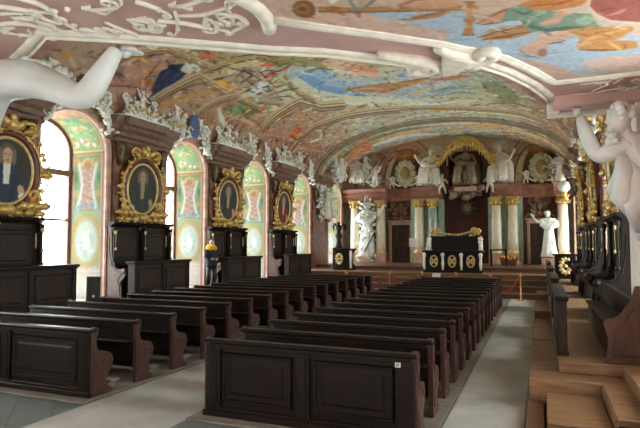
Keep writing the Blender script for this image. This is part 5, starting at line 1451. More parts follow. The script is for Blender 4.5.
150 130 90 25.1,6.74 24.78,6.91 24.57,6.91 24.89,6.74
156 126 100 19.81,2.69 19.92,3.3 21.94,3.86 22.97,3.03 21.87,2.37
154 116 94 18.85,1.72 21.19,1.95 22.67,0.9 20.85,0.56
150 112 92 23.2,1.67 25.6,1.85 27.35,0.5 25.61,0.6
90 62 50 20.44,1.21 21.23,0.63 21.28,0.63 20.48,1.22
90 62 50 20.78,1.3 21.64,0.7 21.69,0.71 20.82,1.3
90 62 50 21.13,1.38 22.06,0.77 22.1,0.78 21.16,1.39
90 62 50 21.47,1.47 22.48,0.86 22.52,0.86 21.51,1.49
90 62 50 21.82,1.57 22.9,0.94 22.95,0.95 21.86,1.59
90 62 50 25.02,1.24 26.24,0.45 26.3,0.46 25.07,1.26
90 62 50 25.4,1.33 26.72,0.52 26.78,0.53 25.44,1.35
90 62 50 25.78,1.41 27.21,0.59 27.27,0.6 25.82,1.42
90 62 50 26.16,1.5 27.71,0.66 27.77,0.68 26.2,1.51
190 160 136 19.83,1.15 22.31,1.54 22.26,1.57 19.8,1.18
190 160 136 23.92,1.25 26.3,1.51 26.24,1.55 23.88,1.29
150 112 90 15.5,1.2 16.41,1.38 16.92,0.77 16.21,0.54
92 64 52 15.66,1.15 16.2,0.54 16.22,0.54 15.68,1.15
92 64 52 15.84,1.21 16.42,0.58 16.44,0.59 15.86,1.21
92 64 52 16.02,1.26 16.64,0.63 16.66,0.63 16.05,1.27
92 64 52 16.21,1.32 16.86,0.68 16.88,0.68 16.23,1.33
92 64 52 16.4,1.38 17.08,0.72 17.11,0.72 16.42,1.38
170 172 150 28.23,0.23 28.37,1.56 27.84,3.36 27.79,5.06 27.43,7.73 27.12,7.77 26.96,5.23 27.08,3.5 27.72,1.66 28.04,0.25
110 112 86 29.37,0.37 29.37,1.82 28.86,3.6 28.83,5.33 28.83,7.49 28.57,7.52 28.15,5.47 28.24,3.73 28.83,1.91 29.21,0.39
150 150 108 29.98,0.7 29.47,2.26 29.45,3.9 29.31,5.77 29.06,5.82 28.8,4.04 28.9,2.37 29.81,0.72
206 108 72 30.41,1.35 30.22,2.58 29.77,3.8 29.31,3.89 29,2.79 30.03,1.41
224 140 96 30.07,1.86 29.74,2.94 29.45,2.97 29.81,1.91
206 146 110 29.42,4.01 29.64,5.14 29.63,6.81 29.27,6.87 28.7,5.33 29.11,4.08
192 194 184 30.09,3.32 30.73,4.88 31.05,7.11 30.56,7.18 29.5,5.13 29.7,3.42
150 160 160 30.62,3.96 31.06,5.38 31.52,7.03 31.22,7.07 30.28,5.54 30.37,4.03
190 140 90 32.13,4 32.14,5.74 31.96,7.24 31.65,7.29 31.3,5.89 31.86,4.05
150 112 86 32.41,1.03 32.28,2.03 31.36,2.94 30.9,3.01 31.02,2.17 32,1.08
192 186 164 34.52,1 34.92,2.17 33.6,3.49 33.05,3.57 33.41,2.39 34.07,1.07
130 112 92 36.09,1.1 35.8,2.3 34.93,3.39 34.63,3.43 35,2.4 35.84,1.12
206 196 164 32.33,1.39 31.83,2.35 31.61,2.37 32.11,1.42
90 72 60 27.35,6.73 27.22,8.73 27.15,10.62 27.03,12.02 26.86,12.02 26.68,10.66 26.76,8.79 27.2,6.76
196 184 150 25.67,8.02 25.87,9.82 25.57,11.59 25.5,12.93 25.26,12.95 24.92,11.65 25.23,9.89 25.45,8.06
190 178 146 28.59,7 28.3,9.08 27.66,11.06 27.39,11.09 27.56,9.17 28.34,7.04
120 116 84 26.45,6.16 26.57,8.35 26.42,8.37 26.31,6.19
206 150 96 29.62,8.15 29.23,9.99 28.78,11.49 28.39,11.52 28.16,10.08 29.25,8.2
192 190 172 30.77,8.8 29.65,10.46 29.36,10.48 30.47,8.83
206 170 110 29.25,10.98 29.72,12.46 30.15,13.56 29.8,13.58 28.82,12.51 28.96,11.01
176 100 60 31.53,10.33 30.17,11.71 29.75,11.72 31.08,10.37
96 76 62 26.66,11.56 27.45,12.95 27.58,14.16 27.37,14.17 26.92,12.98 26.49,11.59
120 130 90 22.78,10.53 22.09,11.35 21.92,12.12 21.8,12.13 21.77,11.38 22.67,10.54
150 104 80 23.93,10.35 23.26,11.21 23.18,11.89 22.99,11.9 22.73,11.25 23.73,10.37
96 110 76 23.03,10.71 23.18,11.49 23.06,11.5 22.91,10.72
186 166 124 22.65,10.15 22.17,10.59 21.95,10.6 22.43,10.16
150 126 76 23.46,8.74 23.12,9.2 22.94,9.22 23.28,8.76
150 80 60 24.53,9.53 24.05,10.01 23.86,10.02 24.33,9.54
150 124 96 23.37,12.07 24.28,12.64 25.38,13.38 24.98,13.41 23.32,12.76 23.05,12.11
120 104 92 22.81,12.67 23.95,13.3 25.23,14.09 24.96,14.12 23.36,13.38 22.63,12.71
186 160 120 24.53,12.99 25.8,13.69 25.45,13.72 24.25,13.03'''
VAULT_LINES = '''186 166 130 11.05,1.38 11.39,2.2 12.02,2.78 14.13,2.95 14.03,3.06 11.94,2.87 11.3,2.26 10.97,1.43
96 74 56 11.07,1.35 11.42,2.17 12.06,2.75 14.19,2.92 14.16,2.95 12.04,2.78 11.39,2.18 11.04,1.36
206 188 152 11.1,1.31 11.46,2.13 12.11,2.71 14.25,2.89 14.21,2.92 12.07,2.75 11.41,2.15 11.06,1.33
84 62 48 11.12,1.27 11.49,2.09 12.15,2.68 14.31,2.84 14.28,2.87 12.12,2.71 11.46,2.11 11.09,1.3
150 118 90 11.16,1.23 11.55,2.05 12.22,2.63 14.4,2.78 14.33,2.84 12.16,2.68 11.48,2.09 11.11,1.27
64 48 38 11.18,1.2 11.57,2.01 12.25,2.6 14.45,2.74 14.43,2.76 12.23,2.61 11.55,2.03 11.16,1.21
186 166 130 13.32,0.91 13.7,1.61 14.04,2.44 16.07,2.32 15.98,2.44 13.9,2.56 13.55,1.68 13.19,0.96
96 74 56 13.33,0.86 13.72,1.57 14.09,2.41 16.16,2.28 16.13,2.32 14.05,2.44 13.68,1.59 13.29,0.88
206 188 152 13.36,0.82 13.78,1.52 14.16,2.35 16.24,2.22 16.2,2.28 14.1,2.4 13.71,1.55 13.31,0.85
84 62 48 13.39,0.77 13.82,1.47 14.22,2.31 16.32,2.17 16.29,2.21 14.17,2.35 13.77,1.49 13.35,0.8
150 118 90 13.44,0.71 13.9,1.41 14.31,2.24 16.42,2.09 16.37,2.17 14.23,2.31 13.8,1.46 13.36,0.76
64 48 38 13.45,0.68 13.93,1.36 14.36,2.2 16.5,2.05 16.48,2.07 14.33,2.22 13.89,1.38 13.43,0.69
186 166 130 15.55,1.07 16.01,2.01 16.38,2.35 18.39,2.28 18.29,2.4 16.28,2.44 15.87,2.07 15.43,1.12
96 74 56 15.56,1.04 16.05,1.97 16.44,2.32 18.47,2.26 18.44,2.3 16.41,2.35 16,1.99 15.52,1.06
206 188 152 15.6,1 16.1,1.93 16.5,2.28 18.54,2.21 18.5,2.26 16.45,2.32 16.04,1.95 15.55,1.03
84 62 48 15.63,0.98 16.15,1.89 16.56,2.24 18.61,2.17 18.58,2.21 16.52,2.28 16.1,1.91 15.59,0.99
150 118 90 15.68,0.92 16.23,1.84 16.64,2.18 18.7,2.11 18.65,2.17 16.57,2.24 16.14,1.87 15.61,0.96
64 48 38 15.7,0.9 16.26,1.8 16.69,2.15 18.77,2.07 18.75,2.11 16.67,2.17 16.23,1.82 15.67,0.9
186 166 130 19.72,1.55 19.4,2.56 19.23,3.64 20.72,3.96 21.41,4.77 21.01,4.9 20.39,4.12 18.92,3.77 19.1,2.63 19.44,1.6
96 74 56 19.77,1.47 19.48,2.49 19.33,3.59 20.85,3.92 21.55,4.72 21.43,4.75 20.75,3.96 19.23,3.62 19.39,2.51 19.68,1.49
206 188 152 19.86,1.41 19.6,2.44 19.47,3.53 21.01,3.85 21.74,4.64 21.56,4.7 20.86,3.92 19.33,3.58 19.47,2.46 19.74,1.44
84 62 48 19.95,1.35 19.71,2.37 19.6,3.46 21.17,3.78 21.92,4.58 21.77,4.63 21.05,3.84 19.49,3.5 19.61,2.39 19.85,1.36
150 118 90 20.09,1.27 19.89,2.28 19.8,3.37 21.41,3.69 22.19,4.49 21.91,4.58 21.18,3.78 19.59,3.46 19.69,2.32 19.9,1.31
64 48 38 20.13,1.21 19.96,2.22 19.9,3.32 21.53,3.63 22.32,4.44 22.23,4.47 21.45,3.67 19.83,3.35 19.9,2.24 20.07,1.22
186 166 130 16.49,4.25 18.42,3.89 19.97,4 19.81,4.11 18.32,4 16.44,4.34
96 74 56 16.59,4.22 18.52,3.86 20.08,3.96 20.03,4 18.49,3.9 16.58,4.25
206 188 152 16.66,4.18 18.61,3.82 20.19,3.92 20.11,3.96 18.57,3.87 16.64,4.22
84 62 48 16.74,4.14 18.71,3.78 20.29,3.87 20.23,3.92 18.67,3.82 16.73,4.18
150 118 90 16.84,4.09 18.82,3.71 20.44,3.8 20.33,3.88 18.76,3.78 16.81,4.15
64 48 38 16.92,4.05 18.91,3.69 20.54,3.77 20.5,3.8 18.89,3.7 16.91,4.08
186 166 130 23.03,1.56 22.64,2.78 22.83,3.52 23.09,4.5 24.04,6.5 23.66,6.58 22.77,4.6 22.52,3.6 22.36,2.84 22.77,1.61
96 74 56 23.08,1.5 22.72,2.73 22.92,3.46 23.2,4.46 24.18,6.46 24.06,6.49 23.1,4.49 22.83,3.49 22.63,2.74 23,1.52
206 188 152 23.17,1.45 22.84,2.68 23.06,3.42 23.35,4.4 24.36,6.42 24.19,6.46 23.2,4.45 22.92,3.46 22.71,2.7 23.06,1.47
84 62 48 23.25,1.41 22.95,2.63 23.18,3.37 23.49,4.35 24.54,6.38 24.4,6.41 23.38,4.39 23.07,3.4 22.85,2.64 23.16,1.42
150 118 90 23.39,1.33 23.13,2.56 23.38,3.3 23.71,4.29 24.8,6.3 24.53,6.37 23.49,4.35 23.17,3.35 22.93,2.59 23.21,1.38
64 48 38 23.43,1.29 23.2,2.5 23.47,3.24 23.82,4.24 24.94,6.28 24.85,6.3 23.74,4.27 23.4,3.26 23.14,2.51 23.37,1.3
186 166 130 23.96,6.52 24.52,8.21 24.86,9.92 24.56,11.63 24.87,12.82 24.58,12.84 24.29,11.66 24.59,9.95 24.27,8.26 23.74,6.57
96 74 56 24.05,6.49 24.62,8.2 24.96,9.92 24.66,11.64 24.97,12.84 24.88,12.84 24.57,11.65 24.87,9.93 24.54,8.21 23.98,6.51
206 188 152 24.15,6.47 24.74,8.18 25.09,9.89 24.79,11.63 25.1,12.84 24.97,12.84 24.66,11.65 24.96,9.92 24.62,8.2 24.05,6.49
84 62 48 24.26,6.44 24.85,8.16 25.21,9.89 24.91,11.63 25.22,12.84 25.11,12.84 24.81,11.63 25.11,9.89 24.76,8.17 24.18,6.46
150 118 90 24.41,6.41 25.02,8.13 25.4,9.87 25.1,11.62 25.42,12.84 25.21,12.85 24.91,11.63 25.21,9.89 24.85,8.16 24.26,6.44
64 48 38 24.49,6.39 25.11,8.11 25.49,9.86 25.19,11.62 25.51,12.84 25.44,12.85 25.13,11.62 25.43,9.87 25.05,8.12 24.44,6.4
52 40 32 11.07,1.66 11.5,1.32 11.49,0.96 11.51,0.95 11.54,1.32 11.08,1.66
52 40 32 11.73,2.07 12.04,1.69 12.05,1.69 11.75,2.07
52 40 32 14.29,2.86 14.63,3.64 14.94,4.26 14.91,4.29 14.55,3.67 14.27,2.87
52 40 32 14.32,3.15 15.38,3.4 16.38,3.46 16.36,3.49 15.32,3.46 14.3,3.17
52 40 32 15.41,3.15 16.32,3.08 17.21,3 17.19,3.02 16.28,3.14 15.4,3.17
52 40 32 15.79,3.56 15.91,3.96 16.42,4.24 16.39,4.25 15.82,4 15.76,3.58
52 40 32 16.48,2.74 17.23,2.81 17.45,3.3 17.41,3.32 17.14,2.87 16.46,2.76
52 40 32 16.91,2.01 17.72,1.82 17.87,1.42 17.9,1.41 17.77,1.85 16.91,2.01
52 40 32 17.74,2.97 18,3.62 18.28,4.08 18.24,4.09 17.88,3.66 17.71,2.97
52 40 32 20.19,2.19 20.33,2.92 20.28,2.94 20.15,2.2
52 40 32 21.65,1.8 22.94,1.55 23.15,1.95 23.09,1.97 22.86,1.62 21.65,1.82
52 40 32 21.21,2.98 22.4,2.95 22.37,2.97 21.19,3.01
52 40 32 23.96,2.61 23.54,3.53 23.48,3.55 23.9,2.63
52 40 32 14.12,3.58 14.57,4.25 15.38,4.68 15.35,4.7 14.49,4.29 14.09,3.6
52 40 32 15.81,4.91 16.49,5.19 16.46,5.21 15.78,4.92
52 40 32 15.55,4.08 16.31,3.96 16.9,3.5 16.93,3.5 16.33,4 15.54,4.09
52 40 32 22.87,4.48 22.52,5.17 22.45,5.18 22.81,4.5
52 40 32 22.7,5.74 23.96,5.85 23.9,5.88 22.65,5.76
52 40 32 12.39,2.24 12.49,1.73 12.49,1.3 12.51,1.3 12.55,1.72 12.41,2.24
52 40 32 11.8,1.43 11.91,1.03 11.92,1.02 11.82,1.43
190 172 128 14.23,3.35 14.85,3.42 15.01,3.78 14.95,3.82 14.68,3.53 14.19,3.39
206 176 140 14.65,3.83 15.36,3.8 15.32,4.21 15.24,4.24 15.18,3.92 14.62,3.87
206 160 126 15.72,3.66 16.51,3.46 16.59,3.77 16.51,3.8 16.36,3.59 15.7,3.7
150 104 74 15.8,2.92 15.87,3.18 16.45,3.17 16.42,3.21 15.7,3.3 15.73,2.94
96 92 60 15.27,4.37 16.02,4.35 15.93,4.79 15.85,4.81 15.82,4.47 15.23,4.4
176 182 150 16.61,3.97 17.41,3.9 17.33,4.35 17.24,4.39 17.18,4.03 16.56,4.03
226 228 218 17.13,2.63 17.1,2.98 17.6,3.03 17.55,3.08 16.88,3.09 17.05,2.65
200 206 196 16.79,2.19 17.04,2.58 16.97,2.61 16.73,2.22
120 160 104 17.79,2.65 18.55,2.54 18.88,2.3 18.96,2.3 18.57,2.65 17.75,2.71
150 190 140 17.58,1.62 18.21,1.6 18.18,1.65 17.55,1.67
70 96 64 18.12,2.07 18.78,2.07 18.74,2.11 18.08,2.13
216 130 96 22.05,1.47 22.05,1.82 23.03,1.74 23,1.8 21.78,1.97 21.94,1.49
150 60 46 22.15,2.09 23.08,2.09 23.03,2.13 22.1,2.15
186 190 150 22.42,2.55 22,3.15 21.88,3.17 22.29,2.56
172 60 44 17.02,3.55 16.83,3.96 16.76,3.97 16.95,3.56
206 150 110 16.25,3.53 16.65,3.64 16.6,3.67 16.21,3.57
190 150 110 25.59,2.37 25.21,3.12 25.05,3.14 25.43,2.41
226 220 196 20.65,3.06 20.72,3.52 20.6,3.55 20.54,3.1
160 150 120 20.88,3.62 21.75,3.93 21.65,3.97 20.8,3.66
200 140 110 17.7,6.12 18.36,6.27 18.29,6.67 18.22,6.69 18.17,6.34 17.64,6.15
206 160 110 20.15,5.5 20.45,6.16 21.1,6.8 21.03,6.82 20.27,6.22 20.09,5.52
130 84 50 20.23,7.43 20.24,8.05 20.01,8.54 19.95,8.55 20.04,8.08 20.16,7.44
186 184 170 18.57,5.02 18.65,5.55 19.27,5.8 19.17,5.84 18.35,5.65 18.47,5.06
120 116 76 17.06,4.79 17.22,5.33 17.64,5.68 17.55,5.73 16.96,5.43 16.97,4.83
150 90 64 20.76,8.09 20.6,8.73 20.51,8.74 20.66,8.1
120 132 140 22.71,8.52 22.2,9.42 22.31,10.02 22.2,10.04 21.89,9.45 22.6,8.54
214 208 184 21.9,5.27 22.21,5.9 22.98,6.58 22.9,6.6 21.99,5.95 21.83,5.29
206 200 176 22.97,7.2 22.94,8.06 22.86,8.08 22.89,7.21
226 130 84 28.75,2.37 28.57,3.21 28.27,4.12 28.09,4.15 28.07,3.3 28.59,2.4
150 150 110 29.32,4.39 29.25,5.22 29.08,5.25 29.16,4.43
214 206 186 31.4,4.44 31.6,5.6 31.41,5.64 31.22,4.48
150 160 166 31.7,6.42 31.64,7.35 31.43,7.38 31.5,6.45
226 176 116 29.58,8.93 29.89,9.93 29.69,9.95 29.39,8.96
150 80 50 30.19,10.43 29.81,11.46 29.6,11.46 29.98,10.44
226 196 140 31.38,11.62 31.18,12.48 30.94,12.48 31.15,11.63
226 220 200 33.32,1.81 33.07,2.68 32.35,3.42 32.18,3.43 32.59,2.74 33.16,1.84
100 76 60 36.03,1.49 35.52,2.63 35.33,2.65 35.85,1.52
90 84 60 26.12,8.42 25.7,9.39 25.59,9.4 26.01,8.43'''
SOFFIT_STROKES = '''214 186 170 -2.25,4.05 -1.59,4.16 -0.54,4.85 -0.45,4.78 -0.57,6.05 -0.94,5.65 -1.94,4.79 -2.33,4.53
172 196 216 -0.48,5.56 -0.56,5.78 -0.71,5.89 -0.9,5.84 -1.08,5.66 -1.2,5.39 -1.24,5.1 -1.21,4.86 -1.11,4.7 -0.98,4.64 -0.82,4.68 -0.67,4.81 -0.55,5.03 -0.48,5.29
172 196 216 -0.19,6.3 -0.26,6.43 -0.42,6.41 -0.62,6.24 -0.82,5.96 -0.97,5.65 -1.04,5.38 -1.03,5.18 -0.95,5.1 -0.82,5.12 -0.65,5.25 -0.48,5.48 -0.32,5.76 -0.21,6.06
172 196 216 0.88,6.99 0.84,7.26 0.67,7.39 0.4,7.33 0.09,7.11 -0.17,6.78 -0.33,6.43 -0.37,6.12 -0.29,5.92 -0.12,5.85 0.11,5.9 0.36,6.07 0.6,6.34 0.79,6.67
172 196 216 1.11,6.57 1.1,6.76 0.98,6.88 0.78,6.9 0.55,6.8 0.33,6.62 0.18,6.39 0.13,6.17 0.17,6 0.3,5.91 0.48,5.91 0.69,5.99 0.88,6.15 1.03,6.35
172 196 216 -0.84,4.84 -0.89,4.9 -1,4.92 -1.14,4.9 -1.3,4.84 -1.42,4.75 -1.5,4.65 -1.51,4.57 -1.46,4.51 -1.35,4.5 -1.21,4.52 -1.07,4.58 -0.94,4.66 -0.86,4.75
206 200 200 -1.29,4.95 -1.33,5.02 -1.43,5.05 -1.55,5.05 -1.67,5 -1.77,4.92 -1.82,4.82 -1.81,4.73 -1.76,4.67 -1.67,4.64 -1.55,4.65 -1.44,4.7 -1.35,4.77 -1.29,4.86
218 184 168 -0.82,5.55 -0.89,5.62 -1.03,5.62 -1.22,5.53 -1.42,5.38 -1.58,5.2 -1.67,5.04 -1.67,4.92 -1.6,4.86 -1.46,4.87 -1.29,4.95 -1.11,5.08 -0.95,5.25 -0.84,5.42
220 186 168 -1.37,4.89 -1.43,4.96 -1.55,4.98 -1.7,4.94 -1.85,4.85 -1.97,4.72 -2.03,4.59 -2.01,4.49 -1.94,4.42 -1.83,4.41 -1.69,4.45 -1.55,4.53 -1.44,4.64 -1.37,4.77
214 180 166 0.49,7.49 0.44,7.55 0.31,7.48 0.12,7.31 -0.08,7.07 -0.25,6.81 -0.36,6.6 -0.38,6.46 -0.33,6.42 -0.22,6.48 -0.05,6.63 0.14,6.84 0.31,7.09 0.44,7.32
220 190 178 1.3,7.13 1.28,7.24 1.19,7.33 1.02,7.36 0.83,7.33 0.65,7.25 0.52,7.13 0.47,7 0.5,6.89 0.61,6.81 0.77,6.79 0.94,6.82 1.11,6.89 1.24,7
172 196 216 0.03,5.78 -0.01,5.9 -0.09,5.94 -0.21,5.9 -0.33,5.78 -0.43,5.61 -0.49,5.44 -0.49,5.29 -0.45,5.19 -0.37,5.16 -0.26,5.2 -0.15,5.3 -0.05,5.45 0.01,5.62
206 180 160 0.81,5.13 0.67,5.21 0.24,5.15 -0.42,4.96 -1.16,4.66 -1.8,4.33 -2.2,4.05 -2.29,3.87 -2.08,3.83 -1.62,3.91 -1.02,4.1 -0.37,4.36 0.22,4.66 0.64,4.93
130 84 44 -1.85,4.46 -1.89,4.53 -1.95,4.56 -2,4.56 -2.03,4.53 -2.05,4.46 -2.04,4.38 -2.01,4.3 -1.96,4.24 -1.91,4.21 -1.86,4.21 -1.83,4.24 -1.81,4.3 -1.82,4.38
168 120 70 -1.88,4.43 -1.93,4.49 -1.99,4.5 -2.02,4.44 -2.01,4.36 -1.97,4.29 -1.91,4.26 -1.87,4.28 -1.86,4.35
120 76 40 -1.91,4.39 -1.94,4.42 -1.96,4.43 -1.98,4.42 -1.98,4.38 -1.97,4.34 -1.94,4.32 -1.91,4.32 -1.9,4.35
180 130 76 -1.83,4.47 -1.48,4.62 -0.97,4.8 -0.62,4.92 -0.6,4.82 -0.95,4.7 -1.45,4.52 -1.79,4.38
110 70 40 -1.84,4.49 -1.49,4.64 -0.97,4.82 -0.62,4.94 -0.62,4.92 -0.97,4.8 -1.48,4.62 -1.83,4.46
160 104 54 -1.61,4.51 -1.64,4.54 -1.7,4.54 -1.74,4.51 -1.76,4.47 -1.75,4.43 -1.7,4.41 -1.65,4.42 -1.62,4.46
120 140 146 -1.49,4.29 -1.53,4.55 -1.51,4.63 -1.49,4.61 -1.48,4.51 -1.47,4.28
232 232 226 -1.66,4.23 -1.66,4.39 -1.57,4.31 -1.57,4.27 -1.6,4.26 -1.64,4.2
110 120 120 -1.47,4.6 -1.32,4.5 -1.2,4.36 -1.2,4.35 -1.32,4.44 -1.47,4.58
206 160 132 -1.18,4.61 -1,4.52 -0.66,4.61 -0.61,4.85 -0.88,4.8
140 90 60 -1.18,4.67 -0.98,4.59 -0.76,4.6 -0.76,4.59 -0.97,4.55 -1.17,4.65
186 132 88 -1.22,4.92 -0.99,4.88 -0.66,4.89 -0.83,5.01 -1.09,5
140 90 56 -1.21,4.94 -1,4.96 -0.77,4.92 -0.77,4.91 -1,4.92 -1.2,4.93
182 120 66 -0.56,4.78 -0.5,4.8 -0.54,5.05 -0.52,5.21 -0.57,5.29 -0.58,5.55 -0.7,5.54 -0.62,5.27 -0.64,5.16 -0.58,5.04
120 76 40 -0.58,4.78 -0.48,4.82 -0.48,4.8 -0.58,4.76
120 76 40 -0.71,5.54 -0.58,5.6 -0.57,5.57 -0.7,5.52
214 160 110 -0.53,4.99 -0.54,5.03 -0.56,5.04 -0.59,5.03 -0.6,4.99 -0.59,4.94 -0.57,4.91 -0.55,4.92 -0.53,4.95
186 136 88 -0.58,5.64 -0.42,5.48 -0.22,5.46 -0.07,5.49 -0.02,5.73 -0.2,5.83 -0.43,5.79
130 84 50 -0.57,5.68 -0.33,5.6 -0.09,5.54 -0.09,5.53 -0.33,5.54 -0.57,5.66
130 84 50 -0.52,5.76 -0.29,5.76 -0.06,5.72 -0.06,5.7 -0.29,5.7 -0.52,5.74
214 176 128 -0.41,5.63 -0.19,5.59 -0.19,5.57 -0.41,5.61
206 152 112 -0.55,5.3 -0.39,5.12 -0.26,5.03 -0.13,5.04 -0.17,5.25 -0.34,5.36
150 96 66 -0.53,5.31 -0.3,5.13 -0.16,5.03 -0.16,5.02 -0.31,5.08 -0.54,5.3
130 84 60 -0.5,5.35 -0.32,5.37 -0.17,5.28 -0.17,5.27 -0.32,5.32 -0.5,5.33
120 150 132 -0.23,5.04 -0.05,4.99 0.19,5 0.22,5.32 0.46,5.46 0.58,5.86 0.22,5.77 -0.06,5.71 -0.14,5.36 -0.32,5.34
84 112 98 -0.14,5.38 -0.06,5.6 0.08,5.77 0.31,5.8 0.58,5.88 0.57,5.84 0.3,5.69 0.08,5.66 -0.05,5.5 -0.14,5.35
84 112 98 -0.2,5.11 -0.1,5.27 -0.02,5.19 -0.02,5.16 -0.1,5.2 -0.2,5.09
160 186 166 0.09,5.27 0.07,5.31 0.03,5.29 -0,5.23 -0.02,5.15 -0.01,5.1 0.02,5.09 0.05,5.13 0.08,5.2
170 194 176 -0.09,5.55 -0.03,5.4 0.04,5.3 0.03,5.27 -0.05,5.31 -0.1,5.52
160 186 160 0.5,5.62 0.49,5.7 0.45,5.73 0.39,5.69 0.35,5.61 0.35,5.52 0.38,5.47 0.43,5.47 0.48,5.53
200 130 70 -0.13,5 0.03,4.89 0.5,5 0.36,5.24 0.17,5.25 -0.02,5.17
160 96 50 -0.05,5.08 0.17,5.14 0.35,5.07 0.35,5.06 0.16,5.09 -0.05,5.06
206 160 140 0.02,5.5 0.14,5.4 0.17,5.3 0.22,5.27 0.31,5.4 0.24,5.42 0.21,5.55 0.1,5.61
226 190 168 0.03,5.54 0.17,5.5 0.17,5.48 0.03,5.52
226 180 156 0.14,5.27 0.22,5.3 0.3,5.41 0.31,5.39 0.22,5.24 0.14,5.25
214 170 146 -0.19,6.2 -0.12,6.04 0.03,5.92 0.22,5.85 0.27,5.79 0.35,5.93 0.24,6.06 0.11,6.13 0.09,6.32 0.11,6.53 0.03,6.57 -0.05,6.4 -0.15,6.32
150 124 120 0.11,6.43 0.1,6.52 0.07,6.57 0.04,6.53 0.01,6.44 0.01,6.34 0.04,6.27 0.07,6.26 0.1,6.32
120 90 80 -0.18,6.21 -0.12,6.43 0.03,6.58 0.03,6.56 -0.11,6.38 -0.18,6.2
96 90 90 0.11,6.14 0.23,6.15 0.28,6.09 0.28,6.07 0.22,6.09 0.11,6.12
232 196 176 -0.13,6.11 0.07,6 0.07,5.98 -0.13,6.09
206 146 82 0.27,5.79 0.48,5.77 0.68,5.9 0.86,5.92 0.89,6.04 0.79,6.23 0.69,6.31 0.8,6.29 0.96,6.38 1.01,6.62 0.84,6.62 0.41,6.45 0.39,6.31 0.41,6.07
230 182 116 0.42,6.39 0.48,6.2 0.65,6.1 0.83,5.98 0.83,5.95 0.64,6.01 0.46,6.11 0.41,6.37
150 92 46 0.44,6.47 0.64,6.58 0.8,6.62 0.8,6.59 0.63,6.5 0.43,6.44
166 104 54 0.33,5.88 0.49,6.08 0.62,5.94 0.61,5.92 0.48,6.01 0.33,5.86
168 108 58 0.54,6.32 0.7,6.2 0.69,6.18 0.54,6.29
236 200 150 0.69,6.35 0.78,6.51 0.86,6.64 0.86,6.61 0.78,6.43 0.69,6.32
166 108 58 0.81,6.36 0.87,6.52 0.87,6.63 0.88,6.64 0.89,6.5 0.81,6.34
222 206 192 0.41,5.05 0.42,5.26 0.5,5.52 0.65,5.73 0.92,5.89 1.1,5.97 0.97,5.23
158 86 76 0.44,5.06 0.44,5.27 0.52,5.48 0.66,5.69 0.91,5.84 1.09,5.91 0.97,5.23
206 140 124 0.6,5.58 0.72,5.55 0.84,5.36 0.84,5.33 0.7,5.48 0.6,5.55
130 66 60 0.54,5.41 0.66,5.42 0.66,5.39 0.53,5.39'''
def strokes(cv, txt, op=.92):
    for ln in txt.split('\n'):
        a = ln.split(' ')
        cv.poly([tuple(float(q) for q in p.split(',')) for p in a[3:]], [int(q) for q in a[:3]], op)

# ---------------------------------------------------------------- painted ceiling vault
TA = np.linspace(0, PI, 401)
TS = np.concatenate([[0], np.cumsum(np.hypot(np.diff(-VA * np.cos(TA)), np.diff(VB * np.sin(TA))))])
SL = float(TS[-1])
vc = Canvas(YB, YF, 0, SL, 860, 400, (152, 128, 110))
rg = random.Random(12)
f = np.clip((np.minimum(vc.Y, SL - vc.Y) - 2.2) / 2.6, 0, 1)[..., None]
vc.a = vc.a * (1 - f) + np.array((160, 160, 144.)) * f
pal_lo = [(150, 118, 104), (172, 142, 118), (112, 86, 74), (190, 166, 138), (130, 110, 72), (162, 96, 66), (104, 110, 74), (196, 186, 156), (160, 122, 110), (172, 124, 60)]
pal_hi = [(166, 162, 142), (146, 154, 150), (186, 180, 156), (130, 128, 96), (170, 150, 118), (150, 164, 170), (196, 190, 170), (160, 120, 90)]
for i in range(3000):
    y = rg.uniform(YB, YF); s_ = rg.uniform(0, SL); e = min(s_, SL - s_)
    pal = pal_lo if e < rg.uniform(1.6, 4.2) else pal_hi
    if e < 4: vc.ell(y, s_, rg.uniform(.06, .42), rg.uniform(.03, .12), rg.choice(pal), rg.random() * 3.1, .5, .75)
    else: vc.ell(y, s_, rg.uniform(.2, .8), rg.uniform(.06, .22), rg.choice(pal), rg.gauss(0, .6), .9, .5)
# painted architecture repeated over every pier, both sides
for k, y in enumerate([10.7 + BAY * (q + .5) for q in range(-3, 5)]):
    for side in (0, 1):
        S_ = (lambda t: t) if side == 0 else (lambda t: SL - t)
        vc.poly([(y - .9, S_(.1)), (y + .9, S_(.1)), (y + .75, S_(1.5)), (y - .75, S_(1.5))], (148, 112, 92), .8)
        for q in range(6): vc.line([(y - .6 + .24 * q, S_(.2)), (y - .55 + .22 * q, S_(1.3))], .08, (92, 64, 52) if q % 2 else (170, 128, 108))
        vc.line([(y - 1, S_(1.5)), (y + 1, S_(1.5))], .16, (186, 152, 124)); vc.line([(y - 1, S_(1.66)), (y + 1, S_(1.66))], .05, (84, 60, 48))
        vc.ell(y, S_(1.9), .3, .26, (176, 124, 52)); vc.ell(y - .05, S_(1.95), .16, .14, (212, 166, 92))
        vc.line([(y - 1.5, S_(.6)), (y - 1.0, S_(1.3)), (y - .2, S_(2.3)), (y + .9, S_(2.7)), (y + 1.9, S_(2.2))], .16, (190, 168, 132)); vc.line([(y - 1.4, S_(.7)), (y - .9, S_(1.45)), (y - .1, S_(2.45)), (y + .9, S_(2.85)), (y + 1.9, S_(2.35))], .05, (84, 62, 50))
strokes(vc, VAULT_STROKES, .88)
vc.a *= 1.08
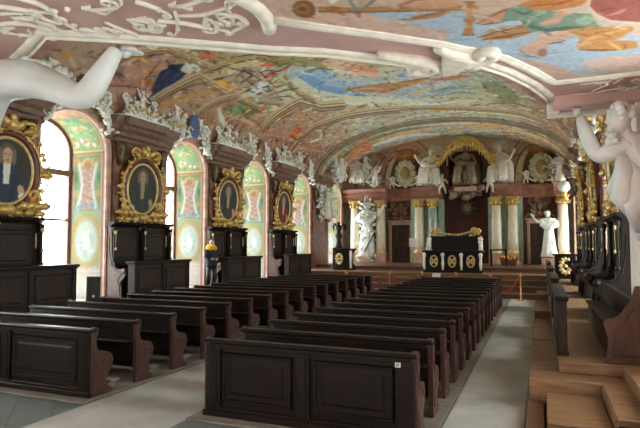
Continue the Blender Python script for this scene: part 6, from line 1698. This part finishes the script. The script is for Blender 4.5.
# fine hatching of the brush
for i in range(5200):
    y = rg.uniform(7, YF); s_ = rg.uniform(0, SL); e = min(s_, SL - s_)
    a = rg.random() * 3.1; l = rg.uniform(.08, .3)
    j = min(399, int(s_ / SL * 399)); i_ = min(859, int((y - YB) / (YF - YB) * 859)); c_ = vc.a[j, i_]; k = rg.choice((.55, .7, .8, 1.2, 1.35))
    vc.line([(y, s_), (y + l * math.cos(a), s_ + l * .7 * math.sin(a))], rg.uniform(.05, .1), [min(235, q * k) for q in c_], .7)
strokes(vc, VAULT_LINES, .85)
mu = vc.a.mean((0, 1)); vc.a = np.clip((vc.a - mu) * 1.2 + mu * 1.14, 12, 236)
vc.blur(1)
def vault_P(y, s_):
    a = np.interp(s_, TS, TA)
    return (XC - VA * np.cos(a), y, ZS + VB * np.sin(a))
ce = struct(painted_mesh('ceiling', vc, vault_P, M['fresco']), 'barrel vaulted ceiling painted with frescoes')
# plain outer shell keeps daylight out of the vault
# ---------------------------------------------------------------- music gallery over the near end
GZ = 4.2
gal = thing('music_gallery', 'pink gallery underside with white stucco mouldings and a painted panel, overhead', 'gallery', (-3, 4, GZ))
go = (-3, 4, GZ)
EDGE = [(-11.28, 4.6), (-5.75, 4.55), (-5.02, 4.2), (-4.56, 3.95), (-4.1, 4.22), (-3.71, 4.48), (-2.7, 5.2), (-2.21, 5.47), (-1.48, 6.1), (-1.2, 6.38), (-.9, 6.5), (-.62, 6.55), (-.38, 6.95), (-.1, 7.65), (.08, 8.3), (.17, 8.86), (1.68, 8.86)]
def offs(pts, d):
    out = []
    for i, p in enumerate(pts):
        a = V(pts[max(0, i - 1)]); b = V(pts[min(len(pts) - 1, i + 1)]); t = (b - a).normalized()
        out.append((p[0] - t.y * d, p[1] + t.x * d))
    return out
outer = offs(EDGE, .16); outer[0] = (-11.28, 4.75); outer[-1] = (1.68, 9.0)
mb = MB(); mb.prism(EDGE + [(1.68, -2.95), (-11.28, -2.95)], GZ, GZ + .3, 'z'); mb.build('soffit', M['pink'], gal, go)
mb = MB(); mb.prism(outer + EDGE[::-1], GZ, GZ + .3, 'z'); mb.build('outer_lip', M['pinkwall'], gal, go)
mb = MB()
inn = offs(EDGE, -.1)
mb.prism(outer + inn[::-1], GZ + .3, GZ + 1.2, 'z'); mb.build('parapet', M['white'], gal, go)
def ribbon(name, pts, w, d, m_=None, par=None):
    mb = MB(); z = GZ
    mb.tube([(p[0], p[1], z) for p in pts], w, 8, flat=d / w, up=(0, 0, 1)); return mb.build(name, m_ or M['stucco'], par or gal, go)
ribbon('edge_moulding', offs(EDGE[1:-1], -.07), .06, .045)
ribbon('edge_bead', offs(EDGE[1:-1], .0), .018, .06)
INN = [(-2.3, 4.47), (-1.96, 4.8), (-1.47, 5.22), (-.95, 5.7), (-.8, 5.88), (-.6, 6.08), (-.36, 6.4), (-.08, 6.98), (.12, 7.5), (.21, 7.66), (.73, 7.64), (1.66, 7.54)]
ribbon('panel_moulding', INN, .06, .045)
ribbon('panel_bead', offs(INN, -.07), .014, .03)
ribbon('panel_end_scroll', [(-2.4, 3.6), (-2.33, 3.95), (-2.29, 4.17), (-2.31, 4.35), (-2.36, 4.52), (-2.42, 4.66)], .075, .08)
PANEL = INN + [(1.66, 3.2), (-2.34, 3.2), (-2.3, 3.8), (-2.23, 4.17)]
sc = Canvas(-2.5, 1.7, 3.2, 7.8, 300, 330, (206, 190, 176))
rg = random.Random(2)
strokes(sc, SOFFIT_STROKES)
for i in range(700):
    x, y = rg.uniform(-2.5, 1.7), rg.uniform(3.2, 7.8); a = rg.gauss(.8, .6); l = rg.uniform(.05, .22)
    w = sc.win(x, x + .01, y, y + .01)
    if w is None: continue
    c_ = sc.a[w][0, 0] * rg.choice((.86, .92, 1.07, 1.1)); sc.line([(x, y), (x + l * math.cos(a), y + l * math.sin(a))], rg.uniform(.02, .05), np.minimum(c_, 240), .6)
sc.blur(1)
def inside(X, Y):
    ins = np.zeros(X.shape, bool)
    for i in range(len(PANEL)):
        (ax, ay), (bx, by) = PANEL[i], PANEL[i - 1]
        ins ^= ((ay > Y) != (by > Y)) & (X < (bx - ax) * (Y - ay) / ((by - ay) or 1e-9) + ax)
    return ins
painted_mesh('painted_panel', sc, lambda x, y: (x - go[0], y - go[1], x * 0 - .006), M['fresco'], gal, inside)
G = lambda a, b: V((a, b, GZ - .015))
def stroll(pts, r, endcurl=0, par=gal, name='stucco_scroll', n=7):
    """smooth raised stucco stem through plan points, ending in a bead"""
    P = [V((p[0], p[1], 0)) for p in pts]; out = []
    for i in range(len(P) - 1):
        p0 = P[max(0, i - 1)]; p1 = P[i]; p2 = P[i + 1]; p3 = P[min(len(P) - 1, i + 2)]
        for k in range(5):
            t = k / 5; out.append(.5 * ((2 * p1) + (p2 - p0) * t + (2 * p0 - 5 * p1 + 4 * p2 - p3) * t * t + (3 * p1 - p0 - 3 * p2 + p3) * t ** 3))
    out.append(P[-1]); m = len(out)
    mb = MB(); mb.tube([(p.x, p.y, GZ - .012) for p in out], [r * .72 * (.5 + .5 * math.sin(PI * (.12 + .84 * i / m))) for i in range(m)], n)
    e = out[-1]; mb.blob((e.x, e.y, GZ - .015), r * .8, n=8, m=5)
    if endcurl:
        d = (out[-1] - out[-3]); a = math.atan2(d.y, d.x); curl(mb, G, (e.x, e.y), a, abs(endcurl), 1.1, r * .6, 1 if endcurl > 0 else -1, .3, 6)
    return mb.build(name, M['stucco'], par, go)
for pts, r in [([(-4.5, 3.2), (-4.39, 3.31), (-4.28, 3.42), (-4.19, 3.5)], .035), ([(-4.12, 3.2), (-4.05, 3.35), (-4.04, 3.47), (-4.13, 3.71)], .035), ([(-4.7, 3.38), (-4.5, 3.43), (-4.35, 3.48)], .025),
               ([(-4.95, 3.55), (-4.77, 3.58), (-4.55, 3.64), (-4.46, 3.76), (-4.49, 3.92)], .035), ([(-4.28, 3.58), (-4.38, 3.7), (-4.41, 3.8), (-4.34, 3.9)], .03),
               ([(-3.79, 3.93), (-3.77, 4.11), (-3.73, 4.27), (-3.8, 4.48)], .026), ([(-3.46, 3.98), (-3.4, 4.1), (-3.38, 4.22), (-3.47, 4.3), (-3.52, 4.22), (-3.46, 4.17)], .035),
               ([(-3.3, 4.08), (-3.24, 4.12), (-3.1, 4.23), (-2.98, 4.38), (-2.9, 4.46)], .035), ([(-3.03, 3.98), (-3.12, 4.14), (-3.25, 4.32)], .03), ([(-3.05, 4.06), (-2.86, 4.13), (-2.69, 4.11), (-2.51, 4.07)], .03),
               ([(-3.22, 3.68), (-3.17, 3.75), (-3.13, 3.88)], .035), ([(-2.8, 4.58), (-2.57, 4.46), (-2.55, 4.3), (-2.64, 4.22), (-2.74, 4.28), (-2.7, 4.36)], .035), ([(-2.75, 4.12), (-2.6, 4.2), (-2.56, 4.12)], .025),
               ([(-4.03, 3.54), (-4.02, 3.56)], .035), ([(-3.89, 3.55), (-3.88, 3.57)], .035), ([(-4.14, 3.96), (-4.08, 4.0), (-4.02, 4.06)], .035), ([(-4.0, 4.0), (-3.95, 4.04)], .028), ([(-2.95, 4.3), (-2.9, 4.32)], .035), ([(-4.62, 3.78), (-4.7, 3.9), (-4.8, 3.84)], .03), ([(-3.64, 3.78), (-3.5, 3.72), (-3.36, 3.66), (-3.3, 3.56)], .03), ([(-2.72, 3.8), (-2.6, 3.9), (-2.55, 3.8), (-2.5, 3.68)], .03)]:
    stroll(pts, r, (.13 if len(pts) % 2 else -.13) if len(pts) > 2 else 0)
for x, y, a, l, sd in [(-4.5, 3.5, .4, .3, 1), (-4.2, 3.45, 2.2, .26, -1), (-3.55, 3.95, .2, .26, 1), (-3.3, 4.2, 2.6, .24, 1), (-3.0, 3.85, .6, .3, -1), (-2.85, 4.2, 1.2, .26, 1), (-3.75, 3.6, .9, .28, -1), (-2.75, 4.45, -.4, .24, -1), (-4.7, 3.7, 3.0, .24, 1), (-3.9, 4.0, 1.0, .2, 1)]:
    mb = MB(); curl(mb, G, (x, y), a, l, 1.1, .024, sd, .9, 6)
    for q in range(3): leaf(mb, lambda u, v, hh: V((u, v, GZ - hh)), (x + .05 * q * math.cos(a), y + .05 * q * math.sin(a)), a + sd * (.9 - .5 * q), .11, .026, .02)
    mb.build('stucco_scroll', M['stucco'], gal, go)
rg = random.Random(8)
for i in range(16):                                     # fine stucco of the right end
    x, y = rg.uniform(.35, 1.5), rg.uniform(7.8, 8.6); mb = MB()
    curl(mb, G, (x, y), rg.random() * 6.3, rg.uniform(.2, .34), 1.0, .016, rg.choice((-1, 1)), rg.uniform(-.6, .6), 5); mb.build('stucco_scroll', M['stucco'], gal, go)
# double volute where the two mouldings meet
mb = MB()
curl(mb, lambda a, b: V((a, b, GZ - .04)), (-1.62, 5.68), .72, .62, 1.2, .085, 1, .1, 8); curl(mb, lambda a, b: V((a, b, GZ - .04)), (-.98, 5.72), 1.1, .5, 1.0, .1, -1, .2, 8)
mb.prism([(-1.0, 6.1), (-.86, 5.92), (-.68, 6.08), (-.86, 6.46), (-1.04, 6.5)], GZ - .12, GZ, 'z')
for x, y in ((-1.29, 6.08), (-1.2, 6.2), (-.84, 6.36), (-.74, 6.3), (-.66, 6.38)): mb.blob((x, y, GZ - .03), (.1, .12, .09))
mb.build('double_volute', M['stucco'], gal, go)
mb = MB(); mb.box(.2, 8.35, GZ - .17, 1.68, 8.84, GZ, .02); mb.build('impost', M['pink'], gal, go)
mb = MB(); mb.box(.12, 8.6, GZ - .2, .3, 8.9, GZ - .02, .02); mb.box(.12, 8.72, GZ - .22, 1.68, 8.9, GZ - .17, .01); mb.build('impost_moulding', M['stucco'], gal, go)
# pillars
t = thing('pillar', 'white plastered gallery pillar at the right edge of the photo', 'pillar', (1.45, 8.8, PH))
mb = MB(); mb.box(-.22, -.4, 0, .24, .4, 3.45, .01); mb.build('shaft', M['white'], t)
mb = MB(); mb.box(-.26, -.44, 0, .24, .44, .2, .02); mb.build('base', M['pinkstone'], t)
mb = MB()
P3 = lambda u, v, hh: V((-.22 - hh, u, v))
panel_frame(mb, -.34, .34, .5, 2.2, P3, .04, .02)
mb.build('panel', M['white'], t)
t = thing('pillar', 'white plastered gallery pillar just beyond the left edge, behind the raised arm', 'pillar', (-7.0, 4.3, 0))
mb = MB(); mb.box(-.35, -.3, 0, .35, .3, GZ, .01); mb.build('shaft', M['white'], t)
mb = MB(); P3 = lambda u, v, hh: V((.36 + 1.1 + hh, .25 + u, v + .05))
rg = random.Random(5)
mb.box(.3, .25, 3.92, 1.5, .65, GZ - .01, .03)
for k in range(3):
    for i in range(5): leaf(mb, P3, (-.2 + .12 * i, 3.82 + .08 * k), PI / 2 + rg.uniform(-.4, .4), .2, .07, .08, .02 + .07 * k)
for i in range(9): mb.blob((1.6 + rg.uniform(-.05, .15), .2 + rg.uniform(-.2, .25), 4.05 + rg.uniform(-.1, .08)), rg.uniform(.05, .08), n=8, m=5)
mb.build('capital', M['stuccob'], t)

# atlas figures carrying the gallery
def hand(mb, w, d, up, s):
    """palm and five fingers pressed flat: wrist w, finger direction d, back-of-hand side up"""
    d = V(d).normalized(); sd = d.cross(V(up)).normalized()
    mb.blob(w + d * .07 * s, (.05 * s, .05 * s, .06 * s), R=None)
    for q, ln in ((-.042, .1), (-.014, .125), (.014, .12), (.04, .095)):
        p = w + d * .1 * s + sd * q * s
        mb.tube([p - d * .03 * s, p + d * ln * .45 * s + V((0, 0, .004)), p + d * ln * s], [.017 * s, .015 * s, .011 * s], 6)
    mb.tube([w + d * .03 * s + sd * .045 * s, w + d * .07 * s + sd * .085 * s, w + d * .12 * s + sd * .095 * s], [.02 * s, .018 * s, .013 * s], 6)
sk = [(-6.0, 4.28, 2.3), (-5.98, 4.22, 2.8), (-5.95, 4.18, 3.3), (-5.9, 4.12, 3.66), (-5.92, 3.92, 3.86), (-5.9, 3.86, 4.0), (-5.62, 4.16, 3.93), (-5.18, 4.2, 3.9), (-4.75, 4.2, 3.76), (-4.4, 4.22, 3.6), (-4.3, 4.24, 3.62), (-4.2, 4.26, 3.76), (-4.1, 4.3, 3.94), (-4.03, 4.36, 4.12),
      (-6.25, 4.1, 3.8), (-6.6, 4.1, 3.6), (-6.7, 4.2, 4.05)]
ed = [(0, 1), (1, 2), (2, 3), (3, 4), (4, 5), (3, 6), (6, 7), (7, 8), (8, 9), (9, 10), (10, 11), (11, 12), (12, 13), (3, 14), (14, 15), (15, 16)]
rd = [.22, .28, .3, .33, .12, .14, .3, .235, .18, .15, .15, .135, .105, .075, .2, .14, .08]
t = thing('statue', 'white atlas statue at the left edge whose raised arm props the gallery', 'statue', (-5.95, 4.2, 2.2), 0, 'atlas statues under the gallery')
o = (-5.95, 4.2, 2.2)
vs, fs = skin_mesh(sk, ed, rd, 2); mb = MB(); mb.add(vs, fs, True)
hand(mb, V((-4.03, 4.36, 4.1)), (.35, .75, .06), (0, 0, 1), 1.25)
mb.blob((-5.92, 3.83, 4.0), (.13, .15, .17)); mb.build('figure', M['statue'], t, o)
sk = [(1.28, 8.28, 2.1), (1.26, 8.25, 2.5), (1.22, 8.2, 2.9), (1.2, 8.14, 3.28), (1.05, 8.06, 3.52), (.98, 8.0, 3.66), (1.06, 8.1, 3.44), (.95, 8.1, 3.34), (.76, 8.12, 3.26), (.7, 8.14, 3.3), (.64, 8.18, 3.46), (.58, 8.26, 3.68), (.54, 8.32, 3.86),
      (1.5, 8.16, 3.4), (1.64, 8.1, 3.2), (1.66, 8.2, 3.6)]
ed = [(0, 1), (1, 2), (2, 3), (3, 4), (4, 5), (3, 6), (6, 7), (7, 8), (8, 9), (9, 10), (10, 11), (11, 12), (3, 13), (13, 14), (14, 15)]
rd = [.12, .22, .27, .29, .12, .14, .18, .16, .13, .115, .11, .095, .065, .18, .12, .07]
t = thing('statue', 'white atlas statue at the right edge with bowed head and raised arm', 'statue', (1.25, 8.2, 2.0), 0, 'atlas statues under the gallery')
o = (1.25, 8.2, 2.0)
vs, fs = skin_mesh(sk, ed, rd, 2); mb = MB(); mb.add(vs, fs, True)
hand(mb, V((.53, 8.34, 3.88)), (-.05, .5, .5), (0, 0, 1), 1.1)
h_ = V((.97, 7.99, 3.7))
mb.blob(h_, (.15, .16, .19)); mb.blob(h_ + V((-.13, -.06, -.02)), (.045, .03, .035)); mb.blob(h_ + V((-.1, -.06, -.12)), (.06, .05, .05))
for sx in (-1, 1): mb.blob(h_ + V((-.11, .05 * sx - .04, .03)), (.03, .03, .02)); mb.blob(h_ + V((.02, .15 * sx, 0)), (.035, .02, .05))
mb.build('figure', M['statue'], t, o)
mb = MB(); rg = random.Random(9)
for i in range(16):
    a = rg.random() * 6.3; b_ = rg.uniform(-.2, 1.4); mb.blob(h_ + V((.04 + .13 * math.cos(a) * math.cos(b_), .15 * math.sin(a) * math.cos(b_), .06 + .15 * math.sin(b_))), .06, n=7, m=5)
mb.build('hair', M['statue'], t, o)
mb = MB()
for i in range(10): mb.blob(h_ + V((-.1 + rg.uniform(-.03, .06), rg.uniform(-.1, .06), -.2 + rg.uniform(-.08, .04))), .05, n=7, m=5)
mb.build('beard', M['statue'], t, o)
mb = MB()
for pts, r in [([(1.0, 8.08, 3.3), (1.02, 8.0, 3.0), (.98, 8.0, 2.7), (1.12, 8.1, 2.42)], [.06, .13, .15, .05]), ([(1.1, 8.1, 3.2), (1.16, 8.0, 2.9), (1.12, 8.02, 2.6), (1.2, 8.14, 2.25)], [.08, .14, .16, .06]), ([(1.3, 8.0, 3.1), (1.3, 8.0, 2.8), (1.3, 8.08, 2.4)], [.1, .15, .06]), ([(.96, 8.1, 3.05), (.9, 8.1, 2.8), (1.0, 8.16, 2.6)], [.05, .1, .03])]:
    mb.tube(pts, r, 9)
mb.build('drapery', M['statue'], t, o)
# ---------------------------------------------------------------- light: daylight sky through the windows
w = bpy.data.worlds.new('sky'); SC.world = w; w.use_nodes = True
nd = w.node_tree; bg = nd.nodes['Background']
tc = nd.nodes.new('ShaderNodeTexCoord'); sx = nd.nodes.new('ShaderNodeSeparateXYZ'); cr = nd.nodes.new('ShaderNodeValToRGB')
nd.links.new(tc.outputs['Generated'], sx.inputs[0]); nd.links.new(sx.outputs['Z'], cr.inputs[0])
cr.color_ramp.elements[0].position = 0; cr.color_ramp.elements[0].color = (.7, .78, .74, 1)
cr.color_ramp.elements[1].position = .35; cr.color_ramp.elements[1].color = (.9, .985, 1, 1)
nd.links.new(cr.outputs[0], bg.inputs[0]); bg.inputs[1].default_value = 11.0
for k, y in enumerate(WY):
    for x, rz in ((XL - 1.3, 0), (XR + 1.3, PI)):
        l = bpy.data.lights.new('window_daylight', 'AREA'); l.shape = 'RECTANGLE'; l.size = 5.1; l.size_y = 2.2
        l.cycles.is_portal = True
        o = bpy.data.objects.new('window_daylight', l); COL.objects.link(o); o.location = (x, y, 3.05)
        o.rotation_euler = (0, -PI / 2, 0) if rz == 0 else (0, PI / 2, 0)
for x in BWX:  # portals of the added rear windows
    l = bpy.data.lights.new('window_daylight', 'AREA'); l.shape = 'RECTANGLE'; l.size = 1.6; l.size_y = 2.6; l.cycles.is_portal = True
    o = bpy.data.objects.new('window_daylight', l); COL.objects.link(o); o.location = (x, YB - .3, 2.5); o.rotation_euler = (PI / 2, 0, 0)
# ---------------------------------------------------------------- camera
cam = bpy.data.cameras.new('camera'); co = bpy.data.objects.new('camera', cam); COL.objects.link(co)
cam.sensor_width = 36; cam.sensor_fit = 'HORIZONTAL'; cam.lens = 545 / 640 * 36; cam.clip_start = .05; cam.clip_end = 200
PHI = math.atan(29 / 545); TH = math.atan(221 * math.cos(PHI) / 545)
co.location = (0, 0, 2.1); co.rotation_euler = (PI / 2 + PHI, 0, TH)
SC.camera = co
vs_ = SC.view_settings; SC.display_settings.display_device = 'sRGB'
vs_.view_transform = 'Standard'; vs_.look = 'None'; vs_.gamma = 1; vs_.use_curve_mapping = False; vs_.exposure = 0.68
SC.cycles.use_denoising = True
SC.cycles.max_bounces = 10; SC.cycles.diffuse_bounces = 6; SC.cycles.transparent_max_bounces = 12; SC.cycles.sample_clamp_indirect = 8
